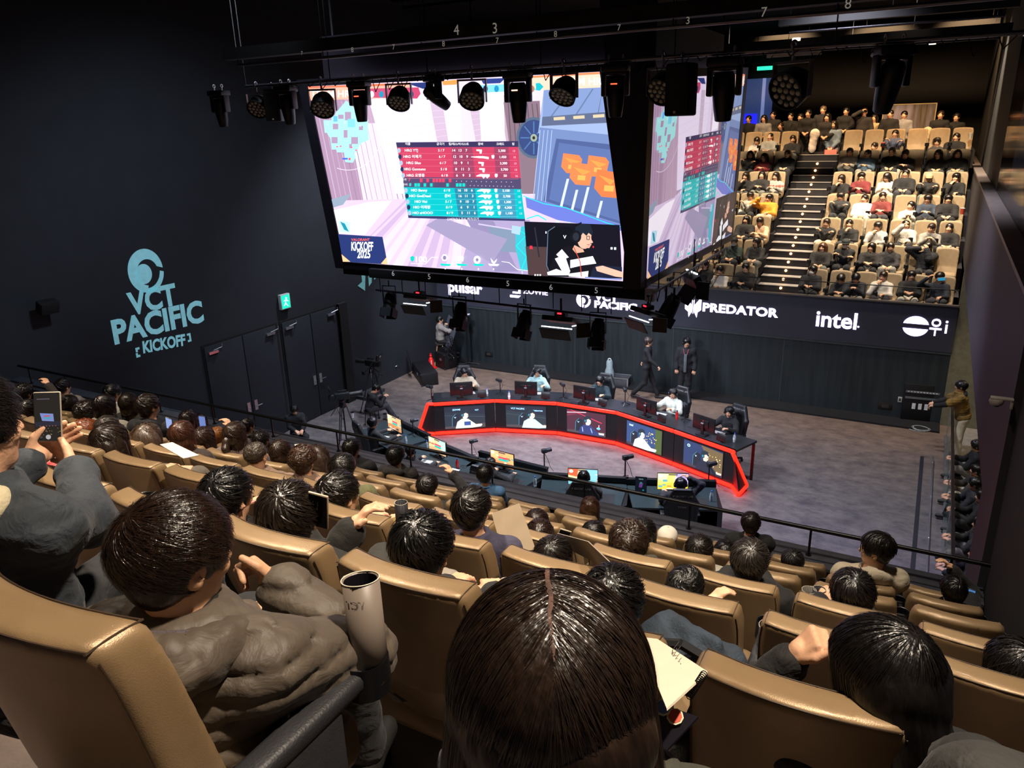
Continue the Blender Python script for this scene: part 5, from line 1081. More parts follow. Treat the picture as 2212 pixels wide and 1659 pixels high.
# shared small gear
def lettr(t,h): 
    V,Fs=text_mesh(t,h,.0); me=bpy.data.meshes.new('lettering'); me.from_pydata([(float(a),0,float(b)) for a,b in V],[],[f for f in Fs]); me.update(); return me
CHM={}
def gchair(loc,rz,label,s=1.):
    """gaming chair facing +y"""
    if not CHM:
        b=MB(); 
        for i in range(5): a=2*PI*i/5+.3; b.box((.17*math.cos(a),.17*math.sin(a),.09),(.34,.05,.035),Matrix.Rotation(a,3,'Z'),.01); b.sph((.33*math.cos(a),.33*math.sin(a),.035),.033,u=10,v=6)
        b.cyl((0,0,.08),(0,0,.42),.03); CHM['base']=b.mesh('base',.6)
        b=MB(); b.box((0,.02,.46),(.5,.5,.1),None,.035,3); b.box((-.24,.0,.49),(.08,.46,.12),None,.03,3); b.box((.24,.0,.49),(.08,.46,.12),None,.03,3); CHM['seat']=b.mesh('seat',.8)
        f=Field((-.4,-.6,.4),(.4,.1,1.45),.02); tl=rotm(0,.16); f.box((0,-.27,.82),(.2,.05,.38),tl,k=.0,rd=.045); f.box((0,-.33,1.2),(.17,.045,.12),tl,k=.05,rd=.04)
        for sx in (-1,1): f.rc((sx*.22,-.2,.58),(sx*.25,-.25,.98),.05,.055,k=.04); f.rc((sx*.25,-.25,.98),(sx*.15,-.33,1.22),.055,.045,k=.03)
        V,Q=f.mesh(); CHM['back']=npmesh('backrest',V,Q)
        b=MB(); b.box((0,0,.2),(.09,.26,.035),None,.012); b.cyl((0,0,.0),(0,0,.19),.02); CHM['arm']=b.mesh('armrest',.6); CHM['l1']=lettr('V SECRET LAB',.055); CHM['l2']=lettr('TITAN',.05)
    t=empty('gaming_chair',loc,rz,s,label,'chair'); mobj('base',CHM['base'],BM,t); mobj('seat',CHM['seat'],mat('#16181c',.5,0,.15,10,.1,90),t); bk=mobj('backrest',CHM['back'],mat('#17191e',.5,0,.15,10,.1,90),t)
    for sx in(-1,1): a=mobj('armrest',CHM['arm'],BM,t); a.location=(sx*.3,-.02,.5)
    for k,z,y in (('l1',1.22,-.272),('l1',1.2,-.405),('l2',.98,-.378)): l=mobj('lettering',CHM[k],mat('#c8c8c8',.5),bk); l.location=(0,y,z); l.rotation_euler=(.16,0,PI if y==-.272 else 0)
    return t
def monitor(loc,rz,label,canvas=None,s=1.,lit=1.2):
    """screen faces +y ; canvas drawn on it"""
    t=empty('monitor',loc,rz,s,label,'monitor'); q=MB(); q.box((0,-.02,.27),(.61,.035,.36),None,.008); q.box((0,-.045,.27),(.3,.03,.18),None,.01); q.build('housing',BM,t)
    q=MB(); q.box((0,-.07,.16),(.07,.03,.3),None,.01); q.box((0,-.06,.012),(.26,.2,.02),None,.006); q.build('stand',BM,t)
    q=MB(); q.cyl((0,-.063,.34),(0,-.06,.34),.018,n=14); q.build('badge',mat('#c02028',.4),t)
    q=MB(); q.box((0,-.075,.29),(.07,.04,.03),None,.005); q.build('cable_clip',mat('#8a8f96',.4),t)
    if canvas: me=canvas.mesh('screen',[(.295,-.0015,.44),(-.295,-.0015,.44),(-.295,-.0015,.10),(.295,-.0015,.10)],.00015); mobj('screen',me,SMN,t)
    return t
SMN=attr_emit('monitor_light',1.6)
def gamemini(i):
    c=Canvas(); R=random.Random(20+i); c.rect(0,0,1,1,['#d8c090','#e8c890','#f0a870','#e8d8a0','#f4dc70'][i]); c.poly([(0,0),(1,0),(1,.35),(.5,.45),(0,.3)],['#c08858','#d0a878','#e89060','#78b8c0','#f0c840'][i]); c.poly([(.55,.4),(1,.3),(1,1),(.6,1)],['#d0b080','#b8d0c8','#f0b070','#88c8e0','#b8a8e8'][i])
    c.poly([(.0,.6),(.3,.5),(.35,1),(0,1)],['#e0c898','#f0d8a8','#f8c080','#e0603c','#f8f0b0'][i])
    for k in range(8): x,y=R.random(),R.random()*.7; c.rect(x,y,x+.08+.1*R.random(),y+.04+.1*R.random(),R.choice(['#a06840','#e8c8a0','#60a8b0','#c86848','#f0e0c0']))
    c.circ(.1,.85,.07,.11,'#c8f0f0',14); c.rect(.35,.9,.65,.97,'#303850')
    if i in(0,2,1): c.poly([(.35,.55),(.72,.55),(.74,.66),(.35,.66)],'#d84860'); c.poly([(.36,.4),(.74,.4),(.72,.53),(.35,.53)],'#18b8a8')
    c.rect(.62,.05,.8,.2,'#404048'); c.rect(.3,.03,.5,.08,'#f0f0f0'); return c
KBM=MB(); KBM.box((0,0,.012),(.40,.14,.022),None,.005)
for r_ in range(4):
    for c_ in range(12): KBM.box((-.175+c_*.032,-.045+r_*.03,.026),(.026,.024,.008))
KBME=KBM.mesh('keyboard',.5)
b=MB(); b.sph((0,0,.018),1,(.032,.06,.022)); MOUM=b.mesh('mouse',.8)
b=MB(); b.boxb((-.24,-.2,0),(.24,.2,.004)); PADM=b.mesh('mouse_pad')
def deskcam(loc,rz,label,s=1.):
    t=empty('desk_camera',loc,rz,s,label,'camera'); q=MB(); 
    for a in (0,2.1,4.2): q.cyl((0,0,.05),(.12*math.cos(a),.12*math.sin(a),.0),.008,n=6)
    q.cyl((0,0,.04),(0,0,.30),.011,n=8); q.build('stand',BM,t); q=MB(); q.box((0,-.0,.34),(.07,.08,.07),None,.01); q.cyl((0,.04,.34),(0,.13,.34),.035,n=14); q.build('camera_body',mat('#2c3036',.4,.3),t)
    q=MB(); q.cyl((0,.131,.34),(0,.134,.34),.028,n=14); q.build('lens',mat('#8090a8',.1,.3),t); q=MB(); q.tube([(.03,0,.3),(.1,.02,.2),(.06,.08,.06),(.14,.1,.0)],.004,5); q.build('cable',BM,t); return t
def tablet(loc,rz,label,canvas=None):
    t=empty('tablet_stand',loc,rz,1,label,'tablet'); q=MB(); q.box((0,0,.11),(.24,.012,.17),Matrix.Rotation(-.25,3,'X'),.004); q.build('tablet',BM,t); q=MB(); q.box((0,.05,.05),(.1,.01,.13),Matrix.Rotation(.5,3,'X')); q.build('prop_leg',BM,t); return t
def bottle(loc,label,cap='#3070d8',body='#cfe0e8'):
    t=empty('water_bottle',loc,0,1,label,'bottle'); q=MB(); q.lathe([(0,0),(.032,0),(.033,.13),(.025,.165),(.013,.19),(.013,.2)],n=14); q.build('bottle_body',mat(body,.1,0,0,alpha=.55) if body!='#c02028' else mat(body,.3),t); q=MB(); q.cyl((0,0,.198),(0,0,.22),.015,n=12); q.build('cap',mat(cap,.4),t); q=MB(); q.cyl((0,0,.06),(0,0,.11),.0338,n=14,caps=False); q.build('label_band',mat('#d8e8f0' if body!='#c02028' else '#e03038',.5),t)
WHITE=mat('#e0e4e6',.4)
# ---- far team: five players facing the near side (-y)
far_heads=[(1003,808),(1160,808),(1296,826),(1454,854),(1575,894)]
fp=[('mush','#17171c','jacket','#b3a891','player with glasses in a beige jumper at the left end of the red-lit desk','beige'),('short','#121318','hoodie','#9fc4c4','player in a pale teal hoodie second from left at the red-lit desk','teal'),('mush','#101116','jacket','#1c3038','player in a dark jacket with white stripes at the middle of the red-lit desk','dark'),('short','#16151a','jacket','#d5dcd0','player in a cream white shirt fourth along the red-lit desk','cream'),('short','#0f1014','hoodie','#14161a','player in a black hoodie at the right end of the red-lit desk','black')]
camc=[(933,862),(1081,848),(1217,858),(1350,870),(1480,905)]; ords=['leftmost','second','third','fourth','rightmost']
for i in range(5):
    a,c,u,n,L=segn[i]; H=V3(atz(*far_heads[i],1.26)); rz=math.atan2(n.y,n.x)-PI/2
    mid=(a+c)/2; t_=(H-a).dot(u); P=a+u*t_-n*.28; P.z=PT; P0=P.copy()
    pd=pose_pool('fplayer%d'%(i%3),'mid',pose='desk',h=1.22,hy=(.35,.3,-.1)[i%3],hp=-.12,wr=[(-.25,.42,.98),(.22,.44,.98)],rec=2,kind=['jacket','hoodie','jacket'][i%3])
    s=1.05; fwd=Matrix.Rotation(rz,3,'Z')@Vector((pd['J']['H'][0],pd['J']['H'][1],0))*s; base=Vector((H.x,H.y,0))-fwd
    # keep the player's belly behind the table edge
    d=(base-a).dot(-n); 
    if d<1.0: base+=-n*(1.0-d)*.6
    st,hc,kd,tc,lb,_=fp[i]
    ex=[('headset','#1a1a1e')]+([('glasses',)] if i in(0,1) else [])
    person(pd,(base.x,base.y,.02),rz,s,st,hc,cloth(tc),mat('#1c1d22',.8),lb,'players at the red-lit desk' if False else None,q='mid',hseed=i,extras=ex)
    cb=base+n*-.02; gchair((cb.x,cb.y,.0),rz,'black gaming chair of the %s player at the red-lit desk'%ords[i],1.06)
    pm=P-u*.12; monitor(pm,rz+PI,'black monitor seen from behind, %s on the red-lit desk'%ords[i])
    k=mobj('keyboard',KBME,WHITE); kp=P-n*.26+u*.05; k.location=(kp.x,kp.y,PT+.006); k.rotation_euler=(0,0,rz+.2); tag(k,'white keyboard before the %s player at the red-lit desk'%ords[i],'keyboard')
    k=mobj('mouse_pad',PADM,mat('#17181c',.8)); kp=P-n*.28-u*.42; k.location=(kp.x,kp.y,PT); k.rotation_euler=(0,0,rz); tag(k,'black mouse pad on the red-lit desk, %s one'%ords[i],'mouse pad')
    k=mobj('mouse',MOUM,WHITE); kp=P-n*.22-u*.38; k.location=(kp.x,kp.y,PT+.005); tag(k,'white mouse of the %s player at the red-lit desk'%ords[i],'mouse')
    cp=V3(atz(camc[i][0],camc[i][1]+4,PT)); deskcam(cp,rz+PI+(.9),'small black camera on a stand, %s along the red-lit desk'%ords[i],1.15)
    tp=P+u*.42+n*.1; tp.z=PT; tablet(tp,rz+PI,'small black tablet on a prop, %s on the red-lit desk'%ords[i])
for (px,py,lb) in ((1052,855,'clear water bottle by the leftmost tablet on the red-lit desk'),(1100,862,'clear water bottle beside the second small camera on the red-lit desk'),(1586,955,'small clear cup at the right end of the red-lit desk')): bottle(V3(atz(px,py,PT)),lb)
bottle(V3(atz(1462,905,PT)),'red drink bottle beside the fourth keyboard on the red-lit desk','#222222','#c02028')
# ---- near team
mon=[((-11.19,13.74),(-10.56,13.51)),((-9.43,12.98),(-8.84,12.80)),((-7.79,12.92),(-7.15,12.86)),((-5.87,12.74),(-5.27,12.93)),((-4.17,13.29),(-3.60,13.52))]
ND=.80
nd=empty('curved_team_desk',(-7.4,13.0,0),label='long curved black desk of the near team, front side turned away',cat='desk'); N0=Vector((-7.4,13.0,0))
cen=[Vector(((a[0]+c[0])/2,(a[1]+c[1])/2,0)) for a,c in mon]; dirs=[(Vector((c[0]-a[0],c[1]-a[1],0))).normalized() for a,c in mon]
for i in range(5):
    u=dirs[i]; n=Vector((-u.y,u.x,0)); P=cen[i]; rz=math.atan2(u.y,u.x)
    Mx=Matrix.Translation(P-N0)@Matrix.Rotation(rz,4,'Z'); w0,w1=(-.86,.86)
    b=MB(); b.T=Mx; b.prism([(w0+.06,-.62),(w1-.06,-.62),(w1+.03,.36),(w0-.03,.36)],ND-.04,ND); b.build('desk_top',mat('#2f3c40',.3,.1,.08,5,name='desk_top_cool'),nd,None)
    b=MB(); b.T=Mx; b.boxb((w0-.04,.36,0),(w1+.04,.42,ND+.12)); b.boxb((w0-.04,.34,ND+.10),(w1+.04,.44,ND+.13)); b.build('front_panel',DESK,nd,None)
    b=MB(); b.T=Mx; b.prism([(w1-.06,-.6),(w1+.05,-.5),(w1+.05,.36),(w1-.0,.36)],0,ND-.04); b.build('side_panel',BM,nd,None)
    mp=P.copy(); mp.z=ND; monitor(mp,rz+PI,'lit monitor showing an orange game view, %s on the near desk'%ords[i] if i!=4 else 'lit monitor with yellow and violet game view at the right end of near desk',gamemini(i))
    k=mobj('keyboard',KBME,WHITE); kp=P-n*.36-u*.05; k.location=(kp.x,kp.y,ND+.002); k.rotation_euler=(0,0,rz+.35); tag(k,'white keyboard on the near desk, %s one'%ords[i],'keyboard')
    k=mobj('mouse_pad',PADM,mat('#1c2226',.8)); kp=P-n*.36+u*.42; k.location=(kp.x,kp.y,ND); k.rotation_euler=(0,0,rz); tag(k,'dark mouse pad on the near desk, %s one'%ords[i],'mouse pad')
for j,(px,py,s) in enumerate(((1020,975,1.1),(1176,1003,1.3),(1350,1022,1.4),(1530,1035,1.3),(893,928,1.1))):
    cp=V3(atz(px,py+12,ND)); deskcam(cp,-.6,'black camera on a small stand %s'%['between the second and third near monitors','between the third and fourth near monitors','between the fourth and fifth near monitors','at the right end of the near desk','at the left end of the near desk'][j],s)
c=Canvas(); c.rect(0,0,1,1,'#101828'); c.text('PREDATOR',.5,.88,.1,'#b0e0e0',.02,flipy=False,sx=.8); c.poly([(.3,.3),(.6,.3),(.7,.6),(.5,.7),(.35,.6)],'#7a4a9a'); c.circ(.5,.62,.1,.07,'#3aa0a0',10); c.rect(.65,.08,.8,.16,'#20b0c0')
cp=V3(atz(1384,1066,ND)); t=empty('upright_tablet',cp,.25,1.,'upright dark tablet with a small poster image on the near desk','tablet'); q=MB(); q.box((0,0,.2),(.23,.015,.34),None,.006); q.build('tablet',BM,t); me=c.mesh('screen',[(-.105,-.0085,.355),(.105,-.0085,.355),(.105,-.0085,.045),(-.105,-.0085,.045)],.00015); mobj('screen',me,attr_emit('tablet_light',.6),t); q=MB(); q.box((0,.06,.08),(.12,.01,.2),Matrix.Rotation(.5,3,'X')); q.build('prop_leg',BM,t)
for (px,py,lb,cp_,bd) in ((877,958,'water bottle with blue cap beside the leftmost near keyboard','#3070d8','#cfe0e8'),(988,1010,'red drink bottle on the near desk beside a phone','#2050c0','#c02028'),(1156,1050,'clear water bottle between the third and fourth near seats','#3070d8','#cfe0e8'),(1536,1082,'clear water bottle at the right end of the near desk','#3070d8','#cfe0e8'),(923,970,'water bottle with blue cap left of the second near monitor','#3070d8','#cfe0e8')): bottle(V3(atz(px,py,ND)),lb,cp_,bd)
q=MB(); q.box((0,0,.005),(.15,.075,.01),None,.003); o=q.build('phone',mat('#202428',.3),None,label='dark phone lying on the near desk by the red bottle',cat='phone'); o.location=V3(atz(1002,1008,ND)); q=MB(); q.box((0,0,.002),(.2,.14,.003)); o=q.build('paper_sheet',WHITE,None,label='white paper sheet on the near desk below the red bottle',cat='paper'); o.location=V3(atz(982,1016,ND))
nh=[(806,915),(888,976),(1060,1004),(1261,1034),(1470,1049)]
npl=[('mush','#101216','player in a black and white shirt at the left end of the near desk','#26282c'),('short','#141414','player in dark clothes second along the near desk','#1c1d20'),('short','#15130f','player behind the railing, middle of the near desk','#27282b'),('mush','#121212','player in black gaming at the fourth near seat','#1a1b1e'),('short','#10131c','player in dark navy raising an arm at the right end of near desk','#1b1f28')]
for i in range(5):
    H=V3(atz(*nh[i],1.28)); u=dirs[i]; n=Vector((-u.y,u.x,0)); rz=math.atan2(u.y,u.x)
    if i==0: rz-=.15
    wr=[(-.25,.45,.84),(.22,.47,.84)]
    if i==4: wr=[(-.25,.45,.84),(.16,.16,1.28)]
    pd=pose_pool('nplayer%d'%i,'mid',pose='desk',h=1.2,hy=(.0,.1,.1,.0,.1)[i],wr=wr,rec=4,kind=['shirt','jacket','jacket','hoodie','jacket'][i])
    fwd=Matrix.Rotation(rz,3,'Z')@Vector((pd['J']['H'][0],pd['J']['H'][1],0))*1.07; base=Vector((H.x,H.y,0))-fwd
    st,hc,lb,tc=npl[i]; person(pd,(base.x,base.y,.02),rz,1.07,st,hc,cloth(tc),mat('#17181c',.8),lb,extras=[('headset','#15161a')],hseed=i)
    gchair((base.x,base.y,0),rz,'black gaming chair with V lettering, %s behind the near desk'%ords[i],1.08)
# ---- camera crew and equipment
def tripod(px,py,h,rz,label,s=1.,headpan=0):
    c=V3(atz(px,py,0)); t=empty('tripod_camera',c,rz,s,label,'camera'); R=.42
    for i in range(3):
        a=2*PI*i/3+.4; d=Vector((math.cos(a),math.sin(a),0)); sd=Vector((-d.y,d.x,0)); q=MB()
        for o_ in (-.022,.022): q.cyl(d*.08+sd*o_+Vector((0,0,h)),d*R*.62+sd*o_+Vector((0,0,h*.42)),.012,n=8)
        q.cyl(d*R*.6+Vector((0,0,h*.46)),d*R+Vector((0,0,.03)),.013,n=8); q.box(d*R*.62+Vector((0,0,h*.42)),(.06,.06,.05),None,.01); q.cyl(d*R+Vector((0,0,.0)),d*R+Vector((0,0,.05)),.03,n=10); q.build('leg',mat('#3a4045',.4,.4),t)
    q=MB(); q.cyl((0,0,.35),(0,0,h),.018,n=8); 
    for i in range(3): a=2*PI*i/3+.4; q.cyl((0,0,.38),(.24*math.cos(a),.24*math.sin(a),.34),.008,n=6)
    q.build('spreader',BM,t)
    q=MB(); q.lathe([(0,h-.02),(.07,h-.02),(.085,h+.03),(.06,h+.1),(0,h+.1)],n=16); q.box((0,0,h+.13),(.1,.16,.05),None,.01); q.tube([(.05,-.05,h+.1),(.12,-.3,h+.0),(.14,-.42,h-.02)],.011); q.tube([(-.05,-.05,h+.1),(-.12,-.28,h-.05),(-.14,-.36,h-.1)],.011); q.build('fluid_head',BM,t)
    cm=empty('camera_body',(0,0,h+.16),headpan); cm.parent=t; bpy.data.objects.remove(cm)
    Rz=Matrix.Rotation(headpan,4,'Z'); q=MB(); q.T=Matrix.Translation((0,0,h+.16))@Rz; q.box((0,0,.09),(.13,.34,.16),None,.02,2); q.box((0,-.22,.08),(.11,.14,.13),None,.015); q.cyl((0,.17,.1),(0,.42,.1),.052,.062,n=16); q.cyl((0,.42,.1),(0,.46,.1),.07,.075,n=16); q.box((0,.02,.21),(.03,.2,.03),None,.008); q.cyl((0,-.06,.17),(0,-.06,.21),.008); q.cyl((0,.09,.17),(0,.09,.21),.008); bd=q.build('camera_body',mat('#1b1f20',.4,.2,.2,12),t)
    q=MB(); q.T=Matrix.Translation((0,0,h+.16))@Rz; q.box((.0,-.26,.27),(.22,.04,.16),Matrix.Rotation(.3,3,'X'),.01); q.build('viewfinder',BM,bd)
    q=MB(); q.T=Matrix.Translation((0,0,h+.16))@Rz; q.box((0.02,-.283,.29),(.05,.01,.05),Matrix.Rotation(.3,3,'X')); q.build('white_tag',WHITE,bd)
    q=MB(); q.T=Matrix.Translation((0,0,h+.16))@Rz; q.tube([(.07,-.1,.12),(.16,-.2,.0),(.12,-.1,-.3),(.05,.0,-.5)],.007); q.tube([(-.07,-.1,.12),(-.2,-.1,.05),(-.25,.05,-.1)],.01); q.box((-.26,.07,-.12),(.05,.08,.1),None,.01); q.build('control_cable',BM,t)
tripod(752,985,1.22,.3,'broadcast camera on a tall tripod with tagged viewfinder, nearer the doors',1.1,-1.0)
tripod(812,893,1.15,1.0,'broadcast camera on a tripod nearer the back wall',1.1,.6)
# crew
def place(pd,px,py,z,s,rz,st,hc,tm,pm,lb,extras=(),q='mid',hseed=0,dz=0.):
    H=V3(atz(px,py,z)); J=pd['J']; fwd=Matrix.Rotation(rz,3,'Z')@Vector((J['H'][0],J['H'][1],0))*s; b_=Vector((H.x,H.y,dz))-fwd; return person(pd,tuple(b_),rz,s,st,hc,tm,pm,lb,extras=extras,q=q,hseed=hseed),b_
BK=mat('#15161a',.85,0,.2,12,.2,80); 
pd=pose_pool('crew1','mid',pose='phone',h=1.1,hp=-.5,hy=0,kind='hoodie'); o,bb=place(pd,636,886,1.13,1.03,-2.2,'short','#101010',BK,BK,'seated person in black with a white 3 on the sleeve looking at a phone')
def stool(loc,label,h=.45):
    t=empty('stool',loc,0,1,label,'stool'); q=MB(); q.cyl((0,0,h-.03),(0,0,h),.17,n=20); q.build('seat',BM,t)
    for a in range(4): x=PI/4+a*PI/2; q=MB(); q.cyl((.12*math.cos(x),.12*math.sin(x),h-.03),(.17*math.cos(x),.17*math.sin(x),0),.012,n=8); q.build('leg',BM,t)
stool((bb.x,bb.y,0),'black stool under the seated person with the white 3',.43)
m3=lettr('3',.12); l=mobj('number_patch',m3,WHITE,o); l.location=(-.285,-.08,.80); l.rotation_euler=(0,.1,-1.3)
pd=pose_pool('crew2','mid',pose='lean',h=1.0,hp=-.7,kind='hoodie',legs=[((-.15,.44,.5),(-.12,.62,.09)),((.15,.44,.52),(.2,.66,.09))]); o,bb=place(pd,812,838,1.05,1.03,-.7,'short','#101010',BK,mat('#2a2d33',.8),'person in black bending forward on a folding chair behind the second tripod'); stool((bb.x,bb.y,0),'black folding stool behind the second tripod camera',.43)
# host on the wooden stool
pd=pose_pool('host','mid',pose='lap',h=1.48,hipz=.84,hy=-.3,rec=2,wr=[(-.06,.22,1.27),(.15,.42,1.27)],legs=[((-.12,.42,.78),(-.1,.45,.36)),((.14,.40,.70),(.14,.36,.30))],kind='jacket',bkw=dict(curl=(1.1,.6)))
o,bb=place(pd,950,690,1.63,1.09,-.75,'short','#15120f',mat('#8c867e',.8,0,.08,20,.2,90),mat('#1b1a1c',.8),'host in a light grey blazer with a microphone on a wooden stool',(),'mid',2)
q=MB(); w=pd['J']['w'][0]; q.cyl((w[0]+.02,w[1]+.05,w[2]-.02),(w[0]+.05,w[1]-.02,w[2]+.13),.013,n=10); q.sph((w[0]+.05,w[1]-.02,w[2]+.15),.026); m_=q.build('microphone',BM,None,label='black hand microphone held by the host on the stool',cat='microphone'); m_.matrix_world=Matrix.Translation(o.location)@Matrix.Rotation(-.75,4,'Z')@Matrix.Scale(1.09,4)
t=empty('bar_stool',(bb.x,bb.y,0),.3,1.1,'pale wooden bar stool with four splayed legs under the host','stool'); WD=mat('#b58e68',.5,0,.15,12); q=MB(); q.cyl((0,0,.7),(0,0,.745),.17,n=22); q.build('seat',mat('#3a332e',.6),t)
for a in range(4): x=PI/4+a*PI/2; q=MB(); q.cyl((.11*math.cos(x),.11*math.sin(x),.7),(.25*math.cos(x),.25*math.sin(x),0),.02,.016,n=10); q.build('leg',WD,t)
q=MB(); q.torus((0,0,.3),.19,.01,None,20,6); q.build('foot_ring',WD,t)
# music stand, camera stand, cone, speakers, boxes
c=V3(atz(1012,790,0)); t=empty('studio_camera_stand',c,.4,1.05,'camera on a tall wheeled stand beside the host','camera')
q=MB(); 
for i in range(5): a=2*PI*i/5; q.cyl((0,0,.12),(.36*math.cos(a),.36*math.sin(a),.06),.018,n=8); q.cyl((.36*math.cos(a)-.02,.36*math.sin(a),.03),(.36*math.cos(a)+.02,.36*math.sin(a),.03),.03,n=10)
q.build('wheeled_base',BM,t); q=MB(); q.cyl((0,0,.1),(0,0,1.45),.03,n=12); q.build('column',BM,t); q=MB(); q.box((0,0,1.58),(.16,.34,.18),None,.02); q.cyl((0,.17,1.6),(0,.32,1.6),.05,n=14); q.box((0,-.1,1.74),(.3,.2,.03),Matrix.Rotation(.1,3,'X'),.01); q.build('camera_body',BM,t)
q=MB(); q.box((.0,-.1,1.76),(.28,.18,.01)); q.build('light_top',mat('#c8ccd4',.3),t)
c=V3(atz(975,790,0)); t=empty('prompter_stand',c,-.5,1.05,'large grey reflector board on a stand between host and camera','stand')
q=MB(); q.box((0,0,1.15),(.72,.02,.95),Matrix.Rotation(-.3,3,'X')@Matrix.Rotation(.15,3,'Y'),.004); q.build('board',mat('#50535c',.5,.2),t); q=MB(); q.cyl((0,.03,.05),(0,.03,1.1),.016,n=8); 
for a in (0,2.1,4.2): q.cyl((0,.03,.25),(.3*math.cos(a),.03+.3*math.sin(a),0),.01,n=6)
q.build('stand_leg',BM,t)
c=V3(atz(888,790,0)); c.x=max(c.x,-14.55); t=empty('red_cone_marker',c,0,1,'bright red weighted marker standing on the floor by the left wall','marker'); REDP=mat('#e01c18',.4,emit='#e01c18',es=.15)
q=MB(); q.box((0,0,.03),(.3,.3,.06),None,.02); q.build('base',REDP,t); q=MB(); q.lathe([(.11,.06),(.1,.1),(.085,.32),(.05,.4),(.03,.42)],n=20); q.build('body',REDP,t); q=MB(); q.sph((0,0,.46),.045); q.torus((0,0,.52),.03,.01,Matrix.Rotation(PI/2,3,'X'),12,6); q.build('handle',REDP,t); q=MB(); q.box((.06,-.075,.25),(.06,.02,.14),Matrix.Rotation(-.6,3,'Z')); q.build('white_label',WHITE,t)
def speakerbox(px,py,w,d,h,rz,label,z=0):
    c=V3(atz(px,py,z)); c.x=max(c.x,-14.2 if w<1 else -14.1); c.y=min(c.y,21.0 if w<1 else 19.6); t=empty('equipment_box',c,rz,1,label,'box'); q=MB(); q.boxb((-w/2,-d/2,0),(w/2,d/2,h),.015); q.build('case',mat('#0f0f11',.5,0,.2,10),t)
    q=MB(); 
    for x in(-w/2,w/2):
        for z_ in (.03,h-.03): q.box((x,-d/2,z_),(.05,.05,.05),None,.01)
    q.build('corner_guard',mat('#3a3c40',.4,.5),t); q=MB(); q.box((w*.1,-d/2-.006,h*.6),(.1,.012,.07)); q.build('latch',mat('#a0a4a8',.3,.7),t); return t
speakerbox(912,785,.62,.5,.55,-.4,'black flight case on the floor behind the red marker')
t=speakerbox(915,760,.5,.45,.7,-.4,'tall black speaker box beside the host stool'); 
t=speakerbox(850,808,1.5,.55,.42,-.75,'long low black bench box along the left wall holding papers')
c=V3(atz(848,790,.43)); q=MB(); q.box((0,0,.003),(.3,.21,.004)); o=q.build('paper_sheet',WHITE,None,label='white paper lying on the long low black box',cat='paper'); o.location=c; o.rotation_euler=(0,0,.5)
c=V3(atz(862,788,.43)); t=empty('tilted_monitor',(c.x+.35,c.y+.1,.42),-.9,1,'thin black panel leaning upright on the long low box','panel'); q=MB(); q.box((0,0,.25),(.5,.02,.46),Matrix.Rotation(.2,3,'X'),.005); q.build('panel_sheet',BM,t)
q=MB(); c0_=Vector((-13.9,20.6,0)); R=random.Random(8)
for j in range(6): 
    pts=[(c0_.x+.1*math.sin(j),c0_.y,.55+.1*j)]
    for k in range(8): pts.append((c0_.x+.15+.12*math.sin(k+j),c0_.y-.05+.04*math.cos(k*1.3),.55+.1*j-(k*.08)*(1 if k<5 else -.6)))
    q.tube(pts,.012,5)
q.build('cable_loop',BM,None,label='hank of black cables hanging on the speaker box',cat='cable')
# silver case and pale dispenser behind the middle player
c=V3(atz(1338,832,0)); t=empty('flight_case',c,.1,1.05,'open silver edged flight case on the floor at the back wall','case'); q=MB(); q.boxb((-.3,-.2,0),(.3,.2,.26),.01); q.build('case_body',mat('#4a4c50',.5,.3),t); q=MB()
for x in (-.3,.3):
    for y in (-.2,.2): q.boxb((x-.02,y-.02,0),(x+.02,y+.02,.29))
for z in (.0,.27): q.boxb((-.31,-.215,z),(.31,-.195,z+.025)); q.boxb((-.31,.195,z),(.31,.215,z+.025)); q.boxb((-.315,-.2,z),(-.295,.2,z+.025)); q.boxb((.295,-.2,z),(.315,.2,z+.025))
q.build('metal_edging',STL,t)
c=V3(atz(1316,834,0)); t=empty('grey_canister',c,0,1,'pale grey plastic canister standing behind the third gaming chair','canister'); q=MB(); q.lathe([(0,0),(.14,0),(.14,.5),(.1,.62),(.1,.8),(.08,.84),(0,.84)],n=18); q.build('body',mat('#8fa0a2',.4),t); q=MB(); q.torus((0,0,.86),.05,.012,Matrix.Rotation(PI/2,3,'X'),14,6); q.build('handle',WHITE,t)  # pale canister like a water cooler, carries no lamp
# walker and stander
pd=pose_pool('walker','mid',stand=True,h=1.62,hipz=.92,hy=.1,rec=3,wr=[(-.32,-.18,.92),(.26,.34,1.02)],legs=[((-.1,.16,.5),(-.1,.30,.09)),((.1,-.02,.48),(.1,-.34,.13))],kind='shirt',bkw=dict(curl=(1.1,1.1))); rz=-PI/2+.15
place(pd,1401,742,1.70,1.08,rz,'mush','#3a2e2a',BK,BK,'person all in black walking to the right along the back wall',(),'mid',1)
pd=pose_pool('stander','mid',stand=True,h=1.62,hipz=.92,hy=.3,rec=0,wr=[(-.24,.08,.86),(.24,.08,.86)],kind='jacket',fat=1.1); o,bb=place(pd,1483,742,1.74,1.09,PI+.2,'mush','#0f0f10',mat('#1b1d22',.85,0,.3,6,.2,60),BK,'person in an open dark grey coat with a headset standing at the back wall',[('headset','#202020')],'mid',3)
q=MB(); H=pd['J']['N']; q.tube([(-.07,.09,H[2]-.0),(-.03,.17,H[2]-.15),(0,.185,H[2]-.3),(.03,.17,H[2]-.15),(.07,.09,H[2])],.008,5); q.build('lanyard',mat('#a05050',.6),o)
q=MB(); q.boxb((-.035,.165,H[2]-.62),(.04,.19,H[2]-.12),.01); q.build('grey_placket',mat('#5a6266',.7),o)
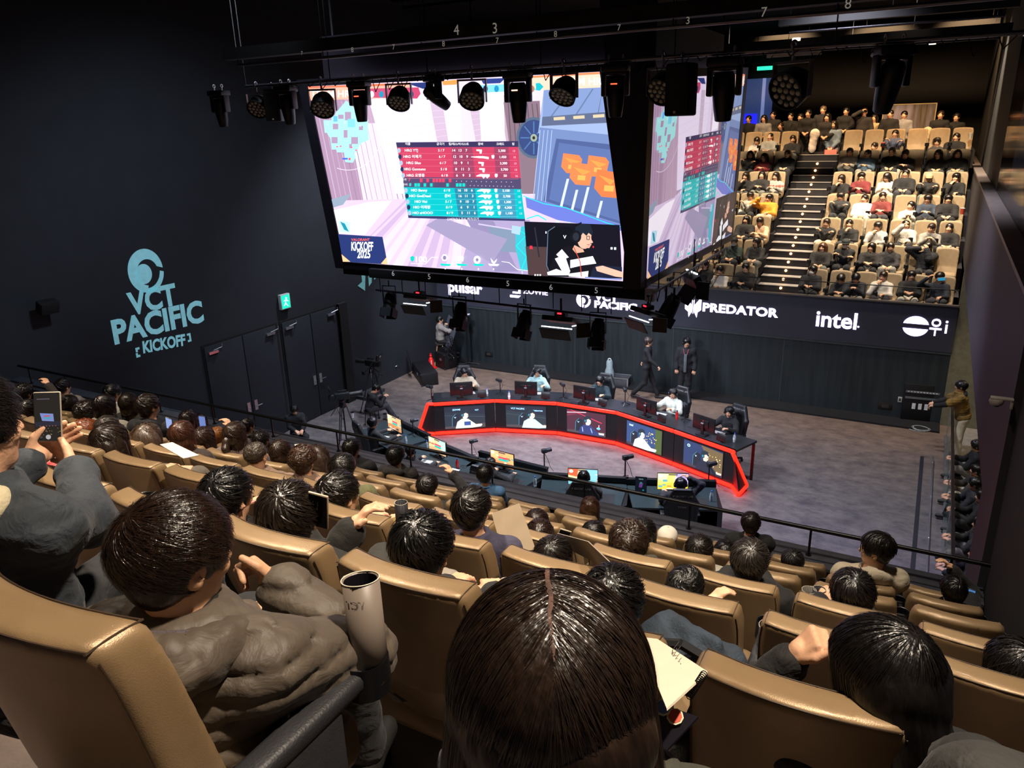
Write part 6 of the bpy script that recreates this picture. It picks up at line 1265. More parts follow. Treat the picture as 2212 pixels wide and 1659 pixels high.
# equipment rack at the right, vest man
c=V3(atz(1982,905,0)); t=empty('equipment_rack',c,.1,1.05,'black rack of audio units against the back wall at right','rack'); q=MB(); q.boxb((-.42,-.25,0),(.42,.25,1.0),.01); q.build('cabinet',mat('#0c0d0f',.5),t)
for z in (.62,.78): q=MB(); q.boxb((-.38,-.27,z),(.38,-.25,z+.05)); q.build('rack_unit',mat('#7a8286',.4,.5),t)
for i in range(10): q=MB(); q.boxb((-.34+.07*i,-.275,.8),(-.3+.07*i,-.27,.82)); q.build('socket',WHITE,t)
for i in range(3): q=MB(); q.boxb((-.2+.14*i,-.262,.35),(-.12+.14*i,-.25,.5)); q.build('plug',WHITE,t)
bottle((c.x+.1,c.y-.05,1.06),'dark green bottle standing on the equipment rack','#203028','#2a4a50')
q=MB(); R=random.Random(5); cc=V3(atz(1985,928,.0)); 
for j in range(5): 
    ph=R.random()*6; q.tube([(cc.x+.28*math.cos(ph+k*.5)*(1-.05*k),cc.y+.16*math.sin(ph+k*.5),.012+.01*j) for k in range(13)],.011,5)
q.build('coiled_cable',mat('#9aa09c',.5),None,label='white cables coiled on the floor before the equipment rack',cat='cable')
pd=pose_pool('vest','mid',stand=True,h=1.6,hipz=.92,hy=.1,rec=14,wr=[(-.1,.62,1.12),(.12,.62,1.12)],kind='hoodie',bkw=dict(curl=(.7,.7)))
H=V3(atz(2078,842,1.6)); H=V3(aty(2078,842,19.6)); sp=1.03*float(H.z)/1.6
o=person(pd,(H.x+.12,H.y,0.02),PI/2,sp,'mush','#0e0e10',mat('#131416',.85),mat('#cfc4a6',.8,0,.1,10,.2,60),'person in a yellow brown vest and cream trousers leaning on the right balustrade')
b_=skeleton(pose='lap',stand=True,h=1.6,hipz=.92,rec=14,wr=[(-.1,.62,1.12),(.12,.62,1.12)]); vm=top_mesh(b_,'puffer',.016,3,1.02,0,False); v=mobj('vest',vm,mat('#8a6a28',.7,0,.4,7,.3,40,color2='#5a4718'),o)
# people sitting on the floor at the right
sitp=[(2108,974,.75,'curly','#14110f','#16171a','#7d7a74','person in black sitting on the floor nearest the standing vest person'),(2106,1030,.72,'short','#14110f','#39332c','#c9c2b4','second person sitting on the right side floor in pale trousers'),(2105,1052,.8,'mush','#0f0f10','#23262c','#24262a','person in a dark printed top sitting on the right side floor'),(2118,1090,.7,'short','#121110','#1a1b1c','#1a1b1c','person in a black puffer sitting on the right side floor'),(2112,1150,.7,'short','#121110','#2a2b28','#8a8a84','person in grey trousers sitting further along the right side floor'),(2104,1215,.7,'short','#121110','#202124','#b8b4a8','person nearest the camera sitting on the right side floor')]
pd=pose_pool('floor','mid',pose='lap',h=.78,hipz=.14,rec=6,legs=[((-.28,.32,.34),(.1,.30,.10)),((.28,.32,.34),(-.05,.42,.10))],wr=[(-.1,.42,.42),(.12,.42,.42)],hy=.0,kind='jacket')
for i,(px,py,z,st,hc,tc,pc,lb) in enumerate(sitp): place(pd,px,py,z,1.08,PI/2,st,hc,mat(tc,.85),mat(pc,.8),lb,(),'mid',i,.02)
# cups on the floor near tripod
for px,py,lb in ((762,902,'white paper cup on the floor between the tripods'),(832,905,'white paper cup on the floor beside the second tripod')):
    c=V3(atz(px,py,0)); t=empty('paper_cup',c,0,1.2,lb,'cup'); q=MB(); q.lathe([(0,0),(.032,0),(.045,.13)],n=14); q.build('cup_body',WHITE,t); q=MB(); q.lathe([(.047,.128),(.047,.14),(0,.145)],n=14); q.build('lid',BM,t)
# ---------------------------------------------------------------- theatre seats
LEA=mat('#8f7656',.38,.25,.07,6,.12,420,spec=.5,name='bronze_leather',coat=.08); SEAM=mat('#3a2a1b',.6,name='seam_thread'); ARM=mat('#2b2b2e',.5,.1,.1,20,.2,200,name='grey_armrest'); FARL=mat('#937f62',.6,0,.08,8,.1,200,name='tan_upholstery')
def seat_parts(hi):
    res=.011 if hi else .024; f=Field((-.34,-.5,.28),(.34,.12,1.12),res); X,Y,Z=np.ix_(*f.ax)
    lean=.20; cur=.9; yc=-.13-(Z-.45)*lean+cur*X*X+.25*np.maximum(.62-Z,0)
    th=.052+.012*np.clip((1.0-Z)*2,0,1); hw=.247-.02*np.clip((Z-.9)/.15,0,1)**2
    rd=.024; qx=np.abs(X)-hw+rd; qy=np.abs(Y-yc)-th+rd; qz=np.abs(Z-.70)-.345+rd+.35*X*X
    f.F=(np.sqrt(np.maximum(qx,0)**2+np.maximum(qy,0)**2+np.maximum(qz,0)**2)+np.minimum(np.maximum(qx,np.maximum(qy,qz)),0)-rd).astype(np.float32)
    V,Q=f.mesh(); back=npmesh('backrest',V,Q)
    b=MB(); b.box((0,.08,.41),(.48,.46,.15),None,.045,3); cush=b.mesh('seat_cushion',.9)
    b=MB(); b.boxb((-.2,-.12,.0),(.2,.2,.34),.01); base=b.mesh('pedestal',.5)
    def edge(x,s,z): return (x,-.13-(z-.45)*lean+cur*x*x+s*.05,z)
    pip=None
    if hi:
        b=MB(); ztop=lambda x:.70+.345-.35*x*x-.006
        b.tube([edge(x,-.94,ztop(x)-.001) for x in np.linspace(-.222,.222,15)],.0024,5); b.tube([edge(x,.94,ztop(x)-.001) for x in np.linspace(-.222,.222,15)],.0018,5)
        for sx in(-1,1):
            b.tube([edge(sx*(.241-.02*max(0,(z-.9)/.15)**2),-(.047+.012*min(1,max(0,(1.0-z)*2)))/.05,z) for z in np.linspace(.42,1.0,12)],.002,5); b.tube([edge(sx*.222,s,ztop(.222)-.002+.004*(1-abs(s))) for s in np.linspace(-1,1,6)],.0022,5)
        pip=b.mesh('piping',.9)
    b=MB(); b.box((.28,.05,.63),(.062,.46,.045),None,.014,2); b.box((.28,.0,.33),(.05,.36,.58),None,.01)
    arm=b.mesh('armrest',.8)
    b=MB(); b.lathe([(.047,.60),(.05,.66),(.054,.662),(.054,.655),(.056,.58),(.0,.575)],(.28,.285,0),18); b.lathe([(.046,.655),(.044,.585),(0,.585)],(.28,.285,0),18); cup=b.mesh('cup_holder',.9)
    return dict(back=back,cush=cush,base=base,pip=pip,arm=arm,cup=cup)
SPH=seat_parts(True); SPF=seat_parts(False)
def seat(loc,rz,s,label,group,hi=True,leather=None,arm=True):
    P=SPH if hi else SPF; t=empty('theatre_chair',loc,rz,s,label,'seat',group); L_=leather or LEA
    bk=mobj('backrest',P['back'],L_,t,True)
    if hi: mobj('piping',P['pip'],SEAM,bk,True)
    mobj('seat_cushion',P['cush'],L_,t,True); mobj('pedestal',P['base'],ARM,t,True)
    if arm: a=mobj('armrest',P['arm'],ARM,t,True); mobj('cup_holder',P['cup'],BM,a,True)
    return t
ORD=['first','second','third','fourth','fifth','sixth','seventh','eighth','ninth','tenth','eleventh','twelfth','thirteenth','fourteenth','fifteenth','sixteenth','seventeenth','eighteenth','nineteenth','twentieth','twenty-first','twenty-second','twenty-third','twenty-fourth','twenty-fifth','twenty-sixth','twenty-seventh']
NX=lambda n:.42-.56*n
for k in range(7):
    for n in range(0,27):
        x=NX(n); z=fl(k)+sag(x); p=proj((x,k+.5,z+1.0)); q=proj((x+.2,k+.6,z+.8))
        if k==0 and n in(0,1,2): continue
        if p[2]<.2 or p[0]<-160 or p[0]>2330 or p[1]>1800: continue
        seat((x,k+.77,z),0,1.,'bronze leather theatre seat, %s from the right in near stand %s row down'%(ORD[n],ORD[k]),'bronze seats of the near stand',k<4)
FXR=[-2.70+.62*i for i in range(6)]; FXL=[-4.68-.6*i for i in range(5)]
for k in range(1,8):
    for side,xs in (('right of the aisle',FXR),('left of the aisle',FXL)):
        for i,x in enumerate(xs):
            if side[0]=='l' and k==1 and i>4: continue
            seat((x,FY(k)+.30-.60,FZ(k)),PI,1.12,'tan seat in far stand, %s row up, %s %s'%(ORD[k-1],ORD[i],side),'tan seats of the far stand',False,FARL)
# ---------------------------------------------------------------- audience
def crowd(px,py,Y,floorz,rzb,w,st,hc,kind,tc,pc,pose,hy,hp,label,q,smin,smax,wr_=.215,extras=(),skin=None,hs=0,group=None,fac=1.,rec=None,tuck=False):
    H=aty(px,py,Y); dep=proj(H)[2]; s=min(max(w*dep/F/wr_,smin),smax) if w else smin; H[2]-=.028*s
    h=(H[2]-floorz)/s; hb=min(max(round(h/.05)*.05,.92),1.22)
    key=(pose,round(hb,2),kind,round(hy,1),round(hp,1),tuck); pd=pose_pool(key,q,pose=pose,h=hb,hy=hy,hp=hp,kind=kind,legs=[((-.14,.40,.52),(-.14,.20,.09)),((.14,.40,.52),(.14,.20,.09))] if tuck else None)
    J=pd['J']; c,s_=math.cos(rzb),math.sin(rzb); fx,fy=J['H'][0]*s,J['H'][1]*s
    loc=(H[0]-(c*fx-s_*fy),H[1]-(s_*fx+c*fy),H[2]-J['H'][2]*s)
    return person(pd,loc,rzb,s,st,hc,cloth(tc),cloth(pc),label,group,q,hs,extras,skin)
K='#17140f'
# px,py,row,head width px, hair, hair colour, garment, top, trousers, pose, head yaw, head pitch, label
NEAR=[
(624,1105,1,152,'short','#1d1510','jacket','#15140f','#2c2b28','cross',.1,-.1,'person with dark brown hair in a black jacket directly beyond the grey puffer person'),
(492,1062,1,105,'short','#0f0e0e','jacket','#1b1b1c','#222222','chin',-.3,0,'person with black hair and ear showing, half hidden behind the puffer person head'),
(732,1060,2,93,'short','#14110e','jacket','#7a6233','#8a8a80','lap',-.5,0,'person with black hair and ear showing in a mustard brown jacket'),
(740,1008,3,59,'mush','#14110f','jacket','#5a5a3a','#3a3a38','phone',0,0,'person with round black hair just behind the mustard brown jacket person'),
(553,978,3,57,'crew','#3c332a','jacket','#7d6555','#463c36','lap',0,0,'person with a grey brown crew cut in a mauve brown coat'),
(913,1173,1,148,'short','#0c0b0a','jacket','#1f1e1f','#8f877c','lap',-.2,-.2,'person with thick black hair seated just beyond the rolled poster'),
(1020,1092,2,92,'short','#15110e','shirt','#3f3c52','#2a2a30','lap',-.4,0,'person with a black short cut in a slate blue shirt holding a beige sheet'),
(1048,1021,6,38,'mush','#100e0d','shirt','#456f98','#222222','lap',0,0,'person in a bright blue top at the railing, middle of the front row'),
(855,981,6,40,'mush','#110f0e','hoodie','#232020','#222222','lap',-.1,0,'person in a dark grey top at the railing left of the blue top person'),
(760,965,6,40,'short','#15110f','jacket','#1b1a1c','#222222','lap',-.4,0,'person with glasses and a parting at the railing, left of the dark grey top person'),
(924,1046,4,45,'short','#171210','hoodie','#17161a','#7c8274','up',-.2,0,'person raising a hand to the ear, between the dark grey and blue top people'),
(1195,1200,2,94,'tail','#16110e','jacket','#1c1a1c','#222222','lap',-.2,-.1,'person with a side parted black hair bending down behind the large foreground head'),
(1358,1166,3,85,'curly','#2a1d15','jacket','#54503a','#3a382e','lap',0,0,'person with wavy brown hair in an olive coat'),
(1275,1092,6,43,'long','#3a2318','hoodie','#2a2a30','#222222','lap',0,0,'person with long reddish brown hair in a dark grey top near the railing'),
(1282,1153,4,54,'bob','#14110f','jacket','#1a1a1c','#222222','lap',0,-.2,'person with black bob hair just below the long reddish brown hair person'),
(1324,1290,1,130,'short','#0f0d0c','jacket','#141314','#222222','lap',-.3,-.2,'person with a black short cut partly hidden by the large foreground head, right side'),
(1482,1263,2,101,'crew','#0d0c0b','jacket','#151414','#222222','cross',-.3,0,'person with very short black hair behind the seat right of the foreground head'),
(1620,1205,3,89,'short','#2a2521','jacket','#131314','#222222','phone',-.2,-.1,'person with grey streaked black hair in a fleece black coat'),
(1511,1184,4,65,'short','#191512','hoodie','#c2bba8','#222222','lap',-.3,0,'person with black hair in a cream hoodie under a black coat'),
(1842,1276,3,105,'short','#100d0c','puffer','#121214','#77806a','phone',0,-.2,'person with tousled black hair in a black puffer, sage green trousers'),
(1893,1180,5,76,'short','#15110f','hoodie','#b3a68f','#9fa7ab','lap',1.7,.0,'person with glasses and a cream hood turned left in profile at the right'),
(2059,1270,5,54,'short','#0f0d0c','jacket','#161617','#222222','up',0,0,'person in black holding up a lit phone at the far right end'),
(1712,1211,5,47,'short','#16120f','jacket','#202022','#222222','lap',0,-.2,'person wearing a black cap with three white stripes'),
(1622,1126,6,45,'short','#171310','jacket','#0f0f10','#222222','lap',0,0,'person at the railing with a cream hood over a black coat'),
(1442,1158,5,48,'crew','#171310','jacket','#22242c','#222222','lap',0,0,'person wearing a white cap backwards'),
(2192,1440,2,88,'bob','#120f0e','jacket','#1b1a1a','#222222','lap',.5,-.2,'person with black hair cut off by the right edge of the photo'),
(1160,1125,4,35,'bob','#22150f','jacket','#2a2622','#222222','lap',0,0,'person with small brown haired head right of the raised beige sheet'),
(1166,1152,3,40,'long','#241812','jacket','#2a2622','#222222','lap',0,0,'person with long dark brown hair tight beside the raised beige sheet'),
(1390,1146,4,38,'bob','#131110','jacket','#151516','#222222','lap',0,0,'person with black bob hair left of the white cap person'),
(1566,1192,5,35,'bob','#131110','jacket','#101011','#222222','lap',0,-.2,'person with dark hair low below the cream hood person'),
(136,832,6,37,'short','#16120f','jacket','#8a7d70','#222222','phone',-.3,0,'person with swept black hair at the far left beside the dark wall'),
(244,845,6,33,'mush','#0f0d0c','shirt','#dad6cc','#222222','lap',-.4,0,'person with a black bowl cut in a white shirt at the left'),
(149,871,5,49,'mush','#1d1713','jacket','#3a342e','#222222','phone',-.1,0,'person with round dark hair just right of the raised phone'),
(186,888,4,46,'curly','#241b15','jacket','#2b2724','#222222','lap',0,0,'person with wavy dark hair just above the ginger haired person'),
(226,874,4,45,'bob','#1c1511','hoodie','#8a8578','#222222','lap',0,-.1,'person with dark hair and a beige grey hood'),
(279,868,5,41,'bob','#241d16','jacket','#1f1f1e','#222222','lap',0,0,'person with flat dark hair beside a raised dark hood'),
(319,873,4,53,'short','#241a14','hoodie','#1b1c20','#222222','lap',-.5,0,'person with glasses in a black hoodie in profile at the left'),
(186,932,3,56,'wavy','#7a3c1c','jacket','#5a3a2c','#222222','lap',-.9,0,'person with ginger hair and round glasses in profile'),
(240,950,2,84,'long','#231913','jacket','#8d8172','#5a5248','lap',-.2,0,'person with long dark brown hair in a beige grey coat'),
(317,944,3,60,'wavy','#4a3a2e','jacket','#6c6258','#222222','lap',0,-.2,'person with highlighted brown hair behind the beige grey coat person'),
(232,922,3,46,'bob','#3a322c','jacket','#2b2724','#222222','lap',0,-.2,'person with silvery dark hair between the hooded and ginger people'),
(407,902,5,37,'long','#1e1512','jacket','#26201e','#222222','lap',0,0,'person with long dark hair, left one of a pair near the left rail'),
(431,910,6,37,'long','#1a1412','jacket','#26201e','#222222','lap',0,0,'person with long dark hair, right one of a pair near the left rail'),
(393,934,3,50,'bob','#4a2c20','jacket','#3a302c','#222222','lap',0,0,'person with reddish brown bob hair'),
(441,944,4,47,'bob','#35241b','jacket','#3a302c','#222222','up',0,0,'person with brown bob hair filming with a phone'),
(470,938,5,27,'short','#9a6232','jacket','#5a4a3c','#222222','lap',0,0,'person with small orange haired head left of the ponytail'),
(509,934,4,57,'tail','#33251c','jacket','#6f5f5c','#3a302c','lap',-.2,0,'person with a brown ponytail in a mauve top'),
(535,916,6,27,'short','#1b1512','jacket','#2a2624','#222222','lap',-.5,0,'person with glasses peeking out behind the ponytail person'),
(565,946,5,37,'short','#1b1512','jacket','#2a2624','#222222','lap',-.3,0,'person with black hair behind the crew cut person'),
(606,971,4,39,'bob','#2e1f17','jacket','#3a302c','#222222','phone',-.3,0,'person with brown hair holding white sheets left of the curly haired person'),
(655,989,3,53,'curly','#3a261a','jacket','#8a6f60','#222222','lap',-.1,0,'person with curly brown hair and a pinkish tan coat'),
(688,983,4,33,'wavy','#3a2d26','jacket','#6a5a50','#222222','lap',-.2,0,'person with straight brown hair right of the curly haired person'),
(50,845,4,36,'curly','#141110','jacket','#26201e','#222222','up',0,0,'person with dark curly hair at the far left raising a hand'),
(62,884,3,40,'bob','#141110','jacket','#26201e','#222222','lap',0,0,'person with black hair seen behind the raised phone')]
XT={5:(),9:[('glasses',)],20:[('glasses',)],22:[('cap','#15161a')],24:[('cap','#e4dccb')],36:[('glasses',)],37:[('glasses',)],47:[('glasses',)]}
for i,(px,py,k,w,st,hc,kind,tc,pc,pose,hy,hp,lb) in enumerate(NEAR):
    x=aty(px,py,k+.72)[0]; q='mid'
    o=crowd(px,py,k+.72,fl(k)+sag(x),.22 if i%3 else .34,w,st,hc,kind,tc,pc,pose,hy*.8,hp,lb,q,.9,1.1,extras=XT.get(i,()),hs=i%4,tuck=(k==6))
# ---- far stand
FR_=[(1523,571,1,'short','#1e1e20','chin','in dark grey at the left end of the front row beneath the screen cube'),(1556,582,1,'mush','#d8d2c6','chin','in a cream lettered jumper, front row left block'),(1611,577,1,'mush','#151416','phone','in black seated beside the aisle in the front row'),
(1545,545,2,'short','#1a1a1c','lap','in black half hidden under the screen cube'),(1586,521,2,'short','#1f2f2b','lap','in a dark green jacket with black cap and white mask'),(1634,521,2,'long','#171718','lap','with long dark hair in a black jacket, second row by the aisle'),
(1612,474,3,'long','#1b191b','lap','with long hair tilting the head, in black, third row left block'),(1642,477,3,'bob','#d6b08f','phone','in a fluffy peach coat holding a phone'),
(1587,440,4,'short','#cfc8bc','lap','in pale grey cut off by the screen cube'),(1621,422,4,'mush','#a9a69b','cross','in a pale grey hooded jacket with a dark vest, arms crossed'),(1662,427,4,'mush','#d08a28','up','in a mustard yellow jacket drinking from a cup'),
(1611,379,5,'long','#161517','chin','in black resting the head on a hand, fifth row left block'),(1646,377,5,'long','#1d1b1c','phone','with long hair in dark grey laughing, fifth row left block'),(1676,379,5,'long','#9b9790','phone','in a grey top holding a white sign with lettering'),
(1621,333,6,'long','#141315','cross','in a black cardigan over white, sixth row left block'),(1651,338,6,'long','#9c3a40','phone','in a red coat with a cream scarf'),(1701,331,6,'short','#22262b','lap','with glasses in a dark padded jacket beside the aisle'),
(1635,303,7,'short','#c2bdb4','phone','in a white and black jacket bending over a phone, seventh row'),(1664,294,7,'crew','#85857f','lap','with a grey hood pulled up'),(1713,299,7,'short','#141416','lap','in black leaning forward beside the top of the stairs'),
(1756,582,1,'mush','#1b1c1f','phone','in a black varsity jacket with a white mask, front row right of the aisle'),(1817,600,1,'mush','#16171c','phone','in dark navy bending down over a phone, front row'),(1849,599,1,'mush','#191c22','lean','with a cream collar on a dark coat bending down, front row'),(1908,595,1,'short','#c9c4ba','chin','in a white and grey patterned jumper, front row'),(1969,594,1,'mush','#17171a','phone','in a black hooded coat with folded hands, front row'),(2030,597,1,'mush','#1a2230','up','holding up a lit phone at the right end of the front row'),
(1777,533,2,'wavy','#161414','lap','with brown curly hair, black leather jacket and orange lanyard'),(1827,524,2,'short','#1a1b1e','cross','in a black fleece with cream collar, cap and white mask'),(1883,533,2,'bob','#1c1a1a','phone','in a dark coat with a tan bag on the lap'),(1924,532,2,'short','#222226','lap','in a black jacket over a pale grey hood'),(2005,532,2,'short','#10141f','mask','in a dark navy puffer adjusting a white mask'),
(1786,480,3,'short','#141416','cross','in black asleep with glasses and a cream bag, third row'),(1835,482,3,'short','#131314','chin','in a black hoodie touching the face, third row'),(1897,487,3,'mush','#a5a4a2','chin','in a light grey hoodie with clasped hands'),(1957,484,3,'short','#b5b2a8','up','in a light grey sweatshirt shading the face with one sleeve'),(2012,491,3,'short','#8a8680','lean','in a taupe grey sweatshirt leaning to the side'),(2051,491,3,'short','#161517','lap','in a black printed sweatshirt, third row right end'),
(1816,423,4,'mush','#242426','cross','in a charcoal puffer with arms crossed, fourth row'),(1868,428,4,'short','#d9d3c5','lap','in a cream white jacket with a badge, fourth row'),(1907,423,4,'short','#6d2a28','phone','in a maroon hooded jacket'),(1968,443,4,'short','#d5cfc2','lean','in a white jacket slumped to one side'),(2005,428,4,'mush','#2d3646','phone','in a navy jumper holding a white container'),(2049,429,4,'mush','#141315','lap','in black with white print, fourth row right end'),
(1818,385,5,'bob','#171718','chin','in black with one hand on the mouth, fifth row'),(1861,380,5,'mush','#6b2226','phone','in a dark red knitted jumper'),(1916,381,5,'long','#c2bdb4','phone','with long hair in white reading a dark booklet'),(1957,374,5,'short','#18181b','lap','with glasses in a black sweatshirt with pale lettering'),(2007,383,5,'short','#1d1d1f','cross','in a black puffer wearing a beige cap'),(2066,382,5,'mush','#161616','chin','in black at the right end of the fifth row'),
(1836,327,6,'short','#cfc8ba','phone','in a cream white hoodie, sixth row'),(1874,331,6,'short','#7f9cb8','phone','in a light blue hooded jacket'),(1927,326,6,'short','#17171a','lap','in a black short sleeved shirt with print'),(1956,331,6,'short','#141418','phone','in a black jacket looking down, sixth row'),(2027,331,6,'long','#131212','lap','with long dark hair in black and beige trousers'),(2069,331,6,'long','#121212','lap','in black with pale trousers at the right end of the sixth row'),
(1889,315,7,'short','#1a1a1c','lap','with glasses low behind the cream hoodie'),(1934,288,7,'short','#4c5268','cross','in slate blue lying back in the top row'),(2024,305,7,'curly','#3a3a3c','lap','with glasses at the top row right side'),(2066,295,7,'short','#161616','lap','in black in the darkness at the top right')]
FP=['#1c1c1f','#8b8880','#26272b','#b8b0a0','#33343a','#6f726a','#202124']; FXT={4:[('cap','#15151a'),('mask','#d8d8d8')],20:[('mask','#d8dad8')],27:[('cap','#2a3230'),('mask','#e0e0e0')],30:[('mask','#e0e0e0')],47:[('cap','#b09a78')],16:[('glasses',)],31:[('glasses',)],46:[('glasses',)]}
HC=['#151110','#1b1512','#120f0e','#241811']
hit=[]
for i,(px,py,k,st,tc,pose,lb) in enumerate(FR_):
    kind=['jacket','hoodie','puffer','shirt'][(i*7)%4]
    if 'puffer' in lb: kind='puffer'
    if 'hood' in lb: kind='hoodie'
    hy=(-.5,-.2,0,-.35,.15)[i%5]; hp=-.45 if any(t in lb for t in('bending','phone','looking down','reading')) and 'up a lit' not in lb else (-.1 if i%2 else .08)
    hc='#4a3020' if 'brown curly' in lb else HC[i%4]
    Y=FY(k)-.24 -(.12 if pose=='lean' else 0)
    H=aty(px,py,Y); o=crowd(px,py,Y,FZ(k),PI,0,st,hc,kind,tc,FP[i%7],pose,hy,hp,'person '+lb+' of the far stand' if 'far' not in lb and len(lb.split())<11 else 'person '+lb,'far',1.13,1.13,extras=FXT.get(i,()),hs=i%3,tuck=(k==1))
# ---- people standing at the top of the far stand
ST_=[(1617,258,'short','#19191b','in black at the left end of the standing crowd'),(1650,257,'long','#8b8b8d','with long hair and a grey padded jacket'),(1670,249,'short','#2b2a2a','in an open dark jacket behind the grey padded jacket'),(1686,273,'short','#1a1a1c','leaning low on the seat backs, hands folded'),(1708,252,'short','#1d1f1e','in a dark jacket looking up, left of the stairs'),(1729,254,'short','#141416','in dark clothes at the left edge of the stairs'),(1746,246,'short','#0d0d0f','all in black holding a white paper at stair top'),(1778,238,'short','#232226','with brightly lit light hair at the centre of the crowd'),(1787,254,'long','#161618','with long black hair holding a white coat'),(1801,270,'wavy','#6d7f92','with wavy hair and blue top holding a pink bag'),(1828,241,'short','#17181a','in a black jacket with one shoulder lit, carrying a coat'),(1867,243,'short','#2a2728','shading the eyes with a raised hand'),(1888,256,'long','#b8a07c','with long hair in a cream top, hands at the chest'),(1923,247,'short','#1c1b1d','in black with a bright scarf before the glossy panel'),(1953,249,'short','#8e8e92','in a grey top with striped sleeves before the glossy panel'),(2032,249,'short','#141416','in a black coat with a cream coat over the arm'),(2066,254,'short','#121213','in black at the right end of the standing crowd')]
SPD={}
def stpool(v):
    if v not in SPD:
        W={0:[(-.24,.1,.86),(.24,.1,.86)],1:[(-.08,.24,1.05),(.08,.24,1.05)],2:[(-.22,.1,.88),(.06,.18,1.62)],3:[(-.05,.22,.95),(.07,.22,.95)]}[v]
        SPD[v]=pose_pool('stand%d'%v,'far',stand=True,h=1.58,hipz=.9,rec=0,wr=W,hy=-.2,kind='jacket',pfat=1.25 if v==3 else 1.)
    return SPD[v]
for i,(px,py,st,tc,lb) in enumerate(ST_):
    v=2 if 'shading' in lb else 3 if 'pink bag' in lb else 1 if any(t in lb for t in('hands','paper','coat','padded')) else 0
    front='pink bag' in lb or 'white coat' in lb or 'white paper' in lb
    Y=FY(7)+.30 if front else (29.6 if i%2 else 29.9)
    Hh=aty(px,py,Y); s=1.13; pd=stpool(v); J=pd['J']
    loc=(Hh[0]+J['H'][0]*s,Y+J['H'][1]*s,Hh[2]-J['H'][2]*s)
    pm={'#6d7f92':'#8d8d92'}.get(tc,['#1a1a1c','#2a2a2c','#202022'][i%3])
    o=person(pd,loc,PI,s,st,'#5a4a3a' if 'light hair' in lb else HC[i%4],mat(tc,.85),mat(pm,.85),'standing person '+lb,q='far',hseed=i%3)
    if 'pink bag' in lb:
        t=empty('tote_bag',(loc[0]+.02,loc[1]-.28,loc[2]+.72),.2,1.1,'salmon pink bag held by the standing person in blue top','bag'); q=MB(); q.boxb((-.17,-.06,0),(.17,.06,.26),.01); q.build('bag_body',mat('#d9776c',.7),t); q=MB(); q.torus((0,0,.26),.08,.008,Matrix.Rotation(PI/2,3,'X'),16,6,0,PI); q.build('handle',mat('#c46a60',.7),t)
    if 'cream coat' in lb or 'white coat' in lb:
        f=Field((-.25,-.2,-.4),(.25,.2,.3),.02); f.ell((0,0,.1),(.15,.1,.12),k=.03).rc((0,0,.1),(-.05,0,-.25),.1,.12,k=.05); f.disp(lambda X,Y,Z:-.01*nz(X,Y,Z,22,3)); V,Q=f.mesh()
        sg=1 if 'cream' in lb else -1; c=mobj('folded_coat',npmesh('folded_coat',V,Q),mat('#c9bb9a' if sg>0 else '#d8d2cc',.85)); c.location=(loc[0]-.3*1,loc[1]-.25,loc[2]+1.15); c.scale=(1.1,1,1.3); tag(c,'cream coat hanging over the arm of a standing person at right' if sg>0 else 'pale coat bundle held beside the long haired standing person','coat')
# white sign, cups and lit phone in the far stand
def sheet(name,pts,m,label,cat,th=.004,grp=None):
    b=MB(); P=[Vector([float(v) for v in p]) for p in pts]; n=(P[1]-P[0]).cross(P[3]-P[0]).normalized()*th
    A=[b.bm.verts.new(p) for p in P]; B=[b.bm.verts.new(p+n) for p in P]; b.bm.faces.new(A); b.bm.faces.new(B[::-1])
    for i in range(4): b.bm.faces.new((A[i],A[(i+1)%4],B[(i+1)%4],B[i]))
    return b.build(name,m,None,None,label=label,cat=cat,group=grp)
PAP=mat('#e8e2d6',.7,0,.03,name='paper')
Y=FY(5)-.75; o=sheet('paper_sign',[aty(x,y,Y) for x,y in ((1663,398),(1694,396),(1694,406),(1663,408))],PAP,'small white hand lettered sign held in the far stand','sign')
V,Fs=text_mesh('당신은 승리할거야',.085,.003); c=aty(1678,402,Y-.012); me=bpy.data.meshes.new('lettering'); me.from_pydata([(float(a),0,float(b)) for a,b in V],[],Fs); l=mobj('lettering',me,mat('#b0402c',.6),o); l.location=[float(v) for v in c]; l.scale=(.75,1,1)
for px,py,k,col,lb in ((1907,319,7,'#c23a28','red cup left of the person lying back in the top row'),(2078,463,4,'#b8442e','red brown cup at the right end of fourth row armrest'),(2095,300,7,'#b8b0a0','pale cup in the dark at the top right')):
    c=aty(px,py,FY(k)-.5); t=empty('paper_cup',[float(v) for v in c],0,1.2,lb,'cup'); q=MB(); q.lathe([(0,0),(.035,0),(.05,.14)],n=12); q.build('cup_body',mat(col,.5),t); q=MB(); q.cyl((0,0,.138),(0,0,.142),.05,n=12); q.build('lid',WHITE,t)
PHM=phone_mesh()
def phone(c,rot,label,col='#101114',lit=None,s=1.):
    t=empty('phone',c,0,s,label,'phone'); t.rotation_euler=rot; mobj('phone_case',PHM,mat(col,.35),t,True)
    q=MB(); q.boxb((-.034,-.0055,-.072),(.034,-.0047,.072)); q.build('screen',mat('#0c1220',.2,emit=lit,es=1.) if lit else mat('#0a0a0c',.15),t); return t
phone(aty(2034,603,FY(1)-.62),(0,PI/2-.15,0),'lit blue phone held up at the right end of the far front row','#d8d8d8','#2a90b8',1.1)
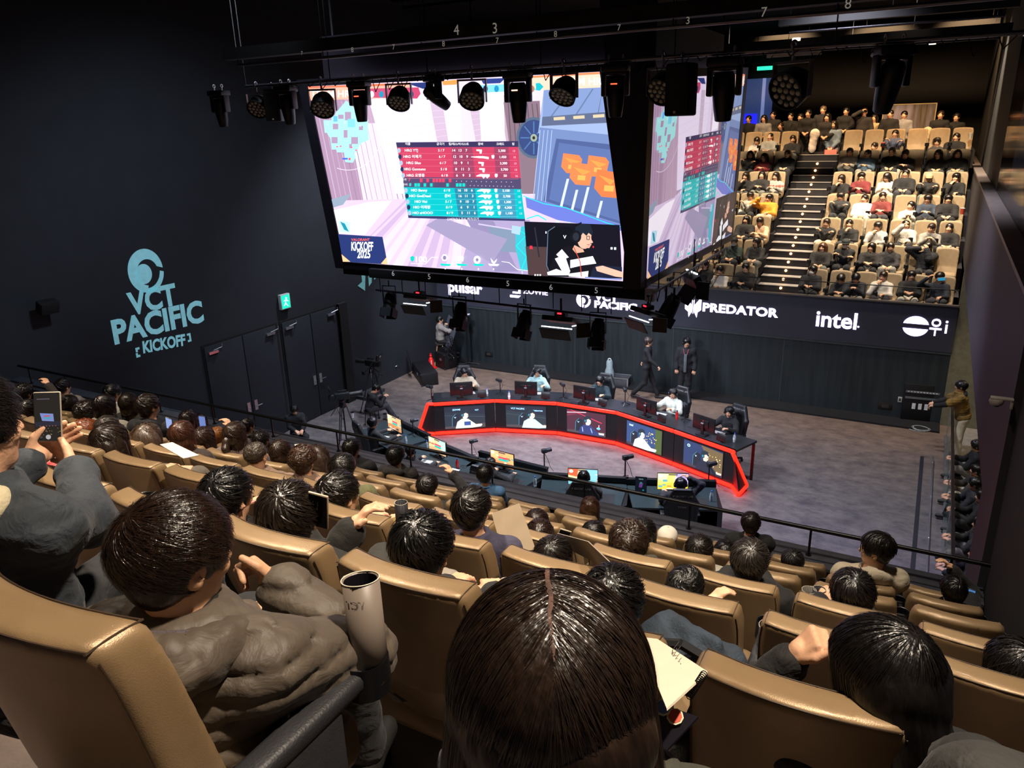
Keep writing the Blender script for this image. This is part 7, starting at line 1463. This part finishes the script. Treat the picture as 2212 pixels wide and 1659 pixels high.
# ---------------------------------------------------------------- people closest to the camera
def hero(H,rz,key,s=1.,hy=0,hp=0,hr=0,floorz=6.05,wr=None,q='hi',style='short',hc='#1a1310',kind='jacket',tc='#333333',pc='#222222',label='',n=14000,w=.0008,part=False,pole=None,grow=.004,L=None,messy=.16,fat=1.,hood=None,cut=None,curl=(.5,.5),inn=None,rec=-11,hs=1.,rough=.33,skin=None,extras=(),thumb=(1,1),pole_=None):
    H=np.array(H,float); h=(H[2]-floorz)/s; c,sn=math.cos(rz),math.sin(rz)
    J=skeleton('lap',h=h,hy=hy,hp=hp,hr=hr,rec=rec); Hl=J['H']
    base=np.array([H[0]-(c*Hl[0]-sn*Hl[1])*s,H[1]-(sn*Hl[0]+c*Hl[1])*s,H[2]-Hl[2]*s])
    def loc(p): d=(np.array(p,float)-base)/s; return np.array([c*d[0]+sn*d[1],-sn*d[0]+c*d[1],d[2]])
    W=[J['w'][i] if wr is None or wr[i] is None else loc(wr[i]) for i in (0,1)]
    J=skeleton('lap',h=h,hy=hy,hp=hp,hr=hr,rec=rec,wr=W,rel=[0,0])
    if pole_:
        for i in (0,1):
            if pole_[i]: J['el'][i],J['w'][i]=ik(J['sh'][i],W[i],.29,.25,pole_[i])
    pd=dict(J=J,body=body_mesh(J,.014,.0055,hand_res=.0055,curl=curl,inn=inn,hs=hs,thumb=thumb),top=top_mesh(J,kind,.008,3,fat,1,hood,cut),pants=pants_mesh(J,.016,3),shoes=shoes_mesh(J))
    V,Q=hair_shape(style,.0065,2); v2,q2=strands(style,n,11,w,L or (.05,.11),5,pole or (.05,-.55,.8),grow,messy,part=part)
    Q=np.concatenate([Q,q2+len(V)]); V=np.concatenate([V,v2]); hm=npmesh('hair',V,Q); m=hairmat(hc,rough)
    o=person(pd,tuple(base),rz,s,None,hc,cloth(tc,.6 if kind=='puffer' else .8,.3 if kind=='puffer' else .5,17,.03),cloth(pc),label,hairme=hm,hs=hs,extras=extras,skin=skin); 
    for ch in o.children:
        if ch.name.startswith('hair'): ch.material_slots[0].material=m
    return o,J,loc,base
# 1. the large head right before the camera
H1=aty(1188,1505,.62)
o1,J1,l1,b1=hero(H1,.50,'p1',1.,hy=0,hp=-.06,style='veil',hc='#21160f',kind='jacket',tc='#3a3a2e',pc='#26262a',label='person with long dark brown parted hair directly before the camera, seen from above',n=5000,w=.0009,grow=.001,L=(.2,.4),messy=.1,pole=(.0,-.3,.95),wr=[None,aty(1395,1672,1.0)],hs=1.08,rough=.36,rec=-8,curl=(.5,.7))
HMx=Matrix.Translation(J1['H'])@Matrix(J1['hd'].tolist()).to_4x4()@Matrix.Scale(1.08,4)
V,Q=strands('veil',40000,15,.0006,(.16,.50),9,(0,0,1),.0026,.45,part=True); pm_=mobj('hair_top',npmesh('hair_top',V,Q),hairmat('#21160f',.34),o1); pm_.matrix_local=HMx
R=random.Random(3); vs=[];fs=[]; ys=np.linspace(-.108,.07,40)
for i,y in enumerate(ys):
    z=.034+.1034*math.sqrt(max(0,1-((y+.014)/.114)**2)); e=min(i,39-i)/39*2; wd=.0004+.0026*e**.7*R.uniform(.4,1.2); cx=.0010*math.sin(i*.45)+R.uniform(-.0006,.0006)
    vs+=[(cx-wd,y,z),(cx+wd,y,z)]
    if i: fs.append((2*i-2,2*i-1,2*i+1,2*i))
me=bpy.data.meshes.new('parting'); me.from_pydata(vs,[],fs); pt=mobj('parting',me,mat('#4c332a',.8,0,.5,150),o1); pt.matrix_local=HMx
# 2. person in the grey puffer
H2=aty(385,1205,.84)
def cut2(f):
    pass
chin=aty(548,1262,1.0)
o2,J2,l2,b2=hero(H2,.28,'p2',1.,hy=-.55,hp=-.12,style='short',hc='#241710',kind='puffer',tc='#51473c',pc='#1f2024',label='person in a grey brown puffer jacket resting a fist on the chin, left foreground',n=24000,w=.0006,pole=(-.10,-.62,.78),grow=.003,L=(.03,.075),messy=.13,wr=[None,aty(606,1268,1.10)],pole_=[None,(.9,.9,-.9)],hood=False,rec=6,hs=1.02,rough=.3,curl=(.5,1.15),inn=((0,-.2,-1),(-.8,-.5,0)),skin=SKIN2)
N=J2['N']; f=Field(N-np.array([.28,.32,.2]),N+np.array([.28,.2,.2]),.009)
pts=[]
for i in range(25):
    a=PI*.93+PI*1.14*i/24; wd=math.sin(PI*i/24); pts.append((N+np.array([.132*math.cos(a),-.035+.125*math.sin(a),.012+.014*wd]),.026+.03*wd))
for (p0,r0),(p1,r1) in zip(pts[:-1],pts[1:]): f.rc(p0,p1,r0,r1,k=.02)
f.disp(lambda X,Y,Z:-.007*np.abs(np.sin(np.arctan2(Y-N[1]+.03,X)*9))-.0025*nz(X,Y,Z,70,4)); V,Q=f.mesh(); mobj('hood',npmesh('hood',V,Q),cloth('#51473c',.6,.3,17,.03),o2)
q=MB(); tp=[]
for i in range(25):
    a=PI*.93+PI*1.14*i/24; wd=math.sin(PI*i/24); tp.append(tuple(N+np.array([(.120-.012*wd)*math.cos(a),-.035+(.112-.014*wd)*math.sin(a),.036+.050*wd])))
q.tube(tp,.0075,8); q.build('hood_trim',mat('#4b4247',.8),o2)
q=MB(); q.torus((0,0,0),.064,.024,None,24,10); cl=q.build('inner_collar',mat('#0e0e10',.9),o2,.9); cl.location=N+np.array([0,-.0,.035]); cl.rotation_euler=(.15,0,0)
# 3. denim jacket person filming at the left edge
H3=aty(-66,930,.80)
o3,J3,l3,b3=hero(H3,.12,'p3',1.,hy=-.25,hp=.0,style='short',hc='#171310',kind='jacket',tc='#2a3139',pc='#1a1b1f',label='person in a dark denim jacket filming with a raised phone at the left edge',n=9000,w=.0009,grow=.005,L=(.05,.1),wr=[aty(62,1000,1.08),aty(158,1020,1.12)],hood=False,fat=1.0,rec=2,pole_=[None,(.95,-.5,-.35)],curl=(.35,.35),inn=((1,0,.2),(-1,0,.2)))
N=J3['N']; f=Field(N-np.array([.24,.26,.16]),N+np.array([.24,.14,.14]),.011); f.ell(N+np.array([0,-.08,-.0]),(.15,.10,.06),rotm(0,.4),k=.03); f.ell(N+np.array([0,-.03,.05]),(.1,.09,.06),rotm(0,.3),k=.02,sub=True); f.disp(lambda X,Y,Z:-.005*nz(X,Y,Z,30,4)); V,Q=f.mesh(); mobj('hood',npmesh('hood',V,Q),mat('#c9bd9c',.9,0,.08,30,.3,120),o3)
# the phone with its live picture
pc=aty(104,900,1.15); t=empty('phone',pc,0,.88,'phone with a pale case showing the stage, held up at the left','phone')
q=MB(); q.box((0,0,0),(.08,.009,.163),None,.004,3); q.build('phone_case',mat('#a79c8c',.4),t)
c=Canvas(); c.rect(0,0,1,1,'#050508'); c.poly([(.2,.58),(.72,.56),(.74,.40),(.28,.42)],'#7d8fd0'); c.rect(.35,.5,.6,.53,'#c05a80'); c.rect(.36,.46,.62,.49,'#2ab0b8'); c.rect(.1,.86,.6,.88,'#5a5060'); c.rect(.0,.3,1,.4,'#141a30'); [c.circ(.2+.12*i,.31,.02,.01,'#b06050',6) for i in range(6)]; [c.circ(R.random(),.12+R.random()*.14,.02,.01,'#8a7040',5) for _ in range(20)]; c.circ(.5,.08,.1,.05,'#b8b4b8',16); c.circ(.22,.08,.06,.03,'#3a3436',12)
me=c.mesh('screen',[(-.037,-.006,.079),(.037,-.006,.079),(.037,-.006,-.079),(-.037,-.006,-.079)],.00006); mobj('screen',me,attr_emit('phone_light',.9),t)
t.rotation_euler=(-.25,.1,.80)
# 4. person with long black hair at the right, fist raised
H4=aty(1900,1462,1.66)
o4,J4,l4,b4=hero(H4,.38,'p4',1.,hy=.9,hp=-.2,floorz=fl(1),style='long',hc='#0e0b0a',kind='hoodie',tc='#121111',pc='#1c1c1e',pole_=[(-.6,.3,-.8),None],label='person with long black hair in black raising a fist, right foreground',n=16000,w=.0009,grow=.003,L=(.16,.34),messy=.12,wr=[aty(1712,1420,1.78),None],hood=False,rec=4,hs=1.08,curl=(1.3,.5),rough=.36,inn=((1,0,.3),(0,-.2,-1)))
# 5. sleeve of the next person at the right edge
H5=aty(2600,1560,.95); 
o5,J5,l5,b5=hero(H5,.0,'p5',1.,floorz=6.05,style='short',hc='#15110f',kind='hoodie',tc='#2b2a28',pc='#222222',label='person in a dark grey knit whose sleeve shows at the bottom right corner',n=2000,w=.002,wr=[aty(2300,2000,.9),None],rec=-4)
# ---- things around them
def pq(Y,*pts):
    P=[aty(x,y,Y if not isinstance(Y,(list,tuple)) else Y[i]) for i,(x,y) in enumerate(pts)]
    n=np.cross(P[1]-P[0],P[2]-P[0]); d=ray(*pts[3]); P[3]=EYE+d*((P[0]-EYE)@n)/(d@n); return P
# rolled poster in the cup holder
bx=np.array([-.965,1.055,6.05+.60]); 
t=empty('rolled_poster',bx,0,1.,'translucent rolled poster standing in the cup holder, left foreground','poster'); q=MB(); n=64; prof=[]
for i in range(n+9): a=2*PI*i/n; r=.039+.003*(i/n)+(.006*max(0,i-n)/9); prof.append((r*math.cos(a+2.4),r*math.sin(a+2.4)))
for (x0,y0),(x1,y1) in zip(prof[:-1],prof[1:]): q.quad((x0,y0,0),(x1,y1,0),(x1,y1,.235),(x0,y0,.235))
bmesh.ops.remove_doubles(q.bm,verts=q.bm.verts[:],dist=1e-5); me=q.mesh('paper_roll',.9); md_=mobj('paper_roll',me,mat('#7d7167',.45,0,.08,4,name='poster_back'),t); so=md_.modifiers.new('s','SOLIDIFY'); so.thickness=.0012
q=MB(); n=24
for i in range(n): a0,a1=2*PI*i/n,2*PI*(i+1)/n; q.quad((.0362*math.cos(a0),.0362*math.sin(a0),.08),(.0362*math.cos(a1),.0362*math.sin(a1),.08),(.0362*math.cos(a1),.0362*math.sin(a1),.233),(.0362*math.cos(a0),.0362*math.sin(a0),.233))
q.build('printed_inside',mat('#17151c',.4),t,.9); q=MB(); q.torus((0,0,.236),.041,.0012,None,32,5); q.build('paper_edge',mat('#e8dfc8',.5),t)
# faint mirrored lettering seen through the back of the roll
V,Fs=text_mesh('VCT',.024,.001); me=bpy.data.meshes.new('print_through'); me.from_pydata([(float(.0405*math.sin(-a/.04)) ,float(-.0405*math.cos(a/.04)),float(b)) for a,b in V],[],Fs); l=mobj('print_through',me,mat('#766b66',.6),t); l.location=(-.0,0,.19); l.rotation_euler=(0,0,.3)
t.rotation_euler=(-.12,-.12,0)
# sheets
sheet('paper_board',pq([3.25,3.25,3.0,3.0],(1062,1109),(1121,1087),(1157,1188),(1085,1192)),mat('#98866f',.7,0,.05,name='beige_back_of_poster'),'large beige poster sheet held upright by the slate blue shirt person','poster')
sheet('paper_board',pq([3.0,2.6,2.35,2.9],(1203,1152),(1270,1170),(1356,1252),(1216,1180)),mat('#8c8276',.7,0,.05),'large curved grey sheet lying across seats above the foreground head','poster')
sheet('paper_sheet',pq([2.5,2.5,2.2,2.2],(345,960),(372,955),(430,983),(396,990)),PAP,'white paper sheet on a lap at the left behind bronze seats','paper')
sheet('paper_sheet',pq([4.6,4.6,4.5,4.5],(636,960),(652,958),(656,978),(640,985)),PAP,'white sheet held beside the curly haired person','paper')
o=sheet('sketchbook',pq([1.45,1.42,1.16,1.16],(1378,1375),(1420,1380),(1528,1450),(1440,1530)),mat('#e6dcc4',.7,0,.03,name='sketch_paper'),'open white sketchbook with pencilled hangul beside the bottom centre seat','book')
q=MB(); A_=aty(1520,1457,1.10); B2=aty(1490,1503,1.10)
for i in range(14): f_=i/13; p=A_*(1-f_)+B2*f_; q.torus(tuple(p),.006,.0009,Matrix.Rotation(.8,3,'X'),10,4)
q.build('spiral_binding',BM,o)
def flat_text(txt,size,ctr,ux,uy,m,par,name='lettering',bold=0):
    V,Fs=text_mesh(txt,size,bold); ux=np.array(ux,float);uy=np.array(uy,float); me=bpy.data.meshes.new(name); me.from_pydata([tuple(np.array(ctr)+ux*a+uy*b) for a,b in V],[],Fs); return mobj(name,me,m,par)
a,b_,d=aty(1440,1400,1.385),aty(1475,1425,1.27),aty(1440,1500,1.2); ux=(d-a)/np.linalg.norm(d-a); nn=np.cross(b_-a,d-a); nn/=np.linalg.norm(nn); nn=nn*(1 if nn[2]>0 else -1); uy=np.cross(nn,ux)
flat_text('너 나무야',.045,aty(1468,1450,1.22)+nn*.012,ux,uy,mat('#6a625a',.8),o)
# sticker sheet without characters: plain bright shapes on black
st=sheet('sticker_sheet',pq([1.08,1.06,.98,1.0],(1405,1512),(1508,1548),(1440,1620),(1395,1600)),mat('#131119',.3),'black glossy sticker sheet with small colourful stickers held at the bottom','sticker sheet')
for j,(px,py,col) in enumerate(((1432,1540,'#5a6fae'),(1458,1560,'#c4482e'),(1424,1580,'#c08a5a'))):
    q=MB(); c=aty(px,py,1.04)+np.array([0,0,.012]); q.cyl(tuple(c),tuple(c+np.array([0,-.001,.002])),.012,n=9); q.build('sticker',mat(col,.5),st); q=MB(); q.cyl(tuple(c+np.array([0,0,-.001])),tuple(c+np.array([0,-.001,.001])),.0145,n=9); q.build('sticker_border',mat('#d8d0b0',.5),st)
# bag on the seat right of the sketchbook
c=aty(1490,1405,1.75); f=Field((-.16,-.12,-.13),(.16,.12,.12),.009); f.box((0,0,-.01),(.12,.07,.07),k=0,rd=.04); f.rc((-.08,0,.06),(.07,0,.07),.02,.02,k=.03); f.disp(lambda X,Y,Z:-.006*nz(X,Y,Z,40,6)); V,Q=f.mesh(); t=empty('backpack',(float(c[0]),1.75,float(c[2])-.02),-.3,1.15,'slate blue fabric backpack on a lap right of the sketchbook','bag'); mobj('bag_body',npmesh('bag_body',V,Q),mat('#2f3a47',.85,0,.2,30,.4,150),t); q=MB(); q.tube([(-.11,-.05,-.02),(-.06,-.075,.05),(.02,-.07,.085),(.1,-.04,.05),(.12,-.05,-.04)],.012,6); q.build('strap',mat('#15161a',.8),t)
# red and white printed poster under the phone hands
sheet('paper_board',pq([1.5,1.5,1.35,1.35],(66,985),(112,978),(140,1010),(84,1000)),mat('#d8cfc8',.6,0,.9,14,color2='#c42a32',name='red_white_print'),'red and white printed sheet just below the raised phone','poster')
# phones in the crowd
for (px,py,Y,rot,lb,lit) in ((1216,1160,3.9,(.4,.3,.4),'phone with a beige case low behind the beige sheet',None),(366,915,4.6,(.3,.3,.3),'lit phone held by the black hoodie person at left','#9ab0e8'),(438,913,4.75,(.1,.1,.3),'lit phone raised among the brown haired people','#7088c8'),(2094,1289,5.95,(.15,.0,-.2),'lit phone held up at the far right end of near stand','#4a78b0'),(688,1103,1.75,(.2,.2,.3),'pale phone held to the ear of the brown haired person beyond the puffer',None)):
    phone(aty(px,py,Y),rot,lb,'#b4a48e' if lit is None else '#26262a',lit)
# curved posters standing in cup holders
for (px,py,Y,r,lb,m) in ((1570,1432,2.1,.055,'black rolled poster standing in the cup holder left of the right foreground seat','#1a1a1e'),(866,1085,3.0,.035,'black rolled poster in a cup holder left of centre','#15151a'),(1748,1274,4.1,.04,'grey rolled poster in a cup holder beside the black puffer person','#5a5650'),(1666,1352,2.9,.05,'dark rolled poster in the cup holder behind the raised fist','#1c1b1e'),(1770,1272,4.15,.035,'black rolled poster next to the grey rolled poster','#17171a'),(105,1085,1.75,.05,'dark grey rolled poster between the raised arms at the left','#26221f')):
    c=aty(px,py,Y); t=empty('rolled_poster',[float(v) for v in c],0,1,lb,'poster'); q=MB(); n=26
    for i in range(n): a0,a1=2*PI*i/n,2*PI*(i+1)/n; q.quad((r*math.cos(a0),r*math.sin(a0),-.28),(r*math.cos(a1),r*math.sin(a1),-.28),(r*math.cos(a1),r*math.sin(a1),0),(r*math.cos(a0),r*math.sin(a0),0))
    o=q.build('paper_roll',mat(m,.5),t,.9); so=o.modifiers.new('s','SOLIDIFY'); so.thickness=.0015; q=MB(); q.torus((0,0,0),r,.001,None,26,5); q.build('paper_edge',mat('#cfc6b4',.5),t)
# cap details
# ---------------------------------------------------------------- light
w=bpy.data.worlds.new('hall_air'); SC.world=w; w.use_nodes=True; w.node_tree.nodes['Background'].inputs[0].default_value=(*srgb('#8f93a8'),1); w.node_tree.nodes['Background'].inputs[1].default_value=.06
def spot(loc,tgt,e,col,ang=60,blend=.5,size=.3):
    l=bpy.data.lights.new('spot_lamp','SPOT'); l.energy=e; l.color=srgb(col); l.spot_size=math.radians(ang); l.spot_blend=blend; l.shadow_soft_size=size
    o=bpy.data.objects.new('spot_lamp',l); link(o); o.location=loc; o.rotation_euler=(Vector(tgt)-Vector(loc)).to_track_quat('-Z','Y').to_euler(); return o
# near stand: warm house lights from above and a little behind
spot((.6,1.6,11.0),(-.9,1.3,6.8),1500,'#ffecd4',75,.7,.12); spot((-3.6,3.0,11.0),(-3.4,2.9,6),1700,'#ffecd4',80,.7,.12); spot((-8.5,3.8,11.0),(-8,4.2,5),1900,'#ffecd4',85,.8,.15); spot((-.6,5.5,11.0),(-1.2,5.0,4.2),1100,'#fff0dc',70,.8,.15)
spot((-5,6.2,11.0),(-4.6,5.8,4),900,'#fff0dc',75,.8,.15)
# far stand
for x in (-6.2,-2.6,.2): spot((x,23.5,11.),(x*.9,26,4.2),3600,'#ffe8c8',70,.7,.15)
spot((-1,20.5,10.9),(-1.2,23.2,3.2),2300,'#ffecd4',60,.7,.2)
for x in (-5,-2.2,.2): spot((x,26.5,10.9),(x,30.2,7.6),1300,'#ffcf98',75,.6,.1)  # added to lift the standing crowd out of the dark, no visible source
# stage
for x,y in ((-9.5,13.5),(-5.5,13.5),(-7.5,18.5),(-2.0,16),(-12.5,17)): spot((x,y,11.0 if abs(x+7)>4 else 4.7),(x,y+.4,0),3000 if abs(x+7)>4 else 1050,'#eceeff',95 if abs(x+7)>4 else 130,.8,.4)  # low spots added beneath the cube, which blocks light from above
spot((-7.2,12.6,4.6),(-7.2,17.8,.4),800,'#e8ecff',110,.8,.3); spot((-12.0,16.5,5.5),(-13.4,20.8,1.2),1300,'#e8ecff',70,.8,.3); spot((-1.0,13,10.8),(-.9,12.5,0),1500,'#b8a8ff',40,.9,.3)  # second spot added only to brighten the host
spot((2.0,15,3.9),(1.6,17,0),110,'#ffe8c0',120,.8,.3); spot((2.0,20.5,3.9),(1.6,20.5,0),110,'#ffe8c0',120,.8,.3)
# wash on the left wall and the ceiling grid
spot((-8,9,10.8),(-15,12,2.5),2200,'#b4c0d0',90,.9,.4); spot((-9,2,9.5),(-15,4,6),300,'#c8b8a8',90,.9,.4)
SC.view_settings.view_transform='Standard'; SC.view_settings.look='None'; SC.view_settings.exposure=0; SC.view_settings.gamma=1
SC.cycles.max_bounces=5; SC.cycles.diffuse_bounces=2; SC.cycles.glossy_bounces=2; SC.cycles.transparent_max_bounces=6; SC.cycles.sample_clamp_indirect=4
SC.cycles.use_denoising=True
